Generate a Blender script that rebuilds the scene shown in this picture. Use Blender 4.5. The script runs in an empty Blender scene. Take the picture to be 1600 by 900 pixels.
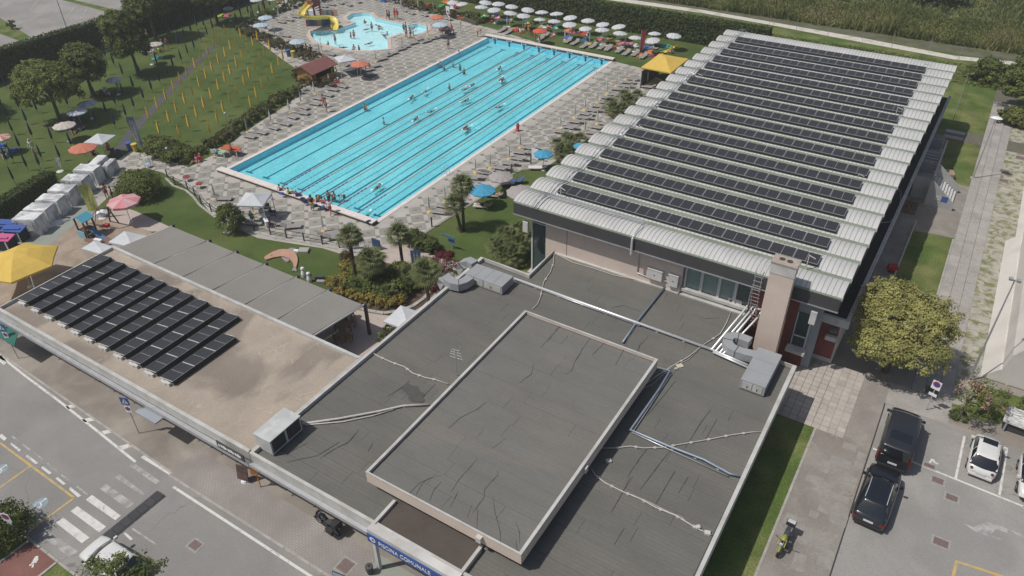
import bpy, math, random
import numpy as np
from mathutils import Vector, Matrix, noise
random.seed(7); rng = np.random.default_rng(7)
R = math.radians
scene = bpy.context.scene
COL = scene.collection
# ------------------------------------------------------------------ camera
FPX, YAW, PIT, ROL = 1184.93, -0.567633, 0.628998, -0.0157659
CAM = np.array([0.0, 0.0, 36.7])
_f = np.array([math.sin(YAW)*math.cos(PIT), math.cos(YAW)*math.cos(PIT), -math.sin(PIT)])
_r = np.array([math.cos(YAW), -math.sin(YAW), 0.0]); _u = np.cross(_r, _f)
RR = _r*math.cos(ROL)+_u*math.sin(ROL); UU = -_r*math.sin(ROL)+_u*math.cos(ROL)
cd = bpy.data.cameras.new('camera'); cam = bpy.data.objects.new('camera', cd); COL.objects.link(cam)
cd.sensor_width = 36.0; cd.lens = FPX/1600*36; cd.clip_start = 0.5; cd.clip_end = 2000
cam.matrix_world = Matrix(((RR[0], UU[0], -_f[0], CAM[0]), (RR[1], UU[1], -_f[1], CAM[1]), (RR[2], UU[2], -_f[2], CAM[2]), (0, 0, 0, 1)))
scene.camera = cam
# ------------------------------------------------------------------ light
SUN = Vector((0.43, 0.45, -1.0)).normalized()
w = bpy.data.worlds.new('World'); scene.world = w; w.use_nodes = True
nt = w.node_tree; bg = nt.nodes['Background']
sky = nt.nodes.new('ShaderNodeTexSky'); sky.sky_type = 'NISHITA'; sky.sun_disc = False
sky.sun_elevation = math.asin(-SUN.z); sky.sun_rotation = math.atan2(-SUN.x, -SUN.y)
sky.air_density = 1.0; sky.dust_density = 2.5
nt.links.new(sky.outputs[0], bg.inputs[0]); bg.inputs[1].default_value = 0.075
sl = bpy.data.lights.new('sun', 'SUN'); sl.energy = 3.4; sl.angle = R(0.6); sl.color = (1.0, 0.955, 0.895)
so = bpy.data.objects.new('sun', sl); COL.objects.link(so); so.location = (-30, -30, 80)
so.rotation_euler = SUN.to_track_quat('-Z', 'Y').to_euler()
vs = scene.view_settings; vs.view_transform = 'Standard'; vs.look = 'None'; vs.exposure = 0.0; vs.gamma = 1.0
scene.cycles.max_bounces = 5; scene.cycles.transparent_max_bounces = 12

def G(x, y, z=0.0):
    "point of the place at height z seen at photograph pixel x, y"
    d = _f+RR*((x-800)/FPX)-UU*((y-450)/FPX)
    return CAM+d*((z-CAM[2])/d[2])
def G2(x, y, z=0.0):
    p = G(x, y, z); return (float(p[0]), float(p[1]))
def GV(x, y, z=0.0): return Vector([float(c) for c in G(x, y, z)])
# ------------------------------------------------------------------ materials
MATS = {}
def lin(r, g, b):
    return tuple(((c/255)/12.92 if c/255 <= .04045 else ((c/255+.055)/1.055)**2.4) for c in (r, g, b))
def mat(name, c, rough=.8, var=.12, scale=3.0, bump=0.0, bscale=None, metal=0.0, spec=.4, c2=None, c2s=.4, c2w=(.45, .62),
        rand=0.0, stretch=None, crack=None, fine=None, alpha=None, transl=0.0, grid=None, coat=0.0):
    if name in MATS: return MATS[name]
    m = bpy.data.materials.new(name); m.use_nodes = True; t = m.node_tree; N = t.nodes; L = t.links
    b = N['Principled BSDF']; MATS[name] = m
    geo = N.new('ShaderNodeNewGeometry'); tc = N.new('ShaderNodeTexCoord')
    src = geo.outputs['Position'] if stretch != 'obj' else tc.outputs['Object']
    if stretch and stretch != 'obj':
        mp = N.new('ShaderNodeMapping'); mp.inputs['Scale'].default_value = stretch; L.new(src, mp.inputs[0]); src = mp.outputs[0]
    def noise_(s, d=4.0, dist=0.0):
        n = N.new('ShaderNodeTexNoise'); n.inputs['Scale'].default_value = s; n.inputs['Detail'].default_value = d
        n.inputs['Distortion'].default_value = dist; L.new(src, n.inputs['Vector']); return n
    def mixc(fac, a, bb, blend='MIX'):
        x = N.new('ShaderNodeMix'); x.data_type = 'RGBA'; x.blend_type = blend
        if isinstance(fac, (int, float)): x.inputs[0].default_value = fac
        else: L.new(fac, x.inputs[0])
        for i, v in ((6, a), (7, bb)):
            if isinstance(v, tuple): x.inputs[i].default_value = (*v[:3], 1)
            else: L.new(v, x.inputs[i])
        return x.outputs[2]
    def ramp(v, lo, hi, a=0.0, bb=1.0):
        r = N.new('ShaderNodeMapRange'); L.new(v, r.inputs[0]); r.inputs[1].default_value = lo; r.inputs[2].default_value = hi
        r.inputs[3].default_value = a; r.inputs[4].default_value = bb; return r.outputs[0]
    col = tuple(c)
    if c2 is not None:
        n = noise_(c2s, 5.0, .6); col = mixc(ramp(n.outputs[0], c2w[0], c2w[1]), col, tuple(c2))
    if var > 0:
        n = noise_(scale, 6.0); v = ramp(n.outputs[0], .3, .7, 1-var, 1+var)
        cm = N.new('ShaderNodeCombineColor'); [L.new(v, cm.inputs[i]) for i in range(3)]
        col = mixc(1.0, col, cm.outputs[0], 'MULTIPLY')
    if fine:
        n = noise_(fine[0], 3.0); v = ramp(n.outputs[0], .3, .7, 1-fine[1], 1+fine[1])
        cm = N.new('ShaderNodeCombineColor'); [L.new(v, cm.inputs[i]) for i in range(3)]
        col = mixc(1.0, col, cm.outputs[0], 'MULTIPLY')
    if rand > 0:
        oi = N.new('ShaderNodeObjectInfo'); v = ramp(oi.outputs['Random'], 0, 1, 1-rand, 1+rand)
        cm = N.new('ShaderNodeCombineColor'); [L.new(v, cm.inputs[i]) for i in range(3)]
        col = mixc(1.0, col, cm.outputs[0], 'MULTIPLY')
    if crack:
        vo = N.new('ShaderNodeTexVoronoi'); vo.feature = 'DISTANCE_TO_EDGE'; vo.inputs['Scale'].default_value = crack[0]
        nn = noise_(crack[0]*2.5, 4.0); mx = N.new('ShaderNodeVectorMath'); mx.operation = 'MULTIPLY_ADD'
        L.new(nn.outputs[1], mx.inputs[0]); mx.inputs[1].default_value = (crack[2]/crack[0],)*3; L.new(src, mx.inputs[2]); L.new(mx.outputs[0], vo.inputs['Vector'])
        msk = noise_(crack[0]*.8, 2.0); f1 = ramp(vo.outputs[0], 0, crack[1], 1, 0); f2 = ramp(msk.outputs[0], .5, .6)
        mu = N.new('ShaderNodeMath'); mu.operation = 'MULTIPLY'; L.new(f1, mu.inputs[0]); L.new(f2, mu.inputs[1])
        col = mixc(mu.outputs[0], col, tuple(x*crack[3] for x in c))
    if grid:   # (sx, sy, joint, colour, bond) joints in world metres
        br = N.new('ShaderNodeTexBrick'); br.offset = grid[4]; br.inputs['Scale'].default_value = 1.0
        br.inputs['Brick Width'].default_value = grid[0]; br.inputs['Row Height'].default_value = grid[1]
        br.inputs['Mortar Size'].default_value = grid[2]; br.inputs['Mortar Smooth'].default_value = .3
        br.inputs['Color1'].default_value = (0, 0, 0, 1); br.inputs['Color2'].default_value = (0, 0, 0, 1); br.inputs['Mortar'].default_value = (1, 1, 1, 1)
        L.new(src, br.inputs['Vector']); col = mixc(br.outputs[0], col, tuple(grid[3]))
    if isinstance(col, tuple): b.inputs['Base Color'].default_value = (*col, 1)
    else: L.new(col, b.inputs['Base Color'])
    b.inputs['Roughness'].default_value = rough; b.inputs['Metallic'].default_value = metal
    b.inputs['Specular IOR Level'].default_value = spec
    if coat: b.inputs['Coat Weight'].default_value = coat; b.inputs['Coat Roughness'].default_value = .06
    if bump > 0:
        n = noise_(bscale or scale*3, 5.0); bp = N.new('ShaderNodeBump'); bp.inputs['Strength'].default_value = min(1, bump); bp.inputs['Distance'].default_value = .05*max(1, bump)
        L.new(n.outputs[0], bp.inputs['Height']); L.new(bp.outputs[0], b.inputs['Normal'])
    if alpha is not None: b.inputs['Alpha'].default_value = alpha
    if transl > 0:
        tr = N.new('ShaderNodeBsdfTranslucent'); ms = N.new('ShaderNodeMixShader'); ms.inputs[0].default_value = transl
        if isinstance(col, tuple): tr.inputs[0].default_value = (*col, 1)
        else: L.new(col, tr.inputs[0])
        out = N['Material Output']; L.new(b.outputs[0], ms.inputs[1]); L.new(tr.outputs[0], ms.inputs[2]); L.new(ms.outputs[0], out.inputs[0])
    return m
# ------------------------------------------------------------------ mesh building
class MB:
    def __init__(s): s.v = []; s.f = []; s.m = []
    def add(s, vs_, fs_, mi=0):
        n = len(s.v); s.v += [tuple(map(float, p)) for p in vs_]; s.f += [tuple(i+n for i in f) for f in fs_]; s.m += [mi]*len(fs_); return s
    def box(s, x0, y0, z0, x1, y1, z1, mi=0):
        return s.add([(x0,y0,z0),(x1,y0,z0),(x1,y1,z0),(x0,y1,z0),(x0,y0,z1),(x1,y0,z1),(x1,y1,z1),(x0,y1,z1)],
                     [(0,3,2,1),(4,5,6,7),(0,1,5,4),(1,2,6,5),(2,3,7,6),(3,0,4,7)], mi)
    def obox(s, c, sx, sy, sz, rz=0.0, mi=0, tilt=0.0):
        M = Matrix.Translation(c) @ Matrix.Rotation(rz, 4, 'Z') @ Matrix.Rotation(tilt, 4, 'X')
        P = [M @ Vector((a*sx/2, b_*sy/2, d*sz/2)) for d in (-1, 1) for a, b_ in ((-1,-1),(1,-1),(1,1),(-1,1))]
        return s.add(P, [(0,3,2,1),(4,5,6,7),(0,1,5,4),(1,2,6,5),(2,3,7,6),(3,0,4,7)], mi)
    def beam(s, a, b_, w_, h_, mi=0):
        a = Vector(a); b_ = Vector(b_); d = (b_-a); L_ = d.length
        if L_ < 1e-6: return s
        d.normalize(); up = Vector((0,0,1)) if abs(d.z) < .95 else Vector((0,1,0)); sd = d.cross(up).normalized(); up = sd.cross(d)
        P = []
        for q in (a, b_):
            for i, j in ((-1,-1),(1,-1),(1,1),(-1,1)): P.append(q+sd*(i*w_/2)+up*(j*h_/2))
        return s.add(P, [(0,1,2,3),(7,6,5,4),(0,4,5,1),(1,5,6,2),(2,6,7,3),(3,7,4,0)], mi)
    def prism(s, pts, z0, z1, mi=0, side=None):
        a = sum(pts[i][0]*pts[(i+1) % len(pts)][1]-pts[(i+1) % len(pts)][0]*pts[i][1] for i in range(len(pts)))
        if a < 0: pts = pts[::-1]
        n = len(pts); s.add([(p[0], p[1], z1) for p in pts], [tuple(range(n))], mi)
        s.add([(p[0], p[1], z) for z in (z0, z1) for p in pts], [(i, (i+1) % n, (i+1) % n+n, i+n) for i in range(n)], mi if side is None else side); return s
    def sheet(s, pts, z, mi=0):
        a = sum(pts[i][0]*pts[(i+1) % len(pts)][1]-pts[(i+1) % len(pts)][0]*pts[i][1] for i in range(len(pts)))
        if a < 0: pts = pts[::-1]
        return s.add([(p[0], p[1], z) for p in pts], [tuple(range(len(pts)))], mi)
    def tube(s, pts, r, n=6, mi=0, cap=True):
        pts = [Vector(p) for p in pts]; rs = r if isinstance(r, (list, tuple)) else [r]*len(pts); rings = []; base = len(s.v)
        for i, p in enumerate(pts):
            d = (pts[min(i+1, len(pts)-1)]-pts[max(i-1, 0)])
            d = d.normalized() if d.length > 1e-9 else Vector((0,0,1))
            up = Vector((0,0,1)) if abs(d.z) < .9 else Vector((1,0,0)); a = d.cross(up).normalized(); b_ = d.cross(a)
            s.v += [tuple(p+(a*math.cos(2*math.pi*k/n)+b_*math.sin(2*math.pi*k/n))*rs[i]) for k in range(n)]
        for i in range(len(pts)-1):
            for k in range(n):
                s.f.append((base+i*n+k, base+i*n+(k+1) % n, base+(i+1)*n+(k+1) % n, base+(i+1)*n+k)); s.m.append(mi)
        if cap:
            s.f.append(tuple(base+k for k in range(n))[::-1]); s.m.append(mi)
            s.f.append(tuple(base+(len(pts)-1)*n+k for k in range(n))); s.m.append(mi)
        return s
    def lathe(s, prof, n=12, c=(0,0,0), mi=0, sx=1.0, sy=1.0, ph=0.0):
        base = len(s.v)
        for r_, z in prof:
            for k in range(n):
                a = 2*math.pi*k/n+ph; s.v.append((c[0]+r_*math.cos(a)*sx, c[1]+r_*math.sin(a)*sy, c[2]+z))
        for i in range(len(prof)-1):
            for k in range(n):
                s.f.append((base+i*n+k, base+i*n+(k+1) % n, base+(i+1)*n+(k+1) % n, base+(i+1)*n+k)); s.m.append(mi)
        return s
    def grid(s, P, mi=0):
        "P: rows of points"
        base = len(s.v); nr = len(P); nc = len(P[0])
        for row in P: s.v += [tuple(map(float, p)) for p in row]
        for i in range(nr-1):
            for j in range(nc-1):
                s.f.append((base+i*nc+j, base+i*nc+j+1, base+(i+1)*nc+j+1, base+(i+1)*nc+j)); s.m.append(mi)
        return s
    def mesh(s, name, mats, org=(0,0,0), smooth=False):
        me = bpy.data.meshes.new(name)
        o = org; me.from_pydata([(p[0]-o[0], p[1]-o[1], p[2]-o[2]) for p in s.v], [], s.f)
        if not isinstance(mats, (list, tuple)): mats = [mats]
        for m_ in mats: me.materials.append(m_)
        if len(mats) > 1: me.polygons.foreach_set('material_index', s.m)
        if smooth: me.polygons.foreach_set('use_smooth', [True]*len(me.polygons))
        me.update(); return me
    def build(s, name, mats, parent=None, local=False, smooth=False, kind=None, label=None, cat=None, group=None):
        if local: org = (0,0,0)
        elif parent is not None: org = wl(parent)
        else:
            a = np.array(s.v); org = ((a[:,0].min()+a[:,0].max())/2, (a[:,1].min()+a[:,1].max())/2, a[:,2].min())
        o = bpy.data.objects.new(name, s.mesh(name, mats, org, smooth)); COL.objects.link(o)
        if parent is not None: o.parent = parent
        elif not local: o.location = org
        return tag(o, label, cat, group, kind)
def wl(o):
    v = Vector((0,0,0))
    while o is not None: v += o.location; o = o.parent
    return v
def tag(o, label=None, cat=None, group=None, kind=None):
    if label: o['label'] = label
    if cat: o['category'] = cat
    if group: o['group'] = group
    if kind: o['kind'] = kind
    return o
def thing(name, label, cat, loc=(0,0,0), rz=0.0, group=None):
    o = bpy.data.objects.new(name, None); o.empty_display_size = .3; COL.objects.link(o)
    o.location = loc; o.rotation_euler = (0, 0, rz); return tag(o, label, cat, group)
def part(name, me, parent, loc=(0,0,0), rot=(0,0,0), mats=None, kind=None, label=None):
    o = bpy.data.objects.new(name, me); COL.objects.link(o); o.parent = parent; o.location = loc; o.rotation_euler = rot
    if mats:
        for i, m_ in enumerate(mats):
            if i < len(o.material_slots): o.material_slots[i].link = 'OBJECT'; o.material_slots[i].material = m_
    return tag(o, label, None, None, kind)
def copy_tree(o, loc=None, rz=None, label=None, group=None, parent=None, scale=None):
    c = o.copy(); COL.objects.link(c)
    if parent is not None: c.parent = parent
    if loc is not None: c.location = loc
    if rz is not None: c.rotation_euler = (0, 0, rz)
    if scale is not None: c.scale = (scale,)*3 if not isinstance(scale, tuple) else scale
    if label: c['label'] = label
    if group: c['group'] = group
    for ch in list(o.children): copy_tree(ch, parent=c)
    return c
ORD = ['zeroth','first','second','third','fourth','fifth','sixth','seventh','eighth','ninth','tenth','eleventh','twelfth','thirteenth','fourteenth','fifteenth','sixteenth','seventeenth','eighteenth','nineteenth','twentieth','twenty-first','twenty-second','twenty-third','twenty-fourth','twenty-fifth','twenty-sixth','twenty-seventh','twenty-eighth','twenty-ninth','thirtieth']
def ordn(i):
    if i < 20: return ORD[i]
    T = ['twent', 'thirt', 'fort', 'fift', 'sixt', 'sevent', 'eight', 'ninet'][i//10-2]
    return T+'ieth' if i % 10 == 0 else T+'y-'+ORD[i % 10]
# ---- leaf clouds
def leaf_mesh(name, P, Nn, size, mats, mi, aspect=.6, jit=.5):
    "P centres, Nn normals, one quad per leaf"
    n = len(P); Nn = Nn+rng.normal(0, jit, Nn.shape); Nn /= np.linalg.norm(Nn, axis=1)[:, None]+1e-9
    t = rng.normal(0, 1, (n, 3)); t -= Nn*(t*Nn).sum(1)[:, None]; t /= np.linalg.norm(t, axis=1)[:, None]+1e-9
    bb = np.cross(Nn, t); s = (size*rng.uniform(.6, 1.3, n))[:, None] if np.isscalar(size) else size[:, None]
    V = np.stack([P-t*s-bb*s*aspect*.2, P-bb*s*aspect, P+t*s, P+bb*s*aspect], 1).reshape(-1, 3)
    me = bpy.data.meshes.new(name); me.vertices.add(4*n); me.vertices.foreach_set('co', V.ravel())
    me.loops.add(4*n); me.loops.foreach_set('vertex_index', np.arange(4*n))
    me.polygons.add(n); me.polygons.foreach_set('loop_start', np.arange(0, 4*n, 4)); me.polygons.foreach_set('loop_total', np.full(n, 4))
    for m_ in mats: me.materials.append(m_)
    me.polygons.foreach_set('material_index', np.asarray(mi, dtype=np.int32)); me.update(calc_edges=True); return me
def crown_pts(lobes, nclump, per, rc, shell=.55):
    "lobes: (cx,cy,cz,rx,ry,rz). returns leaf points, normals, material index"
    P = []; Nn = []; MI = []
    vol = np.array([l[3]*l[4] for l in lobes]); vol = vol/vol.sum()
    for l, wv in zip(lobes, vol):
        k = max(3, int(nclump*wv))
        d = rng.normal(0, 1, (k, 3)); d /= np.linalg.norm(d, axis=1)[:, None]; d[:, 2] = np.where(d[:, 2] < -.5, -d[:, 2], d[:, 2])
        rr = rng.uniform(shell, 1.0, k)**.5
        c = np.array(l[:3])+d*rr[:, None]*np.array(l[3:6])*rng.uniform(.88, 1.08, (k, 1))
        for ci, di in zip(c, d):
            q = rng.normal(0, 1, (per, 3)); q /= np.linalg.norm(q, axis=1)[:, None]; r1 = rc*rng.uniform(.6, 1.3)
            P.append(ci+q*r1*rng.uniform(.3, 1, (per, 1))*np.array([1, 1, .7])); Nn.append(q*.6+di*.7+np.array([0, 0, .3])); MI.append(np.full(per, rng.integers(0, 3)))
    return np.concatenate(P), np.concatenate(Nn), np.concatenate(MI)
# ================================================================== materials list
LAWN = (.070, .104, .030)
m_lawn = mat('pool_lawn', LAWN, .95, .16, .35, c2=(.100, .126, .042), c2s=.16, c2w=(.42, .66), fine=(9, .24), bump=.6, bscale=14, spec=.1)
m_grass = mat('rough_grass', (.090, .132, .036), .95, .22, .5, c2=(.15, .165, .06), c2s=.25, fine=(7, .25), bump=.8, bscale=9, spec=.1)
m_field = mat('field_crop', (.075, .10, .035), .95, .25, .15, c2=(.12, .12, .05), c2s=.08, fine=(3, .3), spec=.1)
m_asph = mat('asphalt_road', (.235, .228, .218), .92, .07, .25, c2=(.275, .262, .245), c2s=.2, fine=(18, .14), crack=(.13, .006, .6, .72), spec=.2)
m_asph2 = mat('asphalt_lot', (.262, .252, .238), .92, .07, .3, c2=(.31, .295, .275), c2s=.22, fine=(18, .14), crack=(.16, .006, .6, .72), spec=.2)
m_side = mat('side_pavement', (.23, .205, .18), .92, .12, .5, c2=(.30, .27, .235), c2s=.3, fine=(18, .1), spec=.2)
m_brick = mat('brick_pavers', (.275, .252, .236), .9, .10, .6, c2=(.31, .288, .268), c2s=.35, fine=(15, .08), grid=(.26, .13, .012, (.20, .183, .172), .5), spec=.2)
m_conc = mat('old_concrete', (.235, .215, .19), .92, .08, .6, c2=(.275, .255, .23), c2s=.5, fine=(14, .12), crack=(.9, .03, .8, 1.5), spec=.2)
m_slab = mat('concrete_slab', (.40, .365, .33), .9, .10, 1.2, fine=(14, .1), rand=.08, spec=.2)
m_slabg = mat('grey_slab', (.34, .32, .30), .9, .12, .8, fine=(9, .12), rand=.07, spec=.2)
m_joint = mat('joint_soil', (.13, .12, .09), .95, .2, 3)
m_kerb = mat('kerb_stone', (.36, .34, .31), .85, .12, 2, rand=.08)
m_white = mat('white_line_paint', (.60, .59, .56), .8, .08, 3, c2=(.42, .41, .39), c2s=2.2, c2w=(.55, .68))
m_faded = mat('faded_line_paint', (.40, .39, .375), .85, .1, 3, c2=(.27, .26, .25), c2s=1.8, c2w=(.42, .6))
m_yelline = mat('yellow_line_paint', (.52, .36, .12), .85, .1, 3, c2=(.38, .31, .19), c2s=2)
m_bluepaint = mat('blue_line_paint', (.235, .30, .335), .85, .1, 3)
m_red = mat('red_path', (.20, .095, .08), .92, .12, 1.0, fine=(16, .12))
m_sand = mat('play_sand', (.33, .27, .215), .95, .13, .7, c2=(.27, .21, .16), c2s=.6, fine=(10, .12), bump=.7, bscale=4)
m_gravel = mat('pale_gravel', (.55, .52, .46), .95, .12, 1.5, c2=(.40, .38, .30), c2s=.5, c2w=(.55, .66))
m_gwalk = mat('greygreen_walk', (.27, .285, .25), .9, .07, .5, fine=(12, .05))
m_soil = mat('bed_soil', (.085, .06, .045), .95, .25, 2)
m_weeds = mat('weedy_gravel', (.36, .34, .29), .95, .15, 1, c2=(.17, .18, .08), c2s=1.5, c2w=(.46, .62), fine=(10, .2))
m_deck = mat('deck_base', (.41, .385, .35), .88, .07, .6, fine=(12, .06), c2=(.36, .34, .305), c2s=.3)
m_dpan = mat('deck_panel', (.275, .272, .238), .88, .06, .5, rand=.09, fine=(14, .07), c2=(.245, .24, .21), c2s=.25)
m_ddot = mat('deck_dark_inset', (.20, .175, .155), .9, .08, 2, rand=.08)
m_beige = mat('terrace_paving', (.42, .36, .32), .9, .08, .5, fine=(9, .08), grid=(.8, .8, .012, (.33, .28, .25), .5))

def ground_sheet(name, pts, z, m, px=True, thick=None, kind='structure', holes=None):
    P = [G2(*p) for p in pts] if px else pts
    b = MB()
    if thick: b.prism(P, z-thick, z)
    else: b.sheet(P, z)
    o = b.build(name, m, kind=kind)
    return o
# ================================================================== ground
b = MB(); b.sheet([(-420, -150), (260, -150), (260, 480), (-420, 480)], 0.0); ground = b.build('ground', m_grass, kind='structure')
b = MB(); b.sheet([(-420, 128), (260, 127), (260, 470), (-420, 470)], .03); b.build('far_field', m_field, kind='structure')
# pool grounds lawn (dark mown grass)
b = MB(); b.sheet([(-122, 22), (-34, 22), (-28, 34), (-28, 107.8), (-125, 106.0), (-128, 40)], .008); lawn = b.build('pool_lawn', m_lawn, kind='structure')
# top-left car park
b = MB(); b.sheet([(-200, 20), (-121.6, 20), (-121.6, 72), (-128, 84), (-200, 84)], .012); b.build('car_park_far', m_asph2, kind='structure')
b = MB(); b.sheet([(-200, 92), (-133, 88), (-122, 79.5), (-122, 90), (-140, 110), (-200, 112)], .014); b.build('lane_far', m_asph2, kind='structure')
def strip(bm, p, q, w_, z=None, mi=0):
    p = Vector((p[0], p[1], 0)); q = Vector((q[0], q[1], 0)); d = (q-p).normalized(); n = Vector((-d.y, d.x, 0))*w_/2
    zz = z if z is not None else .02
    bm.sheet([tuple(v)[:2] for v in (p-n, q-n, q+n, p+n)], zz, mi)
cp = bpy.data.objects['car_park_far']
for a, c_ in (((60, 0), (47, 15)), ((80, 2), (66, 17)), ((98, 6), (86, 21)), ((117, 10), (104, 27)), ((136, 14), (124, 31)), ((156, 18), (145, 34)), ((44, 54), (95, 53)), ((44, 58), (92, 57))):
    b = MB(); strip(b, G2(*a), G2(*c_), .16, .02); b.build('bay_line', m_faded, cp)
# main road
b = MB(); b.prism([(-150, 7.75), (1.5, 7.75), (1.5, -30), (90, -30), (90, 44.6), (1.5, 44.6), (1.5, 15.1), (-34.9, 15.1), (-55, 16.0), (-150, 16.1)], -.03, .010); 
road = b.build('road', m_asph, kind='structure')
b = MB(); b.sheet([(1.5, 17.0), (60, 17.0), (60, 44.3), (1.5, 44.3)], .015); lot = b.build('parking_lot', m_asph2, kind='structure')
# pavement before the buildings
b = MB(); b.prism([(-150, 15.95), (-55, 15.85), (-34.9, 15.15), (-34.9, 18.6), (-150, 18.6)], -.02, .035); b.build('pavement_left', m_side, kind='structure')
b = MB(); b.prism([(-34.9, 14.9), (-1.9, 14.9), (-1.9, 18.4), (-34.9, 18.4)], -.02, .040); pvr = b.build('pavement', m_brick, kind='structure')
b = MB(); b.sheet([(-34.5, 17.25), (-1.9, 17.25), (-1.9, 18.4), (-34.5, 18.4)], .046); b.build('pavement_edge', m_side, kind='structure')
b = MB(); b.sheet([(-20.0, 16.0), (-14.0, 16.0), (-14.0, 17.35), (-20.0, 17.35)], .052); b.build('entrance_slab', m_gwalk, kind='structure')
# kerbs, stone by stone
def kerb_run(holder, p, q, n_, w_=.14, h_=.05, zt=.05, mt=m_kerb):
    p = Vector(p); q = Vector(q); L_ = (q-p).length/n_; d = (q-p).normalized(); rz = math.atan2(d.y, d.x)
    me = MB().obox((0, 0, 0), L_-.03, w_, .12).mesh('kerb_stone', mt)
    for i in range(n_):
        c = p+d*(L_*(i+.5)); part('kerb_stone', me, holder, (c.x-wl(holder).x, c.y-wl(holder).y, zt-.06-wl(holder).z+random.uniform(-.004, .004)), (0, 0, rz))
hk = thing('road_kerb', 'pale stone kerb between the road and the pavement in front of the buildings', 'kerb', (-40, 15, 0)); del hk['category']; hk['kind'] = 'structure'; del hk['label']
kerb_run(hk, (-75, 16.0), (-55.5, 15.85), 14); kerb_run(hk, (-55.5, 15.85), (-35.0, 15.1), 20); kerb_run(hk, (-34.9, 14.9), (-8, 14.86), 27)
hk2 = thing('grass_kerb', 'x', 'x', (-1, 30, 0)); del hk2['category']; del hk2['label']; hk2['kind'] = 'structure'
kerb_run(hk2, (-1.95, 17), (-1.95, 39.6), 22); 
kerb_run(hk2, (2.65, 59.2), (2.65, 69.0), 10); kerb_run(hk2, (3.0, 80.4), (3.0, 91.0), 10)
hk3 = thing('south_kerb', 'x', 'x', (-37, 7.6, 0)); del hk3['category']; del hk3['label']; hk3['kind'] = 'structure'
kerb_run(hk3, (-70, 7.72), (-35.0, 7.68), 34); kerb_run(hk3, (-35.0, 7.68), (-20, 7.7), 14); kerb_run(hk3, (-37.8, -2), (-37.75, 7.6), 9); kerb_run(hk3, (-35.05, -2), (-35.05, 7.6), 9)
b = MB(); b.sheet([(-37.75, -10), (-35.05, -10), (-35.05, 7.62), (-37.75, 7.62)], .012)
redp = b.build('red_path', m_red, kind='structure')
# painted markings on the road
def mark(pts, m=m_white, name='road_marking', z=.016, holder=None, lab=None):
    b = MB(); b.sheet([G2(*p) for p in pts], z); o = b.build(name, m, holder or road)
    if lab: o['label'] = lab
    return o
def mline(a, c_, w_, m=m_white, name='road_line', z=.016, holder=None, px=True):
    b = MB(); strip(b, G2(*a) if px else a, G2(*c_) if px else c_, w_, z); return b.build(name, m, holder or road)
pl = [(0, 556), (40, 588), (90, 625), (150, 672), (212, 722)]
for i in range(4): mline(pl[i], pl[i+1], .16)
mline((-150, 16.0), (-54.4, 15.6), .16, px=False)
mline((-33.9, 14.45), (-5, 14.25), .16, px=False)
for q in (((0,553),(11,566),(6,571),(-4,562)), ((102.5,635),(122,629.5),(127,634),(107,639.5)), ((127.5,656),(150,650),(156,656),(133,660)), ((158.5,674),(185,669),(189,672),(163,679)), ((184,698),(216,690),(221,693.5),(192,703))): mark(q, m_white, 'hatch_bar')
for q, m_ in ((((229,709),(275,736),(268,744.5),(220,715)), m_white), (((210,724),(250,752),(243,757),(203,728)), m_faded), (((187,741),(226,771),(224,775),(179,746)), m_faded), (((166,756),(210,787),(199,794.5),(156,764)), m_faded), (((144,773.5),(189,806),(180,813),(134,781)), m_white), (((121,791),(166,823),(155,832),(110.5,799)), m_white), (((99,809),(140,840),(128,849),(87.5,817)), m_white), (((73,827),(122,862),(108,871),(63,836)), m_faded)): mark(q, m_, 'crosswalk_bar')
for q in (((3,678),(11,685),(7,689),(-3,682)), ((18,692),(33,703),(30,706),(16,694)), ((43,710.5),(60,723.5),(56,725.5),(40,713)), ((66,728),(81,739),(77,741.5),(64,731)), ((90,745.5),(103,756),(99,758),(87,748)), ((110,761),(127,774.5),(122,777.5),(108,765)), ((196,832),(208,842),(204,844.5),(193,834))): mark(q, m_white, 'dash_line')
for q in (((20,681),(30,688),(28,690),(18,683)), ((36,693),(48,702),(46,704),(34,695)), ((55,707),(67,717),(66,719),(53,709)), ((75,723),(90,735),(88,737),(73,725)), ((97,741),(111,751),(110,753),(95,743)), ((121,759),(138,772),(136,774),(119,761)), ((208,825),(245,850),(243,852),(206,827))): mark(q, m_faded, 'old_dash_line')
mline((0, 692), (116, 778), .13, m_yelline); mline((116, 778), (50, 827), .13, m_yelline); mline((46.5, 729), (0, 762), .13, m_yelline); mline((-62, 10.9), (-47.3, 10.95), .13, m_yelline, px=False)
for cx, cy in ((63, 787), (1, 734)):     # blue patch with a white wheelchair figure
    g = G(cx, cy); b = MB(); b.sheet([(g[0]+.45*math.cos(a), g[1]+.45*math.sin(a)) for a in np.linspace(0, 6.28, 14)[:-1]], .017); bp_ = b.build('disabled_symbol', m_bluepaint, road)
    b = MB(); pts = [(-.05, .3), (-.05, .02), (.18, -.02), (.28, -.25)]
    for i in range(3): strip(b, (g[0]+pts[i][0], g[1]+pts[i][1]), (g[0]+pts[i+1][0], g[1]+pts[i+1][1]), .08, .021+i*.001)
    b.sheet([(g[0]-.05+.07*math.cos(a), g[1]+.37+.07*math.sin(a)) for a in np.linspace(0, 6.28, 9)[:-1]], .022)
    for k in range(7):
        a0 = 2.2+k*.6; strip(b, (g[0]+.2*math.cos(a0), g[1]-.1+.2*math.sin(a0)), (g[0]+.2*math.cos(a0+.6), g[1]-.1+.2*math.sin(a0+.6)), .05, .0215+k*.0003)
    b.build('wheelchair_figure', m_white, road)
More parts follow.
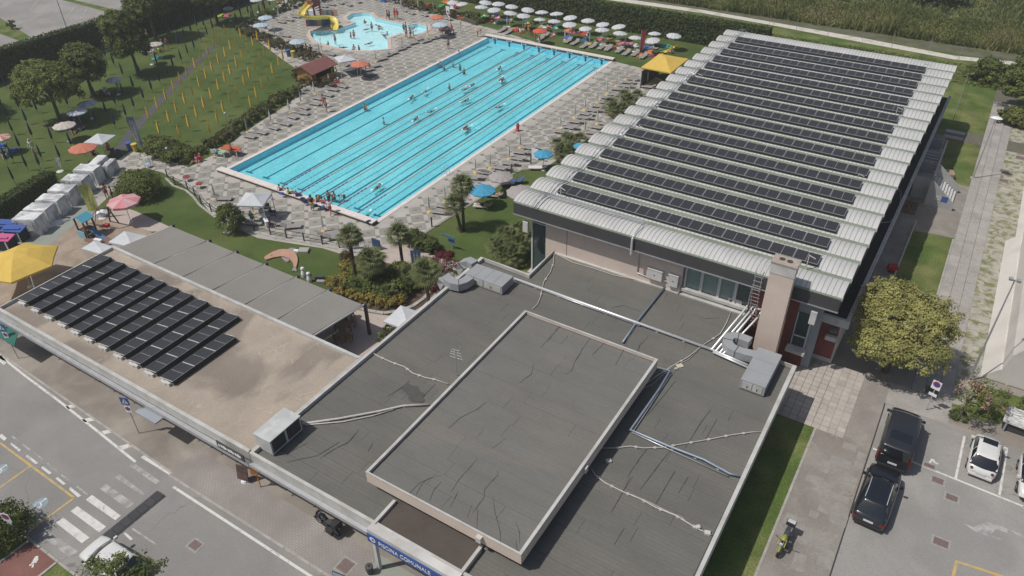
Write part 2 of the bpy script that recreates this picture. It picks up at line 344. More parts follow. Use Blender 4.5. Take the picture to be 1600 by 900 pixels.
# white walking figure on the red path
b = MB()
for (x0, y0, x1, y1, w_) in ((57, 873, 53, 880, 8), (53, 880, 46, 884, 3), (52, 881, 51, 887, 3)): strip(b, G2(x0, y0), G2(x1, y1), .035*w_, .018+w_*.0005)
g = G(57, 871.5); b.sheet([(g[0]+.11*math.cos(a), g[1]+.11*math.sin(a)) for a in np.linspace(0, 6.28, 9)[:-1]], .024); b.build('pedestrian_figure', m_white, redp)
# parking lot lines
mline((1416, 718), (1600, 792), .14, m_white, holder=lot, z=.020); mline((9.9, 39.45), (30, 39.4), .14, m_white, holder=lot, z=.020, px=False)
mline((1507, 682), (1493, 748), .14, m_white, holder=lot, z=.0205); mline((1573, 701), (1561.5, 774), .14, m_white, holder=lot, z=.0205)
mline((1364, 701), (1372, 704), .14, m_white, holder=lot, z=.020)
for x in (11.1, 13.5, 15.9, 18.3): mline((x, 39.5), (x, 43.9), .14, m_white, holder=lot, z=.0205, px=False)
mline((1488, 905), (1495, 876), .16, m_yelline, holder=lot, z=.020); mline((1493, 877), (1640, 925), .16, m_yelline, holder=lot, z=.0203)
mark([(1502, 816), (1521, 824), (1541, 815), (1562, 822), (1640, 852), (1640, 856), (1556, 827), (1548, 835), (1567, 844), (1543, 838), (1522, 830)], m_faded, 'direction_arrow', .020, lot)
b = MB()
for (x0, y0, x1, y1) in ((1452, 724, 1457, 717.5), (1457, 717.5, 1461, 724), (1461, 724, 1466, 725)): strip(b, G2(x0, y0), G2(x1, y1), .13, .0205+x0*1e-6)
b.build('person_symbol', m_white, lot)
# speed bump
sb = thing('speed_bump', 'black rubber speed bump of bolted modules beside the crosswalk', 'speed bump', (-34.07, 11.9, .01))
m_rub = mat('black_rubber', (.045, .046, .05), .75, .15, 4, rand=.15)
for i in range(7):
    y0 = 10.02+i*.535
    b = MB(); b.add([(-34.5, y0, .012), (-33.66, y0, .012), (-33.82, y0, .075), (-34.34, y0, .075), (-34.5, y0+.51, .012), (-33.66, y0+.51, .012), (-33.82, y0+.51, .075), (-34.34, y0+.51, .075)],
       [(0,1,2,3),(7,6,5,4),(1,5,6,2),(3,2,6,7),(0,3,7,4)]); 
    for k in (-34.4, -33.76): b.box(k-.03, y0+.22, .03, k+.03, y0+.28, .062)
    b.build('rubber_module', m_rub, sb)
# manholes
m_iron = mat('cast_iron_cover', (.17, .125, .115), .8, .2, 12); m_ifr = mat('manhole_frame', (.30, .285, .265), .85, .15, 6)
def manhole(px_, py_, w_, h_, lab, z=.016):
    g = G(px_, py_); t = thing('manhole_cover', lab, 'manhole cover', (g[0], g[1], z))
    b = MB(); b.box(g[0]-w_/2-.12, g[1]-h_/2-.12, z-.01, g[0]+w_/2+.12, g[1]+h_/2+.12, z+.006); b.build('frame', m_ifr, t)
    b = MB(); b.box(g[0]-w_/2, g[1]-h_/2, z, g[0]+w_/2, g[1]+h_/2, z+.012)
    for i in range(5): b.box(g[0]-w_/2+.05, g[1]-h_/2+.06+i*(h_-.1)/5, z+.012, g[0]+w_/2-.05, g[1]-h_/2+.06+i*(h_-.1)/5+.03, z+.018)
    b.build('lid', m_iron, t)
manhole(305, 852, .62, .5, 'rusty square manhole cover in the road below the pavement kerb')
manhole(1465, 751, .62, .45, 'reddish square manhole cover just below the white parking line')
manhole(1487, 778, .62, .45, 'reddish square manhole cover in the middle of the parking lot asphalt')
manhole(1470, 848, .75, .5, 'grey square manhole cover in the pale asphalt near the painted arrow')
manhole(1452, 728, .6, .3, 'grey rectangular manhole cover crossed by the white parking line')
manhole(1594, 247, .8, .8, 'square dark manhole cover on the gravel right of the slab path', .03)
manhole(1569, 268, .8, .6, 'upper rectangular drain cover on the slab path', .06)
manhole(1568, 283, .8, .6, 'lower rectangular drain cover on the slab path', .06)
manhole(540, 885, .75, .75, 'greenish square cover set in the brick pavement', .045)
# walkway by the entrance building
b = MB(); b.prism([(-1.95, 10), (1.42, 10), (1.42, 46.6), (-1.95, 46.6)], -.02, .035); b.build('walkway', m_conc, kind='structure')
b = MB(); b.prism([(1.42, 17), (1.5, 17), (1.5, 46.5), (1.42, 46.5)], -.02, .018); b.build('gutter_channel', m_rub, kind='structure')
b = MB(); b.sheet([(-4.7, 39.5), (-1.95, 39.5), (-1.95, 46.6), (-4.7, 46.6)], .030); slabpatch = b.build('slab_court', m_joint, kind='structure')
me = MB().box(-.235, -.235, -.02, .235, .235, .012).mesh('slab', m_slab)
for i in range(-1, 8):
    for j in range(14):
        x = -4.0+.5*i+.02; y = 39.75+.5*j
        if x < -.3 and y < 46.4:
            if x > -1.95: zz = .042
            else: zz = .042
            part('slab', me, slabpatch, (x-slabpatch.location.x, y-slabpatch.location.y, zz-slabpatch.location.z), (0, 0, 0))
b = MB()
for (x, y, w_, h_) in ((1, 33, .9, .9), (.2, 33.4, .8, .8), (-.9, 35.2, 1.0, .7), (.9, 36.0, .8, 1.2), (.1, 37.4, 1.2, .7), (1.0, 30.0, .7, 1.3), (.3, 39.0, .8, .6), (-1.2, 31.5, .9, .9), (.5, 34.6, 1.4, .5), (-.6, 36.6, .5, 1.1), (.9, 27.5, .8, .8), (-.2, 29.0, .6, 1.2), (-.3, 32.6, .5, .5), (1.1, 38.2, .5, 1.4), (.0, 26.0, 1.2, .7)): b.box(x-w_/2, y-h_/2, .03, x+w_/2, y+h_/2, .039+.001*x)
b.build('repair_patch', mat('patch_concrete', (.275, .258, .235), .92, .12, 1.5, fine=(14, .12)), bpy.data.objects['walkway'])
# path of slabs on the right
b = MB(); b.prism([(2.72, 46.6), (5.15, 46.6), (5.15, 120), (2.72, 120)], -.02, .020); b.prism([(-1.2, 91.1), (2.72, 91.1), (2.72, 94.2), (-1.2, 94.2)], -.02, .018)
b.prism([(5.15, 91.1), (14, 91.1), (14, 94.0), (5.15, 94.0)], -.02, .019)
path = b.build('slab_path', m_joint, kind='structure')
meS = MB().box(-.39, -.97, -.02, .39, .97, .012).mesh('path_slab', m_slabg); k = 0; rest = MB()
for j in range(30):
    for i in range(3):
        x = 2.72+.405+.81*i; y = 47.6+1.96*j+(.98 if i == 1 else 0)
        if y > 105: continue
        part('path_slab', meS, path, (x-path.location.x, y-path.location.y, .03-path.location.z+random.uniform(-.004, .004)))
for j in range(2):
    for i in range(12):
        x = -1.0+.9+1.96*i; y = 91.9+1.6*j
        if 1.8 < x < 6.1: continue
        part('path_slab', meS, path, (x-path.location.x, y-path.location.y, .03-path.location.z), (0, 0, R(90)))
b = MB(); b.sheet([(5.15, 46.6), (6.7, 46.6), (7.4, 71), (8.2, 100), (5.15, 100)], .014); b.build('weedy_strip', m_weeds, kind='structure')
b = MB(); b.sheet([(1.42, 44.3), (5.3, 44.3), (5.3, 48.5), (1.42, 50)], .019); b.build('forecourt', m_slabg, kind='structure')
b = MB(); b.sheet([(5.3, 44.2), (40, 44.2), (40, 46.2), (5.3, 46.2)], .0175); b.build('dirt_strip', m_side, kind='structure')
b = MB(); b.sheet([(-2.7, 46.6), (2.72, 46.6), (2.72, 59.1), (-2.7, 59.1)], .021); b.build('rear_yard', m_conc, kind='structure')
b = MB(); b.sheet([(-2.7, 59.1), (-.75, 59.1), (-.75, 92), (-2.7, 92)], .0215); b.build('rear_ramp', m_conc, kind='structure')
b = MB(); b.sheet([(-.75, 68.8), (2.72, 69.2), (2.72, 80.3), (-.75, 80.3)], .022); b.build('stair_yard', m_conc, kind='structure')
b = MB(); b.prism([(-.82, 59.2), (-.70, 59.2), (-.60, 70.2), (-.72, 70.2)], 0, .35); b.build('low_wall', m_kerb, cat='wall', label='thin low kerb wall along the lawn behind the long hall')
# far gravel road and reed bank
b = MB(); b.sheet([G2(560, -40), G2(780, -16), G2(940, -3), G2(950, 0), G2(1100, 21), G2(1200, 38.5), G2(1350, 67), G2(1490, 93), G2(1577, 101), (12, 117), (70, 112), (70, 114.2), (12, 119.2), G2(1580, 96), G2(1490, 87), G2(1350, 60), G2(1200, 33.5), G2(1100, 16), G2(960, -4), (-120, 131), (-120, 128.5)], .02)
b.build('gravel_track', m_gravel, kind='structure')
# pool surroundings
PAV = [G2(*p) for p in ((205, 236), (262, 250), (295, 262), (345, 236), (400, 195), (455, 160), (478, 118), (440, 92), (398, 60), (385, 40), (430, 12), (470, -22), (620, -10), (655, 14), (700, 28), (762, 43), (850, 70), (925, 88), (1000, 106), (1040, 128))] + [(-32.4, 84), (-32.4, 77)] + [G2(*p) for p in ((950, 192), (905, 228), (852, 262), (798, 268), (775, 292), (720, 327), (678, 353), (640, 378), (575, 398), (545, 401), (504, 388), (445, 379), (402, 372), (368, 356), (330, 334), (306, 304), (280, 285), (255, 270), (225, 262), (196, 275), (178, 300), (150, 326), (128, 300), (165, 262))]
POOL = (-64.1, 44.75, -43.8, 94.9)
KID = [G2(*p) for p in ((485, 49), (524, 47), (556, 36), (543, 31), (542, 27), (549, 22), (565, 20), (578, 21), (586, 29), (610, 34), (637, 40), (652, 37.5), (667, 40.5), (668.5, 46.5), (660, 51.8), (646, 54), (626, 52), (605, 60), (606, 77), (580, 79.5), (550, 79), (520, 73), (494, 66), (485.5, 55.5))]
def inside(p, poly):
    c = False; n = len(poly); j = n-1
    for i in range(n):
        if (poly[i][1] > p[1]) != (poly[j][1] > p[1]) and p[0] < (poly[j][0]-poly[i][0])*(p[1]-poly[i][1])/(poly[j][1]-poly[i][1])+poly[i][0]: c = not c
        j = i
    return c
# deck with real holes for both pools, triangulated by bmesh
import bmesh
def holed(outer, holes, z, name, m, depth=.02):
    bm = bmesh.new(); edges = []
    for loop in [outer]+holes:
        vs_ = [bm.verts.new((p[0], p[1], z)) for p in loop]
        for i in range(len(vs_)): edges.append(bm.edges.new((vs_[i], vs_[(i+1) % len(vs_)])))
    bmesh.ops.triangle_fill(bm, use_beauty=True, use_dissolve=False, edges=edges, normal=(0, 0, 1))
    me = bpy.data.meshes.new(name); bm.normal_update()
    for f in bm.faces:
        if f.normal.z < 0: f.normal_flip()
    bm.to_mesh(me); bm.free(); me.materials.append(m)
    o = bpy.data.objects.new(name, me); COL.objects.link(o); tag(o, kind='structure'); return o
for nm in ('ground', 'pool_lawn'):       # cut the pools out of the ground below the deck
    pass
x0, y0, x1, y1 = POOL
hp = [(x0, y0), (x1, y0), (x1, y1), (x0, y1)]
def centroid(P): return (sum(p[0] for p in P)/len(P), sum(p[1] for p in P)/len(P))
def scaled(P, s):
    out = []; n = len(P); A = sum(P[i][0]*P[(i+1) % n][1]-P[(i+1) % n][0]*P[i][1] for i in range(n)); sg = 1 if A > 0 else -1
    for i in range(n):
        a = Vector(P[i-1]); c = Vector(P[(i+1) % n]); d = (c-a).normalized(); out.append((P[i][0]+d.y*s*sg, P[i][1]-d.x*s*sg))
    return out
for nm, m_ in (('ground', m_grass), ('pool_lawn', m_lawn)):
    o = bpy.data.objects[nm]; pts = [(o.location.x+v.co.x, o.location.y+v.co.y) for v in o.data.vertices]; z = o.location.z; bpy.data.objects.remove(o)
    globals()[nm] = holed(pts, [hp, KID], z, nm, m_)
deck = holed(PAV, [hp, KID], .020, 'pool_deck', m_deck)
# diagonal panels
cells = []
for i in range(-60, 60):
    for j in range(-24, 84):
        if (i+j) % 2: continue
        cx = -42.9+1.12*i; cy = 47.36+1.1*j
        for kind_, (dx, dy) in (('p', (0, 0)), ('d', (0, 1.1))):
            x, y = cx+dx, cy+dy
            if not (-108 < x < -30 and 22 < y < 130): continue
            rr_ = .83 if kind_ == 'p' else .15
            ok = all(inside((x+a*rr_, y+c_*rr_), PAV) for a, c_ in ((1, 0), (-1, 0), (0, 1), (0, -1)))
            if not ok: continue
            if x0-.35-rr_ < x < x1+.35+rr_ and y0-.5-rr_ < y < y1+.5+rr_: continue
            if inside((x, y), KID) or any(inside((x+a*(rr_+.3), y+c_*(rr_+.3)), KID) for a, c_ in ((1, 0), (-1, 0), (0, 1), (0, -1))): continue
            cells.append((kind_, x, y, x*x+y*y))
def panel_geo(b, x, y, z=.020):
    r1 = .82; h = .022
    b.add([(x+r1, y, z+h), (x, y+r1, z+h), (x-r1, y, z+h), (x, y-r1, z+h), (x+r1+.01, y, z), (x, y+r1+.01, z), (x-r1-.01, y, z), (x, y-r1-.01, z)], [(0,1,2,3), (0,4,5,1), (1,5,6,2), (2,6,7,3), (3,7,4,0)], 0)
    q = .16; b.add([(x+q*1.5, y+.02, z+h+.004), (x+.02, y+q*1.5, z+h+.004), (x-q*1.5, y-.02, z+h+.004), (x-.02, y-q*1.5, z+h+.004)], [(0,1,2,3)], 1)
pan = sorted([c for c in cells if c[0] == 'p'], key=lambda c: c[3]); dots = [c for c in cells if c[0] == 'd']
me = (lambda b: (panel_geo(b, 0, 0, 0), b)[1])(MB()).mesh('deck_panel', [m_dpan, m_ddot])
for c in pan[:295]: part('deck_panel', me, deck, (c[1], c[2], .020))
b = MB(); [panel_geo(b, c[1], c[2]) for c in pan[295:]]
deck2 = MB(); o = b.build('deck_panel_far', [m_dpan, m_ddot], deck, kind='stuff')
b = MB()
for c in dots: b.add([(c[1]+.3, c[2], .034), (c[1], c[2]+.24, .034), (c[1]-.3, c[2], .034), (c[1], c[2]-.24, .034)], [(0,1,2,3)])
b.build('deck_inset', m_ddot, deck, kind='stuff')
# ================================================================== big pool
m_tile = mat('pool_tile', (.25, .60, .66), .5, .05, .4, fine=(2.2, .07), c2=(.30, .65, .71), c2s=.5, stretch=(1, .35, 1))
m_tdk = mat('pool_wall_tile', (.28, .68, .82), .5, .05, .4)
m_tmark = mat('pool_lane_mark', (.012, .14, .20), .5, 0)
m_cop = mat('pool_coping', (.66, .60, .56), .7, .07, 1.5, fine=(8, .05))
def water_mat():
    m = bpy.data.materials.new('pool_water'); m.use_nodes = True; t = m.node_tree; N = t.nodes; L = t.links; N.remove(N['Principled BSDF'])
    tr = N.new('ShaderNodeBsdfTransparent'); tr.inputs[0].default_value = (.80, .965, .985, 1); gl = N.new('ShaderNodeBsdfGlossy'); gl.inputs['Roughness'].default_value = .06
    gl.inputs[0].default_value = (1, 1, 1, 1)
    fr = N.new('ShaderNodeFresnel'); fr.inputs[0].default_value = 1.33; mx = N.new('ShaderNodeMixShader'); n = N.new('ShaderNodeTexNoise'); n.inputs['Scale'].default_value = 2.6; n.inputs['Detail'].default_value = 3
    geo = N.new('ShaderNodeNewGeometry'); L.new(geo.outputs['Position'], n.inputs['Vector']); bp = N.new('ShaderNodeBump'); bp.inputs['Strength'].default_value = .7; bp.inputs['Distance'].default_value = .1
    L.new(n.outputs[0], bp.inputs['Height']); L.new(bp.outputs[0], fr.inputs['Normal']); L.new(bp.outputs[0], gl.inputs['Normal'])
    # ripple sparkle painted as lighter and darker tint of the see-through part
    n2 = N.new('ShaderNodeTexNoise'); n2.inputs['Scale'].default_value = 3.6; n2.inputs['Detail'].default_value = 2; n2.inputs['Distortion'].default_value = 1.2; L.new(geo.outputs['Position'], n2.inputs['Vector'])
    cr = N.new('ShaderNodeValToRGB'); cr.color_ramp.elements[0].position = .35; cr.color_ramp.elements[0].color = (.66, .91, .945, 1); cr.color_ramp.elements[1].position = .68; cr.color_ramp.elements[1].color = (.93, 1, 1, 1)
    L.new(n2.outputs[0], cr.inputs[0]); L.new(cr.outputs[0], tr.inputs[0])
    L.new(fr.outputs[0], mx.inputs[0]); L.new(tr.outputs[0], mx.inputs[1]); L.new(gl.outputs[0], mx.inputs[2]); L.new(mx.outputs[0], N['Material Output'].inputs[0]); return m
m_water = water_mat()
DEP = -.66
pb = thing('swimming_pool', 'x', 'x', (-54, 70, 0)); del pb['label']; del pb['category']; pb['kind'] = 'structure'
b = MB(); b.box(x0, y0, DEP-.1, x1, y1, DEP); b.build('pool_floor', m_tile, pb)
b = MB(); b.box(x0-.2, y0, DEP, x0, y1, .0); b.box(x1, y0, DEP, x1+.2, y1, .0); b.box(x0-.2, y0-.2, DEP, x1+.2, y0, .16); b.box(x0-.2, y1, DEP, x1+.2, y1+.2, .16); b.build('pool_wall', m_tdk, pb)
b = MB()
b.box(x0-.45, y0, -.02, x0, y1, .05); b.box(x1, y0, -.02, x1+.45, y1, .05); b.build('side_coping', m_cop, pb)
m_gut = mat('drain_dark', (.07, .065, .06), .8, .1, 3)
b = MB(); b.box(x0-.55, y0-.62, .0, x1+.5, y0+.02, .30); b.build('end_platform', m_gut, pb)
b = MB(); b.box(x0-.6, y1-.02, .0, x1+.5, y1+.62, .30); b.build('end_platform', m_gut, pb)
for ya, yb in ((y0-.70, y0+.05), (y1-.05, y1+.70)):
    for i in range(8):
        xa = x0-.6+i*2.67; b = MB(); b.box(xa+.01, ya, .30, min(xa+2.66, x1+.5), yb, .40); b.build('platform_slab', m_cop, pb)
m_navy = mat('start_block_blue', (.02, .04, .09), .5, 0)
lx = [x0+1.27+2.54*i for i in range(8)]
for i, x in enumerate(lx):
    b = MB(); b.box(x-.11, 46.8, DEP+.002, x+.11, 93.1, DEP+.012); b.box(x-.5, 46.55, DEP+.002, x+.5, 46.8, DEP+.012); b.box(x-.5, 93.1, DEP+.002, x+.5, 93.35, DEP+.012); b.build('lane_mark', m_tmark, pb)
    b = MB(); b.box(x-.12, y1-.008, DEP, x+.12, y1-.055, .29); b.build('wall_mark', m_navy, pb)
    b = MB(); b.box(x-.42, y1-.065, .0, x-.36, y1-.11, .36); b.box(x+.36, y1-.065, .0, x+.42, y1-.11, .36); b.box(x-.42, y1-.08, .12, x+.42, y1-.12, .16); b.build('hand_grip', mat('white_steel', (.75, .77, .8), .3, 0, metal=.3), pb)
wat = MB(); wat.sheet(hp, -.06); wat.build('pool_water', m_water, pb)
m_rope1 = mat('rope_red', (.36, .13, .24), .6, 0); m_rope2 = mat('rope_pale', (.55, .50, .42), .6, .1, 3)
for i, xi in enumerate((3, 4, 5, 6, 7)):
    x = x0+2.54*xi-.02; t = thing('lane_rope', ordn(i+1)+' floating lane rope counted from the left side of the long pool', 'lane rope', (x, 69.8, -.06), 0, 'lane ropes on the long pool')
    for a, c_, m_, nm in ((y0+.02, y0+5, m_rope1, 'end_floats'), (y0+5, y1-5, m_rope2, 'middle_floats'), (y1-5, y1-.1, m_rope1, 'end_floats')):
        b = MB(); n_ = int((c_-a)/.5)
        for k in range(n_):
            yy = a+(c_-a)*k/n_; wv = .06*math.sin(yy*.35+i)*min(1, (yy-y0)/8, (y1-yy)/8); b.tube([(x+wv, yy, -.05), (x+wv, yy+.42, -.05)], .065, 6)
        b.build(nm, m_, t)
m_steel = mat('stainless_steel', (.6, .62, .64), .25, 0, metal=.9)
for px_, py_, lab in ((640, 310, 'steel pool ladder on the right edge near the close end of the pool'), (870, 103, 'steel pool ladder on the right edge near the far end of the pool')):
    g = G(px_ if px_ > 700 else 640, py_ if px_ > 700 else 318); y = 56.0 if px_ < 700 else 89.5
    t = thing('pool_ladder', lab, 'ladder', (x1, y, 0))
    for k in (-.25, .25):
        b = MB(); b.tube([(x1+.5, y+k, .05), (x1+.45, y+k, .8), (x1+.1, y+k, .95), (x1-.15, y+k, .6), (x1-.15, y+k, -1)], .025, 6); b.build('rail', m_steel, t)
    for z in (-.2, -.5, -.8):
        b = MB(); b.box(x1-.2, y-.25, z-.02, x1-.1, y+.25, z+.02); b.build('rung', m_steel, t)
for k in range(2):
    b = MB(); 
# ================================================================== children's pool
kp = thing('childrens_pool', 'x', 'x', (*centroid(KID), 0)); del kp['label']; del kp['category']; kp['kind'] = 'structure'
m_ktile = mat('kid_pool_tile', (.72, .82, .84), .5, .04, .5, fine=(3, .05))
b = MB(); b.sheet(KID, -.5); b.build('pool_floor', m_ktile, kp)
b = MB(); n_ = len(KID)
for i in range(n_):
    p, q = KID[i], KID[(i+1) % n_]; b.add([(p[0], p[1], -.5), (q[0], q[1], -.5), (q[0], q[1], .03), (p[0], p[1], .03)], [(0, 1, 2, 3)])
b.build('pool_wall', mat('kid_wall_tile', (.45, .70, .76), .5, 0), kp)
b = MB(); b.sheet(KID, -.05); b.build('pool_water', m_water, kp)
out_ = scaled(KID, .62); n_ = len(KID)
for i in range(n_):
    j = (i+1) % n_; b = MB(); P = [(KID[i][0], KID[i][1]), (KID[j][0], KID[j][1]), out_[j], out_[i]]
    b.prism(P, .0, .075); b.build('rim_stone', mat('kid_rim', (.52, .43, .37), .8, .08, 1.5, rand=.06), kp)
# other sheets of the grounds
ground_sheet('green_walk', [(128, 300), (150, 326), (128, 342), (100, 365), (76, 385), (40, 405), (-60, 440), (-60, 395), (0, 372), (60, 350), (100, 322)], .0225, m_gwalk)
ground_sheet('play_sand', [(150, 326.5), (190, 340), (240, 365), (215, 385), (160, 420), (100, 450), (40, 475), (-60, 500), (-60, 440), (40, 405), (76, 385), (100, 365), (128, 342)], .018, m_sand)
ground_sheet('play_paving', [(170, 330), (196, 325), (212, 330), (266, 355), (255, 362), (235, 362), (205, 352), (175, 345)], .024, m_beige)
b = MB(); b.sheet([(-57, 26.4), (-28.6, 26.4), (-28.6, 41), (-33.5, 42), (-37.5, 43.2), (-39.5, 41.5), (-34.5, 38), (-32.0, 33.0), (-34, 31.6), (-57, 31.6)], .016); b.build('terrace', m_beige, kind='structure')
b = MB(); b.sheet([(-57, 18.2), (-29.1, 18.2), (-29.1, 26.4), (-57, 26.4)], .0165); b.build('cafe_floor', m_conc, kind='structure')
ground_sheet('terrace_side', [(540, 476), (575, 488), (610, 494), (645, 487), (668, 470), (690, 447), (720, 440), (640, 575), (550, 535)], .0175, m_beige)
ground_sheet('grey_strip', [(175, 240), (193, 212), (218, 186), (250, 152), (285, 116), (316, 84), (335, 68), (341, 72), (322, 88), (292, 120), (258, 157), (228, 190), (204, 218), (190, 243)], .016, mat('grey_mat', (.085, .082, .092), .9, .12, .7))
# ================================================================== buildings
m_bit = mat('bitumen_sheet', (.130, .129, .116), .88, .10, .45, c2=(.146, .140, .125), c2s=.22, c2w=(.45, .62), fine=(11, .08), rand=.022, grid=(60, .36, .026, (.115, .114, .102), 0.0), bump=.5, bscale=3, stretch=(.6, 1.5, 1), spec=.25)
m_bit2 = mat('bitumen_sheet_upper', (.150, .149, .136), .85, .08, .45, c2=(.170, .157, .140), c2s=.16, c2w=(.56, .68), fine=(11, .07), rand=.015, grid=(60, .36, .026, (.139, .138, .126), 0.0), bump=.5, bscale=3, stretch=(.6, 1.5, 1), spec=.25)
m_bseam = mat('bitumen_seam', (.088, .085, .077), .9, .1, 3)
m_wrk = mat('bitumen_wrinkle', (.118, .116, .105), .9, .1, 3)
m_coping = mat('metal_coping', (.50, .495, .475), .55, .06, 1.2, c2=(.42, .41, .38), c2s=.8)
m_plasterp = mat('pink_plaster', (.60, .50, .43), .9, .06, .6, fine=(10, .04))
m_plasterw = mat('white_plaster', (.55, .54, .52), .9, .08, .8, c2=(.44, .43, .41), c2s=.5)
m_redw = mat('red_plaster', (.20, .065, .055), .9, .08, 1)
m_greyw = mat('bluegrey_panel', (.28, .31, .34), .7, .06, 1)
m_dk = mat('dark_fascia', (.060, .060, .064), .6, .08, 1.5)
m_grn = mat('green_gutter', (.195, .235, .175), .6, .08, 1.0, c2=(.24, .27, .215), c2s=.5)
m_vault = mat('white_sheet_metal', (.50, .50, .485), .6, .05, .5, c2=(.455, .455, .44), c2s=.35)
m_vrib = mat('sheet_seam', (.29, .29, .275), .55, .05, 1)
m_glass = mat('window_glass', (.05, .075, .08), .08, 0, spec=.8); m_glass2 = mat('frosted_glass', (.20, .27, .25), .25, .1, .8)
m_frame = mat('white_frame', (.55, .56, .56), .5, .05, 2)
m_pv = mat('solar_cells', (.034, .034, .038), .38, 0, stretch='obj', grid=(.166, .158, .006, (.075, .076, .082), 0.0), spec=.3)
m_pvf = mat('solar_frame', (.34, .34, .345), .5, 0)
m_alu = mat('galvanised', (.50, .51, .53), .35, .1, 1.5, metal=.55)
m_shiny = mat('polished_pipe', (.80, .81, .82), .42, 0, metal=.55)
m_black = mat('black_membrane_and_shade', (.028, .028, .030), .8, .15, .8)
m_cafe = mat('cafe_roof_concrete', (.35, .298, .243), .92, .12, .5, c2=(.235, .20, .165), c2s=.16, c2w=(.50, .57), fine=(9, .07), crack=(.6, .012, .5, 1.35), bump=.3, bscale=6, stretch=(1, .7, 1))
m_stair = mat('stair_concrete', (.34, .345, .34), .85, .08, 1)
# ---------------- sports hall
hall = thing('sports_hall', 'long pool hall with twenty white barrel vaults and green gutters on its roof', 'building', (-15, 69, 0))
def xl(y): return -27.8+.007*(y-44)
def xr(y): return -2.97+.0186*(y-44)
PITCH = 2.487
Wd = 25.0; vb = MB(); n = 8; arc = [(2.10*k/n, .23*math.sin(math.pi*k/n)**.9) for k in range(n+1)]
vb.grid([[(x, y, z) for y, z in arc] for x in (0, Wd)][::-1], 0)
vb.add([(0, y, z) for y, z in arc], [tuple(range(n+1))], 0); vb.add([(Wd, y, z) for y, z in arc], [tuple(range(n+1))[::-1]], 0)
k = 0
x = .30
while x < Wd-.1:
    pts = [(x, y, z) for y, z in arc]
    vb.grid([[(x-.022, y, z+.002) for y, z in arc], [(x-.014, y, z+.022) for y, z in arc], [(x+.014, y, z+.022) for y, z in arc], [(x+.022, y, z+.002) for y, z in arc]][::-1], 1); x += .333
vme = vb.mesh('roof_vault', [m_vault, m_vrib])
gme = MB().box(0, 0, -.12, 1, .40, .02).mesh('gutter', m_grn)
for i in range(20):
    y = 44.0+PITCH*i; s = (xr(y+1)-xl(y+1))/Wd
    o = part('roof_vault', vme, hall, (xl(y+1)+15, y-69, 7.3)); o.scale = (s, 1, 1)
    g_ = part('gutter', gme, hall, (xl(y)+.15+15, (y-.39 if i else 43.83)-69, 7.27)); g_.scale = (s*Wd-.1, 1, 1)
b = MB(); b.prism([(-27.5, 43.93), (-3.1, 43.93), (-2.3, 93.8), (-27.3, 93.8)], 6.9, 7.16); b.build('roof_deck', m_grn, hall)
b = MB(); b.prism([(-27.68, 43.82), (-3.0, 43.82), (-3.0, 43.92), (-27.68, 43.92)], 6.28, 7.24); b.prism([(-27.68, 43.92), (-27.56, 43.92), (-27.3, 93.8), (-27.42, 93.8)], 6.28, 7.2); b.prism([(-3.12, 43.92), (-3.0, 43.92), (-2.2, 93.8), (-2.32, 93.8)], 6.28, 7.2); b.build('fascia', m_dk, hall)
b = MB(); b.box(-27.72, 43.78, 6.2, -2.96, 43.92, 6.28); b.build('fascia_trim', m_alu, hall)
b = MB(); b.prism([(-27.5, 43.92), (-3.15, 43.92), (-2.35, 93.7), (-27.3, 93.7)], 6.3, 6.36); b.build('soffit', m_greyw, hall)
# front wall in bays
b = MB(); b.box(-25.2, 44.62, 0, -13.75, 45.2, 6.3); b.build('front_wall', m_plasterp, hall)
b = MB(); b.box(-25.2, 44.59, 5.75, -3.9, 44.90, 6.3); b.box(-26.6, 44.9, 5.7, -25.2, 45.2, 6.3); b.build('top_band', m_greyw, hall)
b = MB(); b.box(-23.3, 44.605, 0, -23.27, 44.62, 5.7); b.build('wall_joint', m_bseam, hall)
b = MB(); b.box(-26.6, 44.95, .4, -25.2, 45.0, 5.7); b.box(-26.6, 45.0, .4, -26.55, 49, 5.7); b.build('corner_glass', m_glass, hall)
b = MB(); b.box(-26.68, 44.86, .4, -26.55, 44.99, 6.3); b.box(-26.6, 44.88, 5.25, -25.2, 44.94, 5.33); b.box(-25.25, 44.86, .4, -25.16, 44.96, 5.7); b.build('corner_frame', m_frame, hall)
b = MB(); b.box(-26.9, 44.6, 0, -25.0, 45.1, .5); b.box(-26.9, 45.1, 0, -26.55, 93, .5); b.build('plinth', m_plasterw, hall)
b = MB(); b.box(-26.55, 49, .4, -26.3, 93.2, 6.3); b.box(-26.55, 93.0, 0, -3.4, 93.3, 6.3); b.box(-4.6, 45.4, 3.9, -4.3, 93.2, 6.3); b.build('side_wall', m_plasterp, hall)
wx = [-13.6, -12.35, -11.05, -9.85, -8.75]
for i in range(4):
    wobj = MB().box(wx[i]+.06, 44.98, 3.75, wx[i+1]-.06, 45.02, 5.7).build('window', m_glass2 if i < 3 else m_glass, hall)
    b = MB()
    b.box(wx[i]-.02, 44.84, 3.7, wx[i]+.1, 44.98, 5.7); b.box(wx[i+1]-.1, 44.84, 3.7, wx[i+1]-.03, 44.98, 5.7); b.build('frame', m_frame, wobj)
b = MB(); b.box(-13.75, 44.6, 3.5, -8.75, 45.2, 3.72); b.build('window_sill', m_coping, hall); b = MB(); b.box(-13.75, 45.03, 0, -8.75, 45.2, 6.3); b.build('window_wall', m_greyw, hall)
b = MB(); b.box(-8.75, 44.9, 0, -5.5, 45.2, 5.7); b.build('red_wall', m_redw, hall)
b = MB(); b.box(-5.5, 45.05, 0, -3.9, 45.3, 5.7); b.build('grey_wall', m_greyw, hall)
b = MB(); b.box(-5.45, 45.0, 0, -4.45, 45.06, 1.2); b.build('red_dado', m_redw, hall)
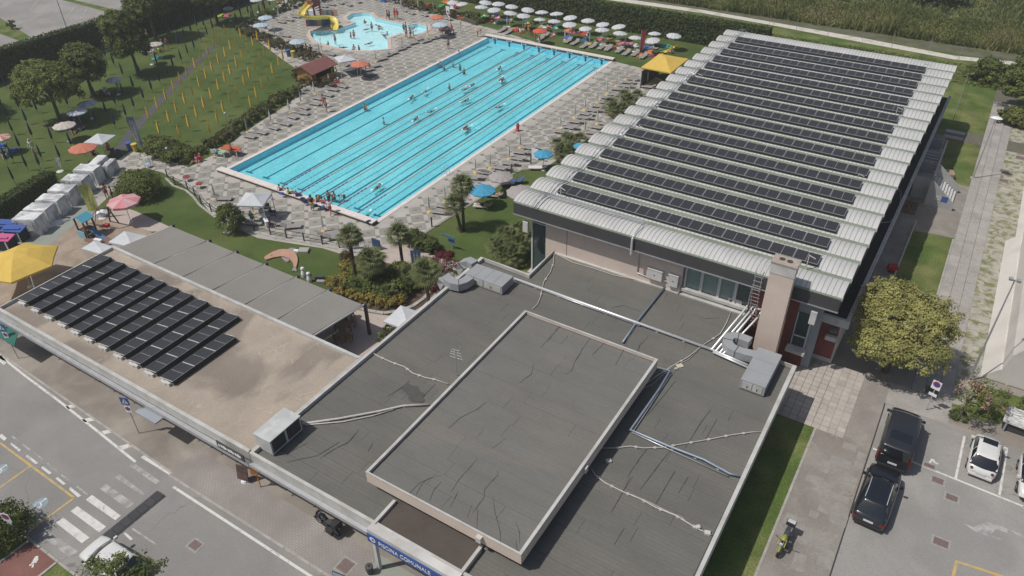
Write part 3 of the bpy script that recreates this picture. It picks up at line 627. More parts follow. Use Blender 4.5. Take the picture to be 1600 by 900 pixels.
wn = MB().box(-5.4, 44.98, 1.75, -4.55, 45.03, 4.6).build('window', m_glass, hall); b = MB(); b.box(-5.45, 44.9, 2.6, -4.5, 44.98, 2.68); b.box(-5.45, 44.9, 1.7, -5.38, 45.0, 4.6); b.box(-4.55, 44.9, 1.7, -4.45, 45, 4.6); b.build('frame', m_frame, wn)
b = MB(); b.box(-5.6, 44.3, 1.5, -4.3, 44.95, 1.75); b.build('window_ledge', m_plasterw, hall)
b = MB(); b.box(-4.55, 43.85, 4.7, -4.15, 44.15, 5.7); b.build('wall_box', m_plasterw, hall)
b = MB(); b.box(-26.9, 43.9, 4.8, -26.45, 44.2, 5.75); b.build('wall_box', m_plasterw, hall)
# low side wing on the right
b = MB(); b.prism([(-4.6, 46.45), (-2.62, 46.45), (-2.05, 93), (-4.4, 93)], 0, 3.8); b.build('side_wing', m_plasterw, hall)
b = MB(); b.prism([(-4.3, 46.6), (-2.5, 46.6), (-1.95, 92.9), (-4.2, 92.9)], 3.8, 3.9); b.build('side_wing_roof', m_black, hall)
b = MB(); b.prism([(-4.4, 46.2), (-2.2, 46.2), (-2.2, 46.42), (-4.4, 46.42)], 3.5, 4.15); b.prism([(-2.5, 46.4), (-2.24, 46.4), (-1.64, 93), (-1.9, 93)], 3.9, 4.12); b.build('side_wing_coping', m_coping, hall)
b = MB(); b.prism([(-3.95, 46.32), (-2.72, 46.32), (-2.72, 46.44), (-3.95, 46.44)], .5, 3.5); b.build('red_panel', m_redw, hall)
wn = MB().box(-3.35, 46.27, 2.7, -2.85, 46.32, 3.3).build('window', m_glass, hall); MB().box(-3.45, 46.0, 2.25, -2.72, 46.3, 2.6).build('window_ledge', m_plasterw, wn)
b = MB(); b.tube([(-4.0, 46.25, 0), (-4.0, 46.25, 3.6)], .05, 6); b.build('downpipe', m_frame, hall)
b = MB()
for (ya, yb) in ((54, 58), (62, 66), (85, 89)): b.prism([(-2.35, ya), (-2.3, ya), (-2.2, yb), (-2.25, yb)], 1, 2.2)
b.build('side_window_band', m_glass, hall)
b = MB(); b.tube([GV(x, y, 4.0) for x, y in ((1375, 348), (1390, 347), (1400, 338), (1404, 325), (1407, 312), (1408, 300), (1404, 295))], .03, 5); b.build('roof_cable', m_alu, hall)
# external stair
st = thing('outside_staircase', 'grey concrete outside stair with a landing against the long hall', 'staircase', (0, 78, 0))
b = MB(); b.box(-2.0, 75.3, 0, -.45, 84.6, 1.5); b.build('landing', m_stair, st)
b = MB(); b.box(-.6, 75.2, 1.5, -.42, 84.2, 2.7); b.box(-2.0, 84.2, 1.5, -.95, 84.35, 2.6); b.box(-2.0, 78.2, 1.5, -1.0, 78.35, 2.6); b.box(-2.0, 75.2, .9, -.42, 75.35, 2.3); b.build('parapet', m_stair, st)
for i in range(7):
    b = MB(); b.box(-2.0, 78.4+i*.5, 1.5, -.62, 78.85+i*.5, 1.62+.1*i); b.build('step', m_stair, st)
for yy in (74.2, 78.2):
    b = MB(); b.add([(x, y, z) for y in (yy, yy+.16) for x, z in ((-.6, 0), (1.85, 0), (1.85, .75), (-.42, 2.6), (-.6, 2.6))], [(0,1,2,3,4)[::-1] if 0 else (0,1,2,3,4), (9,8,7,6,5), (1,6,7,2), (2,7,8,3), (3,8,9,4), (4,9,5,0)]); b.build('stair_wall', m_stair, st)
for i in range(8):
    b = MB(); b.box(-.4+i*.27, 74.4, 0, -.16+i*.27, 78.15, 1.5-i*.18); b.build('step', mat('step_white', (.5, .5, .48), .85, .08, 2), st)
b = MB(); b.box(.7, 74.18, .75, 1.25, 74.198, 1.3); b.build('blue_sign', mat('sign_blue', (.05, .10, .32), .6, 0), st)
b = MB()
for i in range(3): b.box(.1, 74.18, .85+i*.16, .68, 74.198, .91+i*.16)
b.build('painted_strokes', m_white, st)
# solar rows on the hall
pvb = MB(); pvb.box(-.815, -.5, -.02, .815, .5, .012, 1); pvb.box(-.79, -.48, .012, -.014, .48, .017, 0); pvb.box(.014, -.48, .012, .79, .48, .017, 0)
pvm = pvb.mesh('solar_panel', [m_pv, m_pvf])
tilt = R(6)
for i in range(1, 19):
    y = 44.0+PITCH*i; xs = -25.35+.003*(y-44); xe = -5.25+.0105*(y-44)
    t = thing('solar_panel_row', 'row of dark solar panels on the vaulted hall, %s behind the chimney' % ordn(i), 'solar panels', ((xs+xe)/2, y+.58, 7.5), 0, 'solar panel rows on the hall roof')
    n = 12; pw = (xe-xs)/n
    for k in range(n): o = part('solar_panel', pvm, t, (xs+pw*(k+.5)-t.location.x, 0, .22), (tilt, 0, 0)); o.scale = ((pw-.03)/1.63, 1.12, 1)
    b = MB(); b.box(xs, y+.12, 7.44, xe, y+.17, 7.66); b.box(xs, y+1.0, 7.6, xe, y+1.05, 7.74); b.build('mounting_rail', m_dk, t)
# roof walkway cable and lightning rods along the left of the vaults
t = thing('roof_walkway_cable', 'grey cable tray crossing the left ends of all the white vaults', 'cable tray', (-25.9, 69, 7.3))
for i in range(20):
    y = 44.0+PITCH*i; x = -25.75+.004*(y-44)
    b = MB()
    for dx in (-.16, .16): b.tube([(x+dx, y-.35, 7.42), (x+dx, y+.1, 7.55), (x+dx, y+.6, 7.86), (x+dx, y+1.1, 7.9), (x+dx, y+1.8, 7.7), (x+dx, y+2.14, 7.45)], .035, 5)
    b.build('tray_section', m_alu, t)
tr = thing('front_roof_conduit', 'pair of thin grey conduits running over the front vault to the wall pipe', 'conduit', (-19, 45, 7.6))
b = MB(); b.tube([(-25.7, 45.2, 7.75), (-25.6, 45.35, 7.78), (-17.55, 45.5, 7.76), (-17.4, 44.9, 7.76), (-17.5, 43.95, 7.45), (-17.5, 43.7, 7.3)], .04, 6); b.tube([(-25.7, 45.5, 7.75), (-25.4, 45.6, 7.78), (-17.2, 45.75, 7.7)], .03, 6); b.build('conduit', m_alu, tr)
b = MB(); b.tube([(-17.5, 43.7, 7.3), (-17.5, 43.7, 5.9)], .09, 8); b.build('wall_pipe', m_shiny, tr)
for px_, py_ in ((876, 312), (794+100, 260)):
    pass
def rod(px_, py_, h_, lab):
    g = G(px_, py_, 7.3); t = thing('roof_anchor_post', lab, 'post', (float(g[0]), float(g[1]), 7.28), 0, 'anchor posts on the vaulted roof'); b = MB(); b.tube([(0, 0, 0), (0, 0, h_)], .035, 6); b.build('post', m_coping, t, local=True); b = MB(); b.tube([(0, 0, h_-.03), (.45, -.1, h_-.12)], .03, 6); b.build('arm', m_coping, t, local=True)
for q in ((876, 309, .95, 'bent white post before the left end of the nearest solar row'), (1259, 421, 1.2, 'white anchor post just right of the chimney'), (1339, 283, .7, 'small anchor post among the solar rows near the right edge of the roof'), (1091, 122, .5, 'small anchor post near the left end of a middle solar row'), (998, 203, .5, 'small anchor post at the left of the solar rows'), (1399, 181, .9, 'white anchor post in the seventh row from the back'), (1444, 103, .6, 'anchor post on the farthest vault near its right end'), (1165, 56, .5, 'anchor post on the farthest vault near its left end')): rod(*q)
# reflectors (small shiny boxes) on the vaults
for kq, q in enumerate(((1084, 117), (1082, 115), (1074, 120), (1072, 124), (1026, 161), (1023, 164), (971, 212))):
    g = G(q[0], q[1], 7.6); b = MB(); b.lathe([(.12, 0), (.15, .08), (.08, .16), (.0, .18)], 8, (g[0], g[1], 7.62)); b.build('vent_cap', m_shiny, cat='vent', label='%s small shiny vent cap from the far end among the white vaults' % ordn(kq+1), group='shiny vent caps on the vaults')
# chimney
ch = thing('chimney', 'tall pinkish square chimney with two flue holes standing before the hall', 'chimney', (-6.75, 43.1, 0))
b = MB(); b.box(-7.5, 42.75, 0, -5.95, 43.45, 8.5); b.build('shaft', m_plasterp, ch)
b = MB(); b.box(-7.53, 42.72, 8.5, -5.92, 43.48, 9.25); b.build('white_band', m_plasterw, ch)
b = MB(); b.box(-7.56, 42.69, 9.25, -5.89, 43.75, 9.36); b.build('cap', mat('cap_concrete', (.36, .31, .27), .9, .15, 3), ch)
b = MB(); b.lathe([(.2, .015), (.0, .016)], 12, (-7.0, 43.3, 9.36)); b.lathe([(.2, .015), (.0, .016)], 12, (-6.5, 43.25, 9.36)); b.build('flue', mat('flue_dark', (.07, .055, .05), .9, .1, 4), ch)  # flat discs; the dark of the flue holes is painted on
# ladder
t = thing('wall_ladder', 'steel rung ladder rising up the red wall beside the chimney', 'ladder', (-8.1, 44.4, 3))
for dx in (-.22, .22):
    b = MB(); b.tube([(-8.2+dx, 44.35, 2.6), (-8.2+dx, 43.3, 6.4), (-8.2+dx, 43.3, 7.9), (-8.2+dx, 43.9, 8.2)], .025, 5); b.build('rail', m_alu, t)
for k in range(14):
    z = 2.8+k*.36; y = 44.35-(min(z, 6.4)-2.6)*.276; b = MB(); b.box(-8.5, y-.02, z, -7.9, y+.02, z+.035); b.build('rung', m_alu, t)
# wall mounted units
def unit(lab, cx, y, z0, z1, w_, d_=.3, mm=m_plasterw):
    t = thing('wall_cabinet', lab, 'cabinet', (cx, y, z0)); b = MB(); b.box(cx-w_/2, y-d_, z0, cx+w_/2, y, z1); b.build('case', mm, t); b = MB(); b.box(cx-w_/2-.02, y-d_-.02, z1, cx+w_/2+.02, y, z1+.05); b.build('lid', m_coping, t); b = MB(); b.box(cx-.04, y-d_-.02, (z0+z1)/2-.04, cx+.04, y-d_, (z0+z1)/2+.04); b.build('latch', m_dk, t)
unit('left white cabinet on the pink hall wall beside the thin pipe', -15.75, 44.62, 3.9, 4.7, 1.15)
unit('right narrow white cabinet on the pink hall wall', -14.3, 44.62, 3.8, 4.75, .75)
t = thing('cabinet_piping', 'thin grey pipe linking the wall pipe and both white cabinets', 'pipe', (-16, 44.8, 3.5)); b = MB(); b.tube([(-17.2, 44.56, 6.0), (-17.2, 44.56, 3.9), (-16.3, 44.56, 3.8)], .045, 6); b.tube([(-15.2, 44.56, 4.0), (-14.7, 44.56, 3.9)], .06, 6); b.tube([(-13.95, 44.56, 4.1), (-13.85, 44.5, 4.0), (-13.8, 44.5, 3.6), (-13.8, 44.4, 3.25)], .07, 6); b.build('pipe', m_alu, t)

# ---------------- entrance building
EB = [(-28.98, 16.98), (-4.02, 16.98), (-4.17, 40.7), (-8.55, 40.7), (-8.55, 44.58), (-24.4, 44.58), (-24.43, 40.72), (-28.86, 40.78)]
eb = thing('entrance_building', 'low flat building with dark felt roof between the road and the hall', 'building', (-16.5, 30, 0))
b = MB(); b.prism([(-28.7, 18.4), (-4.4, 18.4), (-4.5, 40.4), (-8.8, 40.4), (-8.8, 44.5), (-24.2, 44.5), (-24.2, 40.5), (-28.6, 40.5)], 0, 3.0); b.build('wall', m_plasterw, eb)
b = MB(); b.prism(scaled(EB, -.04), 2.75, 3.2); b.build('roof_slab', m_bseam, eb)
def coping_ring(P, w_, z0, z1, holder, m_, name='coping', skip=()):
    n = len(P); I = scaled(P, -w_)
    for i in range(n):
        if i in skip: continue
        j = (i+1) % n; bb = MB(); bb.prism([P[i], P[j], I[j], I[i]], z0, z1); bb.build(name, m_, holder)
coping_ring(EB, .26, 2.72, 3.5, eb, m_coping, skip=(4,))
b = MB(); b.box(-24.4, 44.42, 3.1, -8.6, 44.85, 3.32); b.build('wall_flashing', m_coping, eb)
# long gutter shelf under the front edge
b = MB(); b.box(-28.95, 16.72, 2.55, -19.75, 16.96, 2.80); b.build('front_gutter', m_alu, eb)
for i in range(5):
    x = -28.2+2.2*i
    if x > -20: break
    b = MB(); b.beam((x, 16.62, 2.5), (x, 17.6, 2.0), .06, .06); b.beam((x, 16.62, 2.5), (x, 18.3, 2.5), .06, .06); b.build('bracket', m_dk, eb)
def felt(x0_, x1_, y0_, y1_, z, holder, m_, dy=1.0, seg=6.0):
    y = y0_; r = 0
    while y < y1_-.2:
        h_ = min(dy, y1_-y); x = x0_; first = True
        while x < x1_-.1:
            L_ = seg*random.uniform(.55, 1.0) if first else seg*random.uniform(.8, 1.15); first = False
            e = min(x+L_, x1_)
            if x1_-e < 1.2: e = x1_
            dz = random.uniform(0, .012); bb = MB()
            j1 = random.uniform(-.005, .005)
            bb.add([(x+.004, y+.004+j1, z), (e-.004, y+.004-j1, z), (e-.004, y+h_-.006-j1, z), (x+.004, y+h_-.006+j1, z), (x+.008, y+.01+j1, z+.022+dz), (e-.008, y+.01-j1, z+.018+dz), (e-.008, y+h_-.01-j1, z+.030+dz), (x+.008, y+h_-.01+j1, z+.034+dz)], [(4,5,6,7),(0,1,5,4),(1,2,6,5),(2,3,7,6),(3,0,4,7)])
            bb.build('roofing_sheet', m_, holder); x = e
        y += h_; r += 1
felt(-28.7, -4.36, 17.26, 40.46, 3.2, eb, m_bit, .985, 6.3); felt(-24.15, -8.8, 40.46, 44.4, 3.2, eb, m_bit, .985, 6.3)
# upper box
ub = thing('upper_roof_box', 'raised rectangular roof with pinkish edge standing on the dark flat roof', 'roof', (-16.6, 27, 3.2))
UB = [(-21.5, 18.72), (-11.66, 18.72), (-11.66, 35.35), (-21.5, 35.35)]
b = MB(); b.box(-20.9, 19.3, 3.0, -12.5, 34.6, 4.0); b.build('wall', m_plasterw, ub)
b = MB(); b.prism(scaled(UB, -.04), 3.92, 4.46); b.build('roof_slab', m_bseam, ub)
coping_ring(UB, .17, 3.9, 4.64, ub, m_plasterp, 'edge_board'); 
IU = scaled(UB, .015); coping_ring(IU, .20, 4.64, 4.70, ub, m_coping)
felt(-21.3, -11.86, 18.93, 35.15, 4.46, ub, m_bit2, .985, 5.2)
for x in (-13.0,):
    pass
b = MB(); b.box(-11.9+.25, 25.2, 4.1, -11.5, 25.5, 4.5); b.build('edge_lamp', m_plasterw, ub)
b = MB(); b.box(-14.2, 18.5, 4.15, -13.9, 18.72, 4.5); b.build('edge_lamp', m_plasterw, ub)
wr = [[(1000,505),(985,520),(975,545),(962,570)], [(922,528),(910,545),(898,565),(893,580),(883,584)], [(947,533),(930,550),(925,555)], [(877,508),(860,528),(855,535)], [(834,567),(830,585),(822,590),(812,598)], [(875,508),(846,542)],
      [(640,770),(655,755),(672,747),(690,742)], [(650,773),(658,758),(665,750)], [(671,782),(678,765),(690,752)], [(705,768),(718,748),(730,735),(745,717)], [(704,792),(712,775),(716,768)], [(738,802),(748,788),(756,778),(757,765),(770,750),(778,742)], [(778,742),(776,735)], [(745,825),(746,800),(745,795)], [(782,847),(781,830),(773,800),(770,775)], [(808,862),(806,845)], [(812,850),(811,830),(805,815)], [(730,808),(737,790)], [(700,670),(720,652),(745,640),(760,628)], [(770,700),(790,685)]]
b = MB()
for L_ in wr:
    pts = [GV(x, y, 4.50) for x, y in L_]; b.tube(pts, [.01]+[.024]*(len(pts)-2)+[.01] if len(pts) > 2 else [.014, .014], 4)
b.build('wrinkles', m_wrk, ub, kind='stuff')
wr2 = [[(455,705),(470,697),(480,692)], [(500,716),(520,703),(545,690),(560,672)], [(448,722),(465,718),(495,712),(515,700),(530,690)], [(575,705),(582,692)], [(605,620),(625,607),(640,595)], [(660,620),(680,600)], [(1000,765),(1015,745),(1030,725),(1050,700)], [(980,745),(1000,715),(1012,700)], [(955,800),(972,770),(985,745)], [(1020,795),(1040,760),(1055,735)], [(960,850),(975,825)], [(1060,770),(1075,745)], [(1010,650),(1035,620),(1055,595)], [(1070,700),(1095,660),(1110,640)], [(1100,690),(1120,655)], [(840,880),(850,862)], [(955,480),(975,477),(1000,486)], [(1080,490),(1100,497),(1125,497)]]
b = MB()
for L_ in wr2:
    pts = [GV(x, y, 3.26) for x, y in L_]; b.tube(pts, [.01]+[.02]*(len(pts)-2)+[.01] if len(pts) > 2 else [.012, .012], 4)
b.build('wrinkles', m_wrk, eb, kind='stuff')
b = MB(); g = GV(640, 610, 3.245); 
for (px_, py_, r_) in ((640, 608, .7), (652, 616, .6), (646, 622, .45), (655, 624, .4)):
    g = GV(px_, py_, 3.0); gz = 3.262+px_*1e-5; g = GV(px_, py_, gz); b.sheet([(g.x+r_*random.uniform(.7, 1.1)*math.cos(a), g.y+r_*.7*random.uniform(.7, 1.1)*math.sin(a)) for a in np.linspace(0, 6.28, 13)[:-1]], gz)
b.build('damp_patch', mat('damp_felt', (.080, .077, .07), .85, .1, 3), eb)
# porch with the sign
pc = thing('entrance_porch', 'small brown roofed porch whose blue front reads PISCINA COMUNALE', 'porch', (-16.8, 17.8, 0))
b = MB(); b.box(-19.62, 16.72, 3.12, -14.05, 19.0, 3.36); b.build('roof_slab', mat('porch_felt', (.082, .068, .058), .9, .12, .6, fine=(9, .1)), pc)
b = MB(); b.box(-19.72, 16.52, 2.9, -13.98, 16.98, 3.56); b.build('front_beam', m_plasterw, pc)
b = MB(); b.box(-19.72, 16.98, 3.0, -19.54, 18.72, 3.56); b.box(-14.16, 16.98, 3.0, -13.98, 18.72, 3.56); b.build('side_coping', m_coping, pc)
m_sblue = mat('sign_board_blue', (.035, .085, .28), .5, .05, 1)
b = MB(); b.box(-19.72, 16.46, 2.62, -13.9, 16.52, 3.28); b.build('sign_board', m_sblue, pc)
def text_part(s, size, loc, rot, m_, parent, name='lettering', ext=.006, align='LEFT', sx=1.0):
    cu = bpy.data.curves.new(name, 'FONT'); cu.body = s; cu.size = size; cu.extrude = ext; cu.align_x = align
    to = bpy.data.objects.new('tmp', cu); COL.objects.link(to); dg = bpy.context.evaluated_depsgraph_get(); me = bpy.data.meshes.new_from_object(to.evaluated_get(dg)); bpy.data.objects.remove(to)
    me.materials.clear(); me.materials.append(m_); me.name = name; o = part(name, me, parent, Vector(loc)-wl(parent), rot); o.scale = (sx, 1, 1); return o
m_sw = mat('sign_white', (.75, .76, .78), .5, 0)
text_part('PISCINA COMUNALE', .44, (-18.95, 16.45, 2.80), (R(90), 0, 0), m_sw, pc, sx=.82)
b = MB(); b.lathe([(.2, 0), (.0, .001)], 14, (0, 0, 0)); me = b.mesh('round_logo', m_sw); part('round_logo', me, pc, Vector((-19.35, 16.45, 2.96))-wl(pc), (R(90), 0, 0))
b = MB(); b.add([(-.16, -.08, 0), (.16, -.08, 0), (.05, .02, 0), (-.02, -.03, 0)], [(0,1,2,3)]); b.add([(-.1, .04, 0), (.0, .12, 0), (.12, .04, 0), (.02, .0, 0)], [(0,1,2,3)]); part('logo_waves', b.mesh('logo_waves', m_sblue), pc, Vector((-19.35, 16.443, 2.96))-wl(pc), (R(90), 0, 0))
b = MB(); b.box(-14.35, 16.452, 2.75, -14.1, 16.456, 3.05); b.box(-14.62, 16.452, 2.7, -14.42, 16.456, 2.95); b.build('red_crest', mat('crest_red', (.45, .06, .07), .5, 0), pc)
for x in (-19.5, -14.3):
    b = MB(); b.box(x-.1, 16.6, 0, x+.1, 16.8, 2.95); b.build('post', m_frame, pc)
b = MB(); b.lathe([(.16, 0), (.22, .5), (.22, .62), (.05, .64)], 12, (-19.75, 16.2, .05)); b.build('waste_bin', m_dk, cat='bin', label='black round bin at the left foot of the porch')
# roof equipment ----------------------------------------------------
def hvac(lab, x0_, x1_, y0_, y1_, z0, z1, mtop, seams=0, axis='x', louver=None):
    t = thing('air_handling_unit', lab, 'air conditioning unit', ((x0_+x1_)/2, (y0_+y1_)/2, z0))
    n_ = seams+1
    for i in range(n_):
        b = MB()
        if axis == 'x': b.box(x0_+(x1_-x0_)*i/n_+.008, y0_, z0+.1, x0_+(x1_-x0_)*(i+1)/n_-.008, y1_, z1)
        else: b.box(x0_, y0_+(y1_-y0_)*i/n_+.008, z0+.1, x1_, y0_+(y1_-y0_)*(i+1)/n_-.008, z1)
        b.build('casing', mtop, t)
    b = MB(); b.box(x0_+.05, y0_+.05, z0, x1_-.05, y1_-.05, z0+.12); b.build('base_frame', m_dk, t)
    b = MB(); b.box(x0_+.15, y0_-.02, z0+.2, x0_+(x1_-x0_)*.48, y0_, z1-.1); b.box(x0_+(x1_-x0_)*.52, y0_-.02, z0+.2, x1_-.15, y0_, z1-.1); b.build('access_door', m_coping, t)
    for xx in (x0_+(x1_-x0_)*.3, x0_+(x1_-x0_)*.7):
        b = MB(); b.box(xx-.03, y0_-.05, (z0+z1)/2-.08, xx+.03, y0_-.02, (z0+z1)/2+.08); b.build('handle', m_dk, t)
    return t
m_hv = mat('hvac_grey', (.30, .31, .32), .5, .06, 1); m_hv2 = mat('hvac_light', (.50, .51, .50), .6, .06, 1, c2=(.42, .43, .42), c2s=1.2)
hA = hvac('long grey four-box air handling unit at the left rear corner of the dark roof', -28.15, -24.85, 37.6, 39.2, 3.22, 4.02, m_hv, 3)
hB = hvac('grey air handling unit on the right of the dark roof below the chimney', -6.75, -5.2, 37.0, 40.6, 3.22, 4.05, m_hv, 2, 'y')
hC = thing('condensing_unit', 'white condensing unit astride the coping between the two flat roofs', 'air conditioning unit', (-28.2, 18.7, 3.5))
b = MB(); b.box(-29.0, 17.65, 3.35, -27.75, 20.0, 4.45); b.build('casing', m_hv2, hC)
b = MB(); b.box(-29.05, 17.6, 4.45, -27.7, 20.05, 4.50); b.build('top', m_hv2, hC)
for ya, yb in ((17.75, 18.73), (18.9, 19.9)):
    b = MB(); b.box(-27.75, ya, 3.5, -27.72, yb, 4.38)
    for k in range(9): b.box(-27.72, ya+.03, 3.53+k*.095, -27.70, yb-.03, 3.57+k*.095)
    b.build('louvre', m_dk, hC)
def duct(lab, pts, w_, h_, m_=m_hv):
    t = thing('air_duct', lab, 'duct', tuple(pts[0])); b = MB(); rows = []
    P = [Vector(p) for p in pts]
    for i, p in enumerate(P):
        d = P[min(i+1, len(P)-1)]-P[max(i-1, 0)]; d.normalize(); sd = Vector((-d.y, d.x, 0)); sd = sd.normalized() if sd.length > .01 else Vector((1, 0, 0)); up = d.cross(sd); up = up if up.z >= 0 else -up
        if up.length < .1: up = Vector((0, 0, 1))
        rows.append([p-sd*w_/2-up*h_/2, p+sd*w_/2-up*h_/2, p+sd*w_/2+up*h_/2, p-sd*w_/2+up*h_/2, p-sd*w_/2-up*h_/2])
    b.grid(rows); b.add(rows[0][:4], [(0, 1, 2, 3)]); b.add(rows[-1][:4], [(0, 1, 2, 3)]); b.build('duct_body', m_, t)
    bb = MB()
    for i in range(2, len(rows)-1, 3):
        for k in range(4): bb.beam(rows[i][k], rows[i][k+1], .04, .05)
    if bb.f: bb.build('flange', m_dk, t)
def arc3(c, r_, a0, a1, z, n=5): return [(c[0]+r_*math.cos(a0+(a1-a0)*k/n), c[1]+r_*math.sin(a0+(a1-a0)*k/n), z) for k in range(n+1)]
duct('grey curved duct leaving the left end of the rear air unit over the roof edge', [tuple(GV(x, y, 3.75)) for x, y in ((735, 437), (726, 443), (717, 446), (708, 444), (700, 439), (696, 434), (694, 436))]+[tuple(GV(692, 446, 2.9))], .7, .62)
duct('short grey duct elbow rising beside the left roof corner', [tuple(GV(x, y, z)) for x, y, z in ((742, 415, 3.75), (733, 410, 3.75), (724, 412, 3.6), (721, 424, 2.6))], .7, .62)
duct('grey rounded duct looping from the red wall to the right air unit', [tuple(GV(x, y, 3.75)) for x, y in ((1172, 536), (1162, 532), (1153, 529), (1145, 528), (1139, 530), (1136, 535), (1137, 541), (1142, 546), (1150, 550), (1163, 554), (1180, 558), (1200, 562))], .66, .55)
def pipe(lab, pts, r_, m_, blocks=0, name='roof_pipe', n=6):
    t = thing(name, lab, 'pipe', tuple(pts[0])); b = MB(); b.tube(pts, r_*(.72 if m_.name == 'pale_cable' else 1), n); b.build('pipe', m_, t, smooth=True)
    P = [Vector(p) for p in pts]
    if blocks:
        L_ = sum((P[i+1]-P[i]).length for i in range(len(P)-1)); st_ = L_/(blocks+1)
        acc = 0; nxt = st_
        for i in range(len(P)-1):
            d = (P[i+1]-P[i]); l = d.length
            while nxt <= acc+l and nxt < L_-.01:
                q = P[i]+d*((nxt-acc)/l); bb = MB(); bb.obox((q.x, q.y, 3.28), .16, .16, .08, math.atan2(d.y, d.x)); bb.build('support_block', m_slab, t); nxt += st_
            acc += l
    return t
Z = 3.45
pipe('long shiny pipe crossing the dark roof from the rear air unit', [GV(x, y, Z) for x, y in ((803, 435), (1112, 546))], .10, m_shiny, 7)
pipe('second shiny pipe lying close beside the long one', [GV(x, y, Z-.1) for x, y in ((806, 438), (1000, 509))], .05, m_alu)
for k, (a, lab) in enumerate((((1112, 546, 1165, 482), 'left one of the bundle of shiny pipes beside the ladder'), ((1118, 549, 1172, 486), 'second of the shiny pipes beside the ladder'), ((1124, 552, 1176, 490), 'third of the shiny pipes beside the ladder'), ((1129, 554, 1184, 496), 'right one of the bundle of shiny pipes beside the ladder'))):
    p0 = GV(a[0], a[1], Z+.05); p1 = GV(a[2], a[3], Z+.25); pipe(lab, [p0, p1, p1+Vector((.05, .3, .25)), p1+Vector((.9, .5, .3))], .075, m_shiny, 0)
pipe('upper shiny pipe leading to the right air unit', [GV(x, y, Z+.05) for x, y in ((1112, 546), (1168, 570))], .075, m_shiny)
pipe('lower shiny pipe leading to the right air unit', [GV(x, y, Z) for x, y in ((1114, 550), (1168, 574))], .075, m_shiny)
m_tray = mat('bluegrey_tray', (.24, .29, .36), .45, .08, 2, metal=.3); m_cable = mat('pale_cable', (.47, .45, .42), .7, .08, 3)
pipe('bluish cable tray crossing the roof behind the raised box', [GV(x, y, 3.35) for x, y in ((1040, 447), (995, 503), (973, 535))], .09, m_tray, 2, 'cable_tray', 4)
pipe('bluish cable tray along the raised box and out to the right roof edge', [GV(x, y, 3.4) for x, y in ((1024, 573), (1047, 580), (1030, 608), (985, 672), (1045, 697), (1100, 718), (1140, 740), (1160, 744))], .09, m_tray, 9, 'cable_tray', 4)
pipe('thin rail beside the bluish cable tray', [GV(x, y, 3.33) for x, y in ((1049, 584), (988, 676), (1138, 744))], .05, m_alu, 0, 'cable_tray', 4)
cab = 'roof_cable'
pipe('pale cable wandering from the pink wall to the raised box', [GV(x, y, 3.3) for x, y in ((866, 393), (865, 410), (860, 425), (850, 440), (846, 455), (845, 463), (840, 475), (832, 483))], .045, m_cable, 3, cab)
pipe('pale cable along the foot of the hall wall', [GV(x, y, 3.3) for x, y in ((868, 396), (895, 410), (930, 420), (960, 430), (1000, 438), (1035, 446))], .04, m_cable, 0, cab)
pipe('pale conduit along the window sills of the hall', [GV(x, y, 3.35) for x, y in ((1040, 447), (1080, 460), (1110, 470), (1132, 478))], .05, m_coping, 0, cab)
pipe('pale twin cable curving from the small air conditioner to the raised box', [GV(x, y, 3.3) for x, y in ((1142, 488), (1135, 505), (1125, 522), (1100, 538), (1075, 558), (1050, 572), (1030, 585), (1008, 600))], .05, m_cable, 2, cab)
pipe('second strand of the twin cable reaching the raised box', [GV(x, y, 3.28) for x, y in ((1090, 548), (1075, 562), (1045, 577), (1020, 600), (1000, 609))], .03, m_cable, 0, cab)
pipe('pale cable rising gently across the right part of the roof', [GV(x, y, 3.3) for x, y in ((935, 700), (960, 700), (985, 697), (1005, 700), (1035, 699), (1070, 693), (1105, 687), (1140, 680), (1175, 675), (1190, 675))], .045, m_cable, 8, cab)
pipe('pale double cable from the raised box down to the right roof edge', [GV(x, y, 3.3) for x, y in ((920, 727), (930, 742), (945, 754), (975, 769), (1000, 779), (1025, 793), (1055, 805), (1080, 820), (1090, 826), (1112, 836))], .05, m_cable, 7, cab)
pipe('thin strand beside the pale double cable', [GV(x, y, 3.28) for x, y in ((985, 772), (1015, 785), (1045, 800), (1065, 808), (1075, 818))], .03, m_cable, 0, cab)
pipe('pale cable from the left roof edge to the raised box', [GV(x, y, 3.3) for x, y in ((580, 550), (592, 557), (612, 566), (632, 573), (645, 583), (665, 590), (680, 593), (700, 600))], .05, m_cable, 5, cab)
pipe('wide pale conduit from the condensing unit to the raised box', [GV(x, y, 3.34) for x, y in ((472, 662), (530, 654), (590, 643), (630, 634), (670, 632))], .10, m_cable, 4, cab)
pipe('second pale conduit from the condensing unit', [GV(x, y, 3.30) for x, y in ((476, 664), (535, 659), (580, 650), (615, 640))], .06, m_cable, 0, cab)
# small things on the roof
def junk(px_, py_, w_, lab, m_, z=3.25, h_=.1, nm='roof_block'):
    g = G(px_, py_, z); b = MB(); b.obox((g[0], g[1], z+h_/2), w_, w_*.8, h_, random.uniform(0, 1)); b.build(nm, m_, cat='block', label=lab)
junk(951, 721, .32, 'pale loose tile on the roof near the shadow of the raised box', m_coping)
junk(1062, 572, .42, 'yellowish torn scrap lying by the twin cable on the roof', mat('scrap', (.5, .47, .33), .9, .1, 3), h_=.05, nm='scrap')
junk(1056, 577, .2, 'small pale stone beside the yellowish scrap', m_coping)
junk(1185, 594, .3, 'loose white tile on the roof right of the air unit', m_coping)
junk(1090, 825, .25, 'white junction box on the double cable near the right roof edge', m_coping, h_=.14, nm='junction_box')
junk(1105, 834, .3, 'square bracket box by the right roof edge', m_coping, h_=.14, nm='junction_box')
junk(930, 701, .3, 'white box on the right edge of the raised roof', m_plasterw, 3.3, .3, 'junction_box')
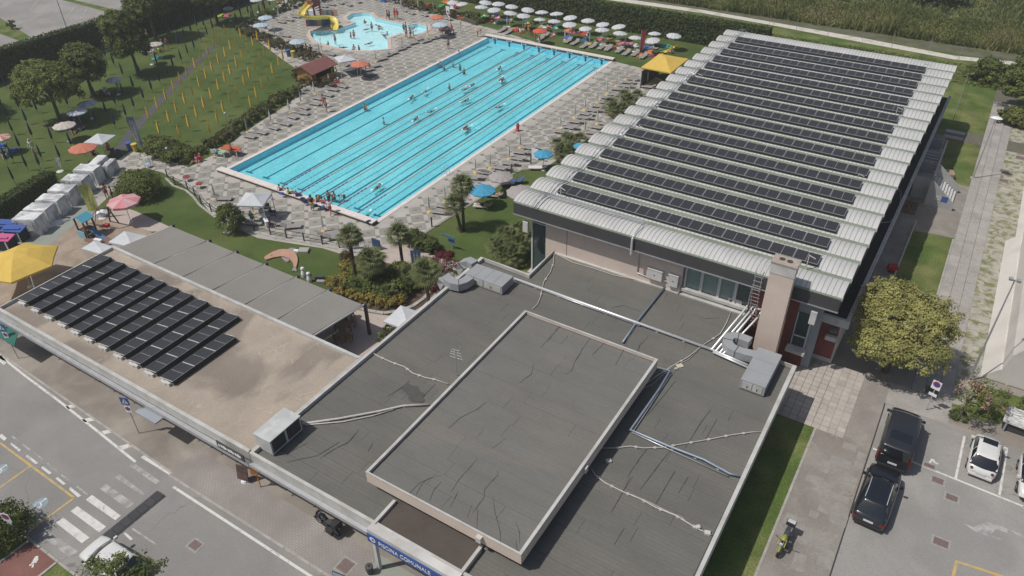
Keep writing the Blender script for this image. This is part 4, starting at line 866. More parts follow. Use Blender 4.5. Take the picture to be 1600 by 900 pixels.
acu = thing('air_conditioner', 'small white air conditioner with round fan under the hall windows', 'air conditioner', (-9.9, 43.7, 3.25))
gx = GV(1147, 480, 3.25); acu.location = gx
b = MB(); b.box(-.5, -.15, .1, .5, .2, .8); b.build('case', m_coping, acu, local=True)
b = MB(); b.lathe([(.26, 0), (.2, .01), (.0, .012)], 14); me = b.mesh('fan_grille', m_dk); part('fan_grille', me, acu, (-.15, -.155, .45), (R(90), 0, 0))
b = MB(); b.box(-.45, -.12, 0, -.35, .18, .1); b.box(.35, -.12, 0, .45, .18, .1); b.build('foot', m_dk, acu, local=True)
# tv antenna
g = GV(714, 587, 3.25); an = thing('tv_antenna', 'thin television antenna standing left of the raised roof box', 'antenna', g)
b = MB(); b.tube([(0, 0, 0), (0, 0, 2.2)], .022, 5); b.build('mast', m_alu, an, local=True)
for z, L_ in ((2.15, .5), (1.95, .7), (1.75, .8), (1.5, .9)):
    b = MB(); b.tube([(-L_/2, 0, z), (L_/2, .1, z)], .014, 4); b.tube([(-L_/3, 0, z-.1), (-L_/3, 0, z+.1)], .012, 4); b.tube([(L_/3, 0, z-.1), (L_/3, 0, z+.1)], .012, 4); b.build('crossbar', m_alu, an, local=True)
b = MB(); b.tube([(0, 0, 1.4), (0, .6, 2.1)], .014, 4); b.build('boom', m_alu, an, local=True)
# ---------------- cafe building
cf = thing('cafe_building', 'low building with brown stained roof carrying tilted solar panels', 'building', (-42, 22, 0))
CB = [(-55.4, 16.98), (-29.05, 16.98), (-29.05, 26.72), (-55.5, 26.72)]
b = MB(); b.box(-55.0, 18.4, 0, -29.1, 26.4, 3.0); b.build('wall', m_plasterw, cf)
b = MB(); b.prism(scaled(CB, -.04), 2.8, 3.25); b.build('roof_slab', m_cafe, cf)
coping_ring(CB, .24, 2.78, 3.5, cf, m_coping, skip=(1,))
b = MB(); b.box(-29.05, 17.2, 3.2, -28.98+.02, 26.7, 3.505); b.build('coping', m_coping, cf)
b = MB(); b.box(-55.4, 16.70, 2.5, -29.0, 16.95, 2.78); b.build('front_gutter', m_alu, cf)
for i in range(12):
    x = -54.2+2.2*i; b = MB(); b.beam((x, 16.62, 2.45), (x, 17.6, 1.95), .06, .06); b.beam((x, 16.62, 2.45), (x, 18.3, 2.45), .06, .06); b.build('bracket', m_dk, cf)
t = thing('awning', 'dark green awning under the left end of the cafe roof edge', 'awning', (-54.5, 16.4, 2)); b = MB(); b.add([(-57, 16.9, 2.6), (-52.9, 16.9, 2.6), (-52.5, 16.0, 1.9), (-57, 16.0, 1.9), (-57, 16.9, 2.56), (-52.9, 16.9, 2.56), (-52.5, 16.0, 1.86), (-57, 16.0, 1.86)], [(0,3,2,1),(4,5,6,7),(1,2,6,5),(2,3,7,6)]); b.build('cloth', mat('awning_green', (.02, .12, .09), .8, .05, 2), t)
t = thing('skylight_hood', 'grey glazed hood jutting out below the cafe roof edge behind the road sign', 'hood', (-36.5, 17, 2)); b = MB()
gq = [GV(212, 626, 2.7), GV(230, 636, 2.7), GV(230, 642, 2.2), GV(206, 629, 2.2)]
b.box(-38.9, 16.2, 2.2, -36.9, 16.9, 2.3); b.build('panel', m_greyw, t)
pvb2 = MB(); pvb2.box(-.64, -.85, -.02, .64, .85, .014, 1); pvb2.box(-.62, -.83, .014, .62, -.016, .019, 0); pvb2.box(-.62, .016, .014, .62, .82, .019, 0); pvm2 = pvb2.mesh('solar_panel', [m_pv, m_pvf])
gap_me = MB().box(-.01, -.84, 0, .015, .84, .36).mesh('gap_shade_plate', m_black); m_ball = mat('ballast', (.50, .50, .49), .8, .1, 3)  # black plate added to stand for the dark shadow gap behind each panel
bl = MB(); bl.box(-.5, -.09, 0, .45, .09, .12); bl.box(.05, -.09, .12, .42, .09, .22); bl.box(-.2, -.13, .0, .1, .13, .16); blm = bl.mesh('ballast_block', m_ball)
xs_ = [-54.55, -52.85, -51.2, -49.55, -48.0, -46.45, -44.85, -43.15, -41.5, -39.9, -38.25]
for i, x in enumerate(xs_):
    n_ = 4 if i < 10 else 3; y0_ = 18.5; pl_ = 1.74
    t = thing('solar_panel_array', '%s file of tilted solar panels on the brown roof, counted from the left' % ordn(i+1), 'solar panels', (x, y0_+n_*pl_/2, 3.25), 0, 'tilted panel files on the cafe roof')
    for k in range(n_): part('solar_panel', pvm2, t, (0, (k-n_/2+.5)*pl_, .29), (0, R(-10), 0)); part('gap_shade_plate', gap_me, t, (.625, (k-n_/2+.5)*pl_, .03))
    for k in range(n_+1): part('ballast_block', blm, t, (0, (k-n_/2)*pl_+(.02 if k else -.1), 0))
    for k in range(n_): part('clip', MB().beam((-.64, 0, .19), (.64, 0, .42), .035, .035).mesh('clip', m_coping) if k == 0 and i == 0 else bpy.data.meshes['clip'], t, (0, (k-n_/2)*pl_, 0))
b = MB(); b.beam(GV(52, 447, 3.3), GV(52, 447, 3.3)+Vector((0, 0, .9)), .05, .05); 
t = thing('roof_vent_pipe', 'thin bent white pipe at the left edge of the brown roof', 'pipe', GV(54, 450, 3.3)); b = MB(); b.tube([(0, 0, 0), (-.1, .1, .5), (-.25, .2, .9)], .05, 6); b.build('pipe', m_coping, t, local=True)
# small banner on the facade
t = thing('facade_banner', 'small dark board with white print on the cafe roof edge', 'sign', (-30.2, 16.6, 2.8)); b = MB(); b.box(-31.4, 16.62, 2.95, -29.1, 16.68, 3.5); b.build('board', m_dk, t); b = MB(); [b.box(-31.25+.2*k, 16.605, 3.12+.03*(k % 2), -31.13+.2*k+.04*(k % 3), 16.618, 3.30+.03*(k % 3)) for k in range(10)]; b.build('white_print', m_sw, t, kind='stuff')
# ---------------- shade pergola
pg = thing('shade_pergola', 'pergola of six grey canvas shades behind the cafe building', 'pergola', (-44, 29.4, 0))
m_can = mat('grey_canvas', (.225, .215, .195), .9, .04, .5, fine=(5, .03))
xo = [-54.9, -50.2, -46.9, -43.5, -40.05, -36.7, -33.2]; xi_ = [-55.6, -51.0, -47.5, -44.1, -40.6, -37.2, -33.8]
for i in range(6):
    P = []; a, c_ = xi_[i]+.04, xi_[i+1]-.06; d, e = xo[i]+.04, xo[i+1]-.06
    for k in range(7):
        f_ = k/6; y = 26.95+(31.6-26.95)*f_; sag = -.10*math.sin(math.pi*f_); P.append([(a+(d-a)*f_+( c_-a+(e-d-c_+a)*f_)*g_/6, y, 3.12-.1*f_+sag*(.3+.7*math.sin(math.pi*g_/6))) for g_ in range(7)])
    b = MB(); b.grid(P); b.grid([[(p[0], p[1], p[2]-.02) for p in r_] for r_ in P][::-1]); b.build('canvas', m_can, pg, smooth=True)
for i in range(7):
    b = MB(); b.beam((xi_[i]-.01, 26.8, 3.0), (xo[i]-.01, 31.9, 2.9), .07, .12); b.build('rafter', m_frame, pg)
    b = MB(); b.box(xo[i]-.12, 31.75, 0, xo[i]+.08, 31.95, 3.02); b.build('post', m_dk, pg)
# wooden furniture under the pergola
m_wood = mat('teak', (.24, .13, .07), .7, .15, 3)
def wchair(lab, x, y, rz, grp='wooden chairs under the pergola'):
    t = thing('garden_chair', lab, 'chair', (x, y, .016), rz, grp)
    b = MB(); b.box(-.24, -.24, .42, .24, .24, .46); b.build('seat', m_wood, t, local=True)
    b = MB(); b.box(-.24, .2, .5, .24, .25, .95); b.build('backrest', m_wood, t, local=True)
    for a, c_ in ((-.21, -.21), (.21, -.21), (.21, .21), (-.21, .21)):
        b = MB(); b.box(a-.03, c_-.03, 0, a+.03, c_+.03, .46 if c_ < 0 else .9); b.build('leg', m_wood, t, local=True)
    for a in (-.26, .26):
        b = MB(); b.box(a-.025, -.2, .62, a+.025, .24, .66); b.build('armrest', m_wood, t, local=True)
t = thing('garden_table', 'wooden table under the last pergola shade', 'table', (*G2(537, 519), .016)); b = MB(); b.box(-.55, -.4, .7, .55, .4, .75); b.build('tabletop', m_wood, t, local=True)
for a, c_ in ((-.48, -.33), (.48, -.33), (.48, .33), (-.48, .33)): MB().box(a-.035, c_-.035, 0, a+.035, c_+.035, .7).build('leg', m_wood, t, local=True)
for q in ((529, 537, R(160), 'wooden armchair nearest the cafe wall at the table'), (546, 533, R(200), 'wooden armchair right of the table'), (530, 515, R(10), 'wooden armchair behind the table'), (552, 509, R(-60), 'wooden armchair between the table and the grey post'), (548, 498, R(-70), 'far wooden armchair under the last shade')): wchair(q[3], *G2(q[0], q[1]), q[2])
# ---------------- white tent hall on the right
m_pvc = mat('white_pvc', (.60, .575, .535), .65, .05, .35, c2=(.54, .515, .475), c2s=.25, fine=(2, .03))
th = thing('tent_hall', 'large white fabric sports hall standing at the right edge', 'building', (16, 65, 0))
for (ya, yb, xa) in ((50.5, 71.0, 6.6), (71.0, 91.0, 7.3)):
    n_ = 14; rows = []
    for k in range(n_+1):
        a = math.pi*k/n_; x = xa+1.0+9*(1-math.cos(a)); z = 1.1+5.2*math.sin(a)**.9; rows.append([(x, ya+(yb-ya)*j/16, z-.10*abs(math.sin(math.pi*j/4))) for j in range(17)])
    rows = [[(xa, ya+(yb-ya)*j/16-.0, 0.02) for j in range(17)], [(xa+.9, ya+(yb-ya)*j/16, 1.05) for j in range(17)]]+rows+[[(xa+20, ya+(yb-ya)*j/16, 0.02) for j in range(17)]]
    if ya < 60: ya_ = ya
    b = MB(); b.grid(rows[::-1]); 
    b.add([r_[0] for r_ in rows], [tuple(range(len(rows)))[::-1]]); b.build('fabric_bay', m_pvc, th, smooth=False)
b = MB(); b.box(6.3, 49.6, 0, 30, 50.4, .03); b.build('tent_footing', m_conc, kind='structure')
# ================================================================== vegetation
def leafm(name, c, transl=.36, rough=.7): return mat(name, tuple(x*1.42 for x in c) if max(c) < .2 else c, rough, .22, .9, rand=.05, transl=transl, spec=.25)
L_big = [leafm('leaf_yellowgreen', (.35, .345, .125)), leafm('leaf_yellowgreen_light', (.42, .405, .155)), leafm('leaf_yellowgreen_dark', (.28, .28, .10))]
L_mid = [leafm('leaf_mid', (.098, .124, .034)), leafm('leaf_mid_light', (.132, .162, .044)), leafm('leaf_mid_dark', (.066, .086, .026))]
L_drk = [leafm('leaf_deep', (.068, .092, .032)), leafm('leaf_deep_light', (.092, .120, .040)), leafm('leaf_deep_dark', (.048, .066, .024))]
L_fre = [leafm('leaf_fresh', (.15, .165, .045)), leafm('leaf_fresh_light', (.23, .24, .08)), leafm('leaf_fresh_dark', (.085, .10, .028))]
L_hed = [leafm('leaf_hedge', (.040, .058, .015), .15), leafm('leaf_hedge_light', (.058, .078, .02), .15), leafm('leaf_hedge_dark', (.028, .042, .012), .15)]
L_brn = [leafm('leaf_russet', (.10, .075, .038)), leafm('leaf_olive', (.085, .092, .034)), leafm('leaf_umber', (.065, .055, .03))]
L_yel = [leafm('leaf_gold', (.34, .25, .055)), leafm('leaf_gold_light', (.43, .34, .09)), leafm('leaf_gold_green', (.19, .17, .05))]
L_red = [leafm('leaf_crimson', (.13, .025, .03)), leafm('leaf_crimson_light', (.20, .04, .045)), leafm('leaf_crimson_dark', (.07, .02, .025))]
m_bark = mat('bark', (.115, .09, .07), .95, .2, 5, bump=.8, bscale=12); m_pbark = mat('palm_bark', (.085, .065, .048), .95, .25, 8, bump=1.0, bscale=18)
def tree(name, lab, base, lobes, nleaf, size, mats, rc=.55, trunk_r=.16, cat='tree', shell=.5, group=None, tl=None):
    "lobes relative to base"
    t = thing(name, lab, cat, (base[0], base[1], 0), 0, group)
    per = 40; P, Nn, MI = crown_pts(lobes, max(6, nleaf//per), per, rc, shell)
    o = part('crown', leaf_mesh('crown', P, Nn, size, mats, MI), t)
    top = max(l[2] for l in lobes); b = MB(); c0 = lobes[0]; zt = c0[2]+.2*c0[5]
    b.tube([(0, 0, -.1), (.03, .02, zt*.35), (c0[0]*.4, c0[1]*.4, zt*.7), (c0[0], c0[1], zt)], [trunk_r*1.25, trunk_r, trunk_r*.8, trunk_r*.35], 8)
    for k in range(7):
        l = lobes[k % len(lobes)]; a = random.uniform(0, 6.28); q = (l[0]+l[3]*.6*math.cos(a), l[1]+l[4]*.6*math.sin(a), l[2]+l[5]*random.uniform(-.2, .5))
        s = (c0[0]*.3, c0[1]*.3, zt*.55); b.tube([s, ((s[0]+q[0])/2, (s[1]+q[1])/2, (s[2]+q[2])/2+.25), q], [trunk_r*.5, trunk_r*.32, trunk_r*.12], 5)
    b.build('trunk', m_bark, t, local=True); return t
tree('broadleaf_tree', 'large round yellow-green tree standing beside the black van', (.85, 47.6), [(0, .2, 3.8, 2.9, 2.9, 2.0), (-.9, 1.5, 4.7, 2.3, 2.1, 1.6), (1.4, 1.0, 4.5, 2.1, 2.1, 1.6), (1.2, -1.1, 3.3, 2.2, 1.8, 1.4), (-.8, -1.5, 3.1, 1.9, 1.6, 1.2)], 48000, .085, L_big, .42, .2)
g = GV(197, 885, 3.0)
tree('young_tree', 'loose leafy young tree overhanging the white car on the road', (g.x, g.y), [(.3, -.5, 3.0, 1.4, 1.4, 1.1), (1.7, .0, 3.0, 1.2, 1.2, .9), (-.7, -1.1, 2.9, 1.0, 1.1, .8), (.8, -1.9, 2.6, 1.9, 1.5, 1.1)], 3800, .085, [leafm('leaf_lime', (.12, .15, .045)), leafm('leaf_lime_light', (.19, .22, .07)), leafm('leaf_lime_dark', (.07, .09, .03))], .42, .09)
LT = [((-91.5, 43.4), [(0, 0, 4.3, 3.6, 3.6, 2.8), (-.6, -.3, 5.2, 2.8, 2.8, 2.0)], 24000, L_fre, 'roundest tree on the left lawn with sunlit yellowish top'),
      ((-95.5, 50.4), [(0, 0, 4.1, 2.6, 2.6, 2.5), (.2, .2, 3.0, 2.1, 2.1, 1.4)], 14000, L_drk, 'smaller dark tree just right of the roundest lawn tree'),
      ((-96.8, 58.1), [(-.2, 0, 4.2, 2.7, 2.7, 2.5), (-.7, -.4, 6.7, 2.2, 2.2, 1.9)], 20000, L_mid, 'tall two-lobed tree in the middle of the left lawn'),
      ((-107.8, 69.2), [(0, 0, 5.2, 3.2, 3.2, 2.9)], 14000, L_drk, 'dark tree beside the long hedge at the top left'),
      ((-105.6, 79.2), [(0, 0, 4.6, 2.9, 2.9, 2.3)], 11000, L_mid, 'tree at the top of the lawn shading a towel'),
      ((-102.5, 37.5), [(0, 0, 3.9, 3.2, 3.0, 2.9), (-1.6, 1.5, 3.0, 2.4, 2.4, 2.0)], 14000, L_drk, 'broad dark tree at the left edge of the picture')]
for b_, l_, n_, m_, lab in LT: tree('lawn_tree', lab, b_, l_, n_, .15, ([L_mid[0], L_mid[1], L_drk[1]] if m_ is L_drk else m_) if m_ is not L_fre else [L_mid[1], L_fre[0], L_mid[0]], .55, .2, group='trees on the left lawn')
tree('dark_tree', 'big dark spreading tree at the right edge above the rear lawn', (6.5, 104), [(0, 0, 4.6, 3.4, 3.4, 3.2), (-2.0, -.5, 3.2, 2.6, 2.4, 2.2), (1.5, 1.2, 5.5, 2.6, 2.6, 2.2)], 16000, .16, L_mid, .55, .25)
for q, l_, m_, lab in (((1540, 128), [(0, 0, 1.4, 2.4, 1.8, 1.6), (-1.2, .5, .9, 1.6, 1.4, 1.0)], L_mid, 'sprawling green bush left of the big dark tree'), ((1588, 196), [(0, 0, .9, 2.2, 1.3, 1.0)], L_fre, 'light green bush at the foot of the big dark tree')):
    tree('wild_bush', lab, G2(*q), l_, 5000, .15, m_, .5, .08, 'bush')
def shrub(lab, px_, py_, r_, h_, mats, n_=1400, name='shrub', size=.09, group=None, xy=None, cat='bush'):
    g = xy or G2(px_, py_); t = thing(name, lab, cat, (g[0], g[1], 0), random.uniform(0, 6), group)
    P, Nn, MI = crown_pts([(0, 0, h_*.5, r_, r_*.95, h_*.5)], max(5, n_//30), 30, r_*.28, .55); part('foliage', leaf_mesh('foliage', P, Nn, size, mats, MI), t)
    b = MB()
    for k in range(4): a = k*1.6; b.tube([(0, 0, 0), (r_*.4*math.cos(a), r_*.4*math.sin(a), h_*.6)], [.05, .02], 4)
    b.build('stem', m_bark, t, local=True); return t
shrub('big spreading light green bush above the left playground', 0, 0, 2.2, 2.3, L_fre[2:]+[L_mid[0], L_mid[1]], 7000, xy=(-66.9, 36.7), size=.10)
shrub('lower left lobe of green bush beside the big spreading bush', 0, 0, 1.3, 1.7, [L_mid[1], L_mid[0], L_fre[0]], 2500, xy=(-69.6, 37.6), size=.10)
shrub('round clipped green bush at the lawn fence', 0, 0, 1.28, 2.7, [L_mid[0], L_mid[1], L_mid[2]], 5500, xy=(-54.0, 36.8), size=.085)
for q, r_, h_, lab in (((258, 245), 2.0, 1.9, 'left olive bush at the top left corner of the pool deck'), ((280, 250), 1.7, 1.6, 'right olive bush at the top left corner of the pool deck'), ((241, 232), 1.2, 1.3, 'small olive bush at the foot of the blue flag')): shrub(lab, *q, r_, h_, [L_mid[0], L_brn[1], L_mid[1]], 3000, size=.12)
def shrub_line(pts, n_, r_, h_, mats, what, grp, nl=700):
    P = [Vector(G2(*p)) for p in pts]; D = [0]
    for i in range(len(P)-1): D.append(D[-1]+(P[i+1]-P[i]).length)
    for k in range(n_):
        s = D[-1]*(k+.5)/n_; i = max(j for j in range(len(D)-1) if D[j] <= s); f_ = (s-D[i])/(D[i+1]-D[i]); q = P[i].lerp(P[i+1], f_)
        shrub('%s shrub %s' % (ordn(k+1), what), 0, 0, r_*random.uniform(.8, 1.2), h_*random.uniform(.8, 1.2), [mats[(k+j) % 3] for j in range(3)], nl, xy=(q.x+random.uniform(-.2, .2), q.y+random.uniform(-.2, .2)), size=.12, group=grp)
shrub_line([(378, 48), (400, 60), (425, 70), (450, 80), (478, 92), (505, 100)], 12, 1.1, 1.2, L_brn, 'in the russet bed above the brown hut, from the left', 'russet bed above the hut')
shrub_line([(462, 118), (478, 130), (500, 134), (520, 137)], 6, 1.0, 1.1, L_brn, 'around the brown hut, from the left', 'shrubs around the hut')
shrub_line([(300, 245), (322, 233), (345, 221), (372, 203), (398, 184), (425, 168), (450, 152), (472, 142)], 15, .95, 1.1, [L_brn[1], L_mid[0], L_brn[0]], 'along the left side of the pool deck, from the near end', 'shrubs along the left of the deck')
shrub_line([(388, 40), (412, 30), (440, 19), (468, 9), (500, 3), (530, -4)], 12, 1.0, 1.1, [L_brn[1], L_mid[0], L_mid[2]], 'between the lawn and the slide, from the left', 'shrubs beside the slide')
shrub_line([(575, -6), (600, 1), (628, 9), (655, 16), (685, 23), (712, 29)], 10, 1.0, 1.3, L_brn, 'behind the childrens pool, from the left', 'russet bed behind the childrens pool')
shrub_line([(728, 26), (742, 31), (753, 37)], 4, .9, 1.0, [L_fre[2], L_mid[0], L_brn[1]], 'beside the wooden gate near the far pool corner', 'shrubs near the far pool corner')
# planted bed between lawn and terrace
b = MB(); b.prism([G2(*p) for p in ((520, 440), (535, 425), (550, 402), (575, 400), (600, 412), (640, 418), (665, 432), (683, 445), (680, 458), (660, 478), (640, 490), (600, 492), (560, 482), (530, 468))], .0, .045); b.build('planted_bed', m_soil, kind='structure')
ground_sheet('garden_path', [(575, 399), (590, 388), (640, 381), (660, 392), (700, 408), (730, 412), (745, 420), (735, 430), (700, 420), (695, 445), (665, 432), (640, 417), (600, 411)], .05, m_beige)
bedk = [(556, 481), (575, 487), (600, 491), (622, 488), (645, 480), (662, 468), (676, 453), (688, 438)]
hk4 = thing('bed_kerb', 'x', 'x', (*G2(600, 490), 0)); del hk4['label']; del hk4['category']; hk4['kind'] = 'structure'
for i in range(len(bedk)-1): kerb_run(hk4, G2(*bedk[i]), G2(*bedk[i+1]), 2, .3, .2, .16)
for k, (x, y, r_) in enumerate(((523, 447, .75), (541, 421, .6), (536, 462, .6), (552, 466, .6), (566, 471, .65), (581, 473, .65), (596, 477, .7), (612, 478, .65), (625, 475, .5), (540, 440, .5))):
    shrub('%s golden yellow bush at the near rim of the palm bed, from the left' % ordn(k+1), x, y, r_*1.1, .9, L_yel, 900, size=.07, group='golden bushes on the rim of the palm bed')
for k, (x, y, r_, h_, m_) in enumerate(((552, 452, 1.0, 1.2, L_mid), (575, 458, 1.1, 1.4, L_mid), (600, 462, 1.1, 1.3, [L_mid[0], L_fre[0], L_mid[1]]), (622, 462, 1.1, 1.4, [L_mid[0], L_fre[2], L_mid[1]]), (640, 452, 1.0, 1.3, L_mid), (600, 440, 1.0, 1.2, L_drk), (625, 435, 1.1, 1.5, L_mid), (560, 432, .8, 1.0, [L_mid[1], L_fre[0], L_mid[0]]), (655, 432, .9, 1.0, L_drk), (570, 410, .6, .8, L_fre), (540, 405, .5, .7, L_brn))):
    shrub('%s green shrub filling the palm bed, counted from the left' % ordn(k+1), x, y, r_, h_, m_, 1500, size=.10, group='green shrubs in the palm bed')
for k, (x, y, r_, h_, lab) in enumerate(((692, 425, 1.2, 1.6, 'wide dark crimson bush left of the rear air unit'), (678, 455, .6, 1.1, 'narrow crimson bush at the left roof edge'), (688, 397, .6, .35, 'low crimson flower patch at the near lawn corner'), (700, 400, .5, .3, 'small red flower patch right of the crimson one'))): shrub(lab, x, y, r_, h_, L_red, 1400, size=.07)
for k, (x, y, r_, h_) in enumerate(((648, 385, 1.0, 1.5), (662, 388, .9, 1.3), (675, 392, .8, 1.2))): shrub('%s dark spiky bush behind the blue flag, from the left' % ordn(k+1), x, y, r_, h_, [L_mid[0], L_drk[0], L_brn[1]], 1600, size=.13, group='dark bushes behind the blue flag')
g = G(15, 842); shrub('dense green roadside bush by the bottom left road sign', 0, 0, 1.75, 2.0, [L_mid[0], L_brn[1], L_mid[2]], 6000, xy=(g[0]-.4, g[1]-.2), size=.08)
shrub('low green plant strip beside the left wall of the dark roof', 598, 530, .5, .6, L_mid, 500, size=.08); shrub('second low green plant beside the left wall of the dark roof', 610, 518, .5, .6, L_mid, 500, size=.08)
shrub('small bush on the far car park verge', 20, 46, .8, 1.4, L_mid, 600, size=.14)
shrub('dark clump in the far field at the top edge', 1462, 2, 5.0, 3.0, L_drk, 3500, size=.3); shrub('dark round bush at the right edge behind the white board', 1604, 650, .8, 1.5, L_mid, 1500, size=.09)
# oleander
t = tree('oleander', 'oleander bush with pink flowers near the white cars', G2(1497, 655), [(.3, .5, 1.9, 1.1, 1.1, .9), (1.3, 1.0, 1.9, 1.2, 1.1, .9), (.9, -.1, 1.4, .9, .9, .8)], 2600, .075, [L_mid[0], L_mid[1], leafm('leaf_oleander', (.14, .14, .07))], .4, .06, 'bush')
P, Nn, MI = crown_pts([(.3, .5, 2.0, 1.2, 1.2, 1.0), (1.4, 1.0, 2.0, 1.3, 1.2, 1.0)], 26, 16, .25, .8); part('flowers', leaf_mesh('flowers', P, Nn, .055, [mat('petal_pink', (.50, .24, .22), .7, .15, 3), mat('petal_pale', (.55, .38, .34), .7, .1, 3), mat('petal_rose', (.42, .18, .18), .7, .1, 3)], MI), t)
shrub('low bright green tuft at the foot of the oleander', 1496, 652, .6, .5, L_mid, 900, size=.06)
# hedges
def hedge(lab, p, q, th_, h_, n_, mats=L_hed, size=.14, name='hedge'):
    p = Vector((p[0], p[1], 0)); q = Vector((q[0], q[1], 0)); d = (q-p); L_ = d.length; d.normalize(); nn = Vector((-d.y, d.x, 0))
    t = thing(name, lab, 'hedge', tuple((p+q)/2)); b = MB(); nx = max(4, int(L_/1.5)); rows = []
    prof = [(-th_/2+.15, 0), (-th_/2+.12, h_*.9), (-th_/2+.3, h_-.12), (th_/2-.3, h_-.12), (th_/2-.12, h_*.9), (th_/2-.15, 0)]
    for i in range(nx+1): rows.append([p+d*(L_*i/nx)+nn*(a+.06*math.sin(i*1.7+j))+Vector((0, 0, z+(.08*math.sin(i*.9+j) if z > 0 else 0))) for j, (a, z) in enumerate(prof)])
    b.grid(rows); b.add(rows[0], [tuple(range(len(prof)))]); b.add(rows[-1], [tuple(range(len(prof)))[::-1]]); b.build('hedge_core', mat('hedge_core', (.014, .022, .008), .95, .2, 2), t)
    per = 2*h_+th_; u = rng.uniform(0, L_, n_); v = rng.uniform(0, per, n_); x = np.where(v < h_, -th_/2, np.where(v < h_+th_, v-h_-th_/2, th_/2)); z = np.where(v < h_, v, np.where(v < h_+th_, h_, per-v))
    N3 = np.stack([np.where(v < h_, -1., np.where(v < h_+th_, 0, 1.)), np.zeros(n_), np.where((v >= h_) & (v < h_+th_), 1., .15)], 1)
    nz = rng.normal(0, .07, n_); D = np.array(d); NN = np.array(nn)
    P = np.array(p)-np.array(wl(t))+D*u[:, None]+NN*(x+nz*np.sign(x))[:, None]+np.array([0, 0, 1.])*(z+np.abs(nz)*(z >= h_-.01))[:, None]
    NV = NN*N3[:, :1]+np.array([0, 0, 1.])*N3[:, 2:]
    part('foliage', leaf_mesh('foliage', P, NV, size, mats, rng.integers(0, 3, n_)), t); return t
hedge('tall dark clipped hedge between the left lawn and the car park', (-111.4, 38), (-111.6, 92), 1.7, 3.9, 26000)
hedge('long tall dark clipped hedge behind the white parasols', (-95, 112.0), (-70.5, 109.0), 1.7, 3.4, 12000, size=.16)
hedge('long tall dark clipped hedge running to the far end of the vaulted hall', (-70.5, 109.0), (-26, 108.4), 1.7, 3.5, 22000, size=.16)
hedge('low dark hedge on the lawn side of the white covered tents', G2(86, 288), G2(-60, 378), 1.3, 1.5, 9000, size=.10)
# verge strips with lighter green around car park
for pts, lab in ((((0, 28), (48, 58), (30, 64), (-20, 45)), 'verge_left'), (((90, -6), (175, 14), (172, 20), (120, 6), (80, -4)), 'verge_top')):
    ground_sheet('verge', pts, .022, m_grass)
# reed bank beside the gravel track
def blades(name, x0_, x1_, y0_, y1_, n_, h_, mats, wd=.10, cl=None, z0=0.0):
    u = rng.uniform(x0_, x1_, n_); v = rng.uniform(0, 1, n_); 
    yy = y0_+(y1_-y0_)*v; hh = h_*rng.uniform(.55, 1.1, n_)*(.8+.3*np.sin(u*.35)+.15*np.sin(u*1.3))
    B = np.stack([u, yy, np.zeros(n_)+z0], 1); a = rng.uniform(0, math.pi, n_); d = np.stack([np.cos(a), np.sin(a), np.zeros(n_)], 1)*wd; ln = rng.normal(0, .28, (n_, 2))
    T = B+np.stack([ln[:, 0], ln[:, 1], hh], 1); V = np.stack([B-d, B+d, T+d*.4, T-d*.4], 1).reshape(-1, 3)
    me = bpy.data.meshes.new(name); me.vertices.add(4*n_); me.vertices.foreach_set('co', V.ravel()); me.loops.add(4*n_); me.loops.foreach_set('vertex_index', np.arange(4*n_)); me.polygons.add(n_); me.polygons.foreach_set('loop_start', np.arange(0, 4*n_, 4)); me.polygons.foreach_set('loop_total', np.full(n_, 4))
    for m_ in mats: me.materials.append(m_)
    cn = (np.sin(u*.21)+np.sin(u*.77+1)+np.sin(yy*.5)+rng.normal(0, .9, n_)); me.polygons.foreach_set('material_index', np.clip((cn+1.5).astype(np.int32), 0, len(mats)-1)); me.update(calc_edges=True)
    o = bpy.data.objects.new(name, me); COL.objects.link(o); return o
m_rd = [leafm('reed_dark', (.115, .135, .042)), leafm('reed_mid', (.165, .18, .058)), leafm('reed_light', (.195, .198, .07)), leafm('reed_dry', (.29, .27, .12))]
rb = blades('reed_bank', -64, 16, 125.5, 137.5, 70000, 1.45, m_rd, .13); tag(rb, 'dense bank of tall green reeds beyond the pale gravel track', 'reeds', kind='stuff')
cr = blades('crop_field', -70, 30, 138, 175, 22000, 1.1, [m_rd[1], leafm('crop_grey', (.11, .13, .06)), m_rd[0]], .16); tag(cr, 'greyish green crop growing in the far field behind the reeds', 'crop', kind='stuff')
mg = blades('meadow_grass', -75, 8, 109.6, 117.6, 16000, .28, [m_rd[0], m_rd[1], leafm('meadow_green', (.075, .11, .028))], .08); tag(mg, 'rough meadow grass between the tall hedge and the gravel track', 'grass', kind='stuff')
b = MB(); b.sheet([(-64, 122.2), (16, 121.6), (16, 126.5), (-64, 126.5)], .012); b.build('ditch', mat('ditch_mud', (.115, .115, .075), .9, .2, .6, c2=(.09, .10, .045), c2s=.4), kind='structure')
# palms
fr = MB(); fr.tube([(0, 0, 0), (.28, 0, .10), (.5, 0, .12)], .014, 3)
for k in range(13):
    a = R(-84+168*k/12); c_, s_ = math.cos(a), math.sin(a); L_ = .60-.1*abs(math.sin(a)); z1 = .12+.02*math.cos(a); dr = -.06-.16*random.random()
    p = (.5, 0); m1 = (.5+L_*.6*c_, L_*.6*s_); tip = (.5+L_*1.05*c_, L_*1.05*s_); wv = .032
    fr.add([(p[0], p[1], .12), (m1[0]+s_*wv, m1[1]-c_*wv, z1+.01), (tip[0], tip[1], z1+dr), (m1[0]-s_*wv, m1[1]+c_*wv, z1+.03)], [(0, 1, 2, 3)])
frm = [leafm('palm_leaf', (.095, .115, .045), .2), leafm('palm_leaf_bright', (.18, .20, .085), .2), leafm('palm_leaf_old', (.25, .22, .09), .2)]
frond_me = fr.mesh('frond', frm[0])
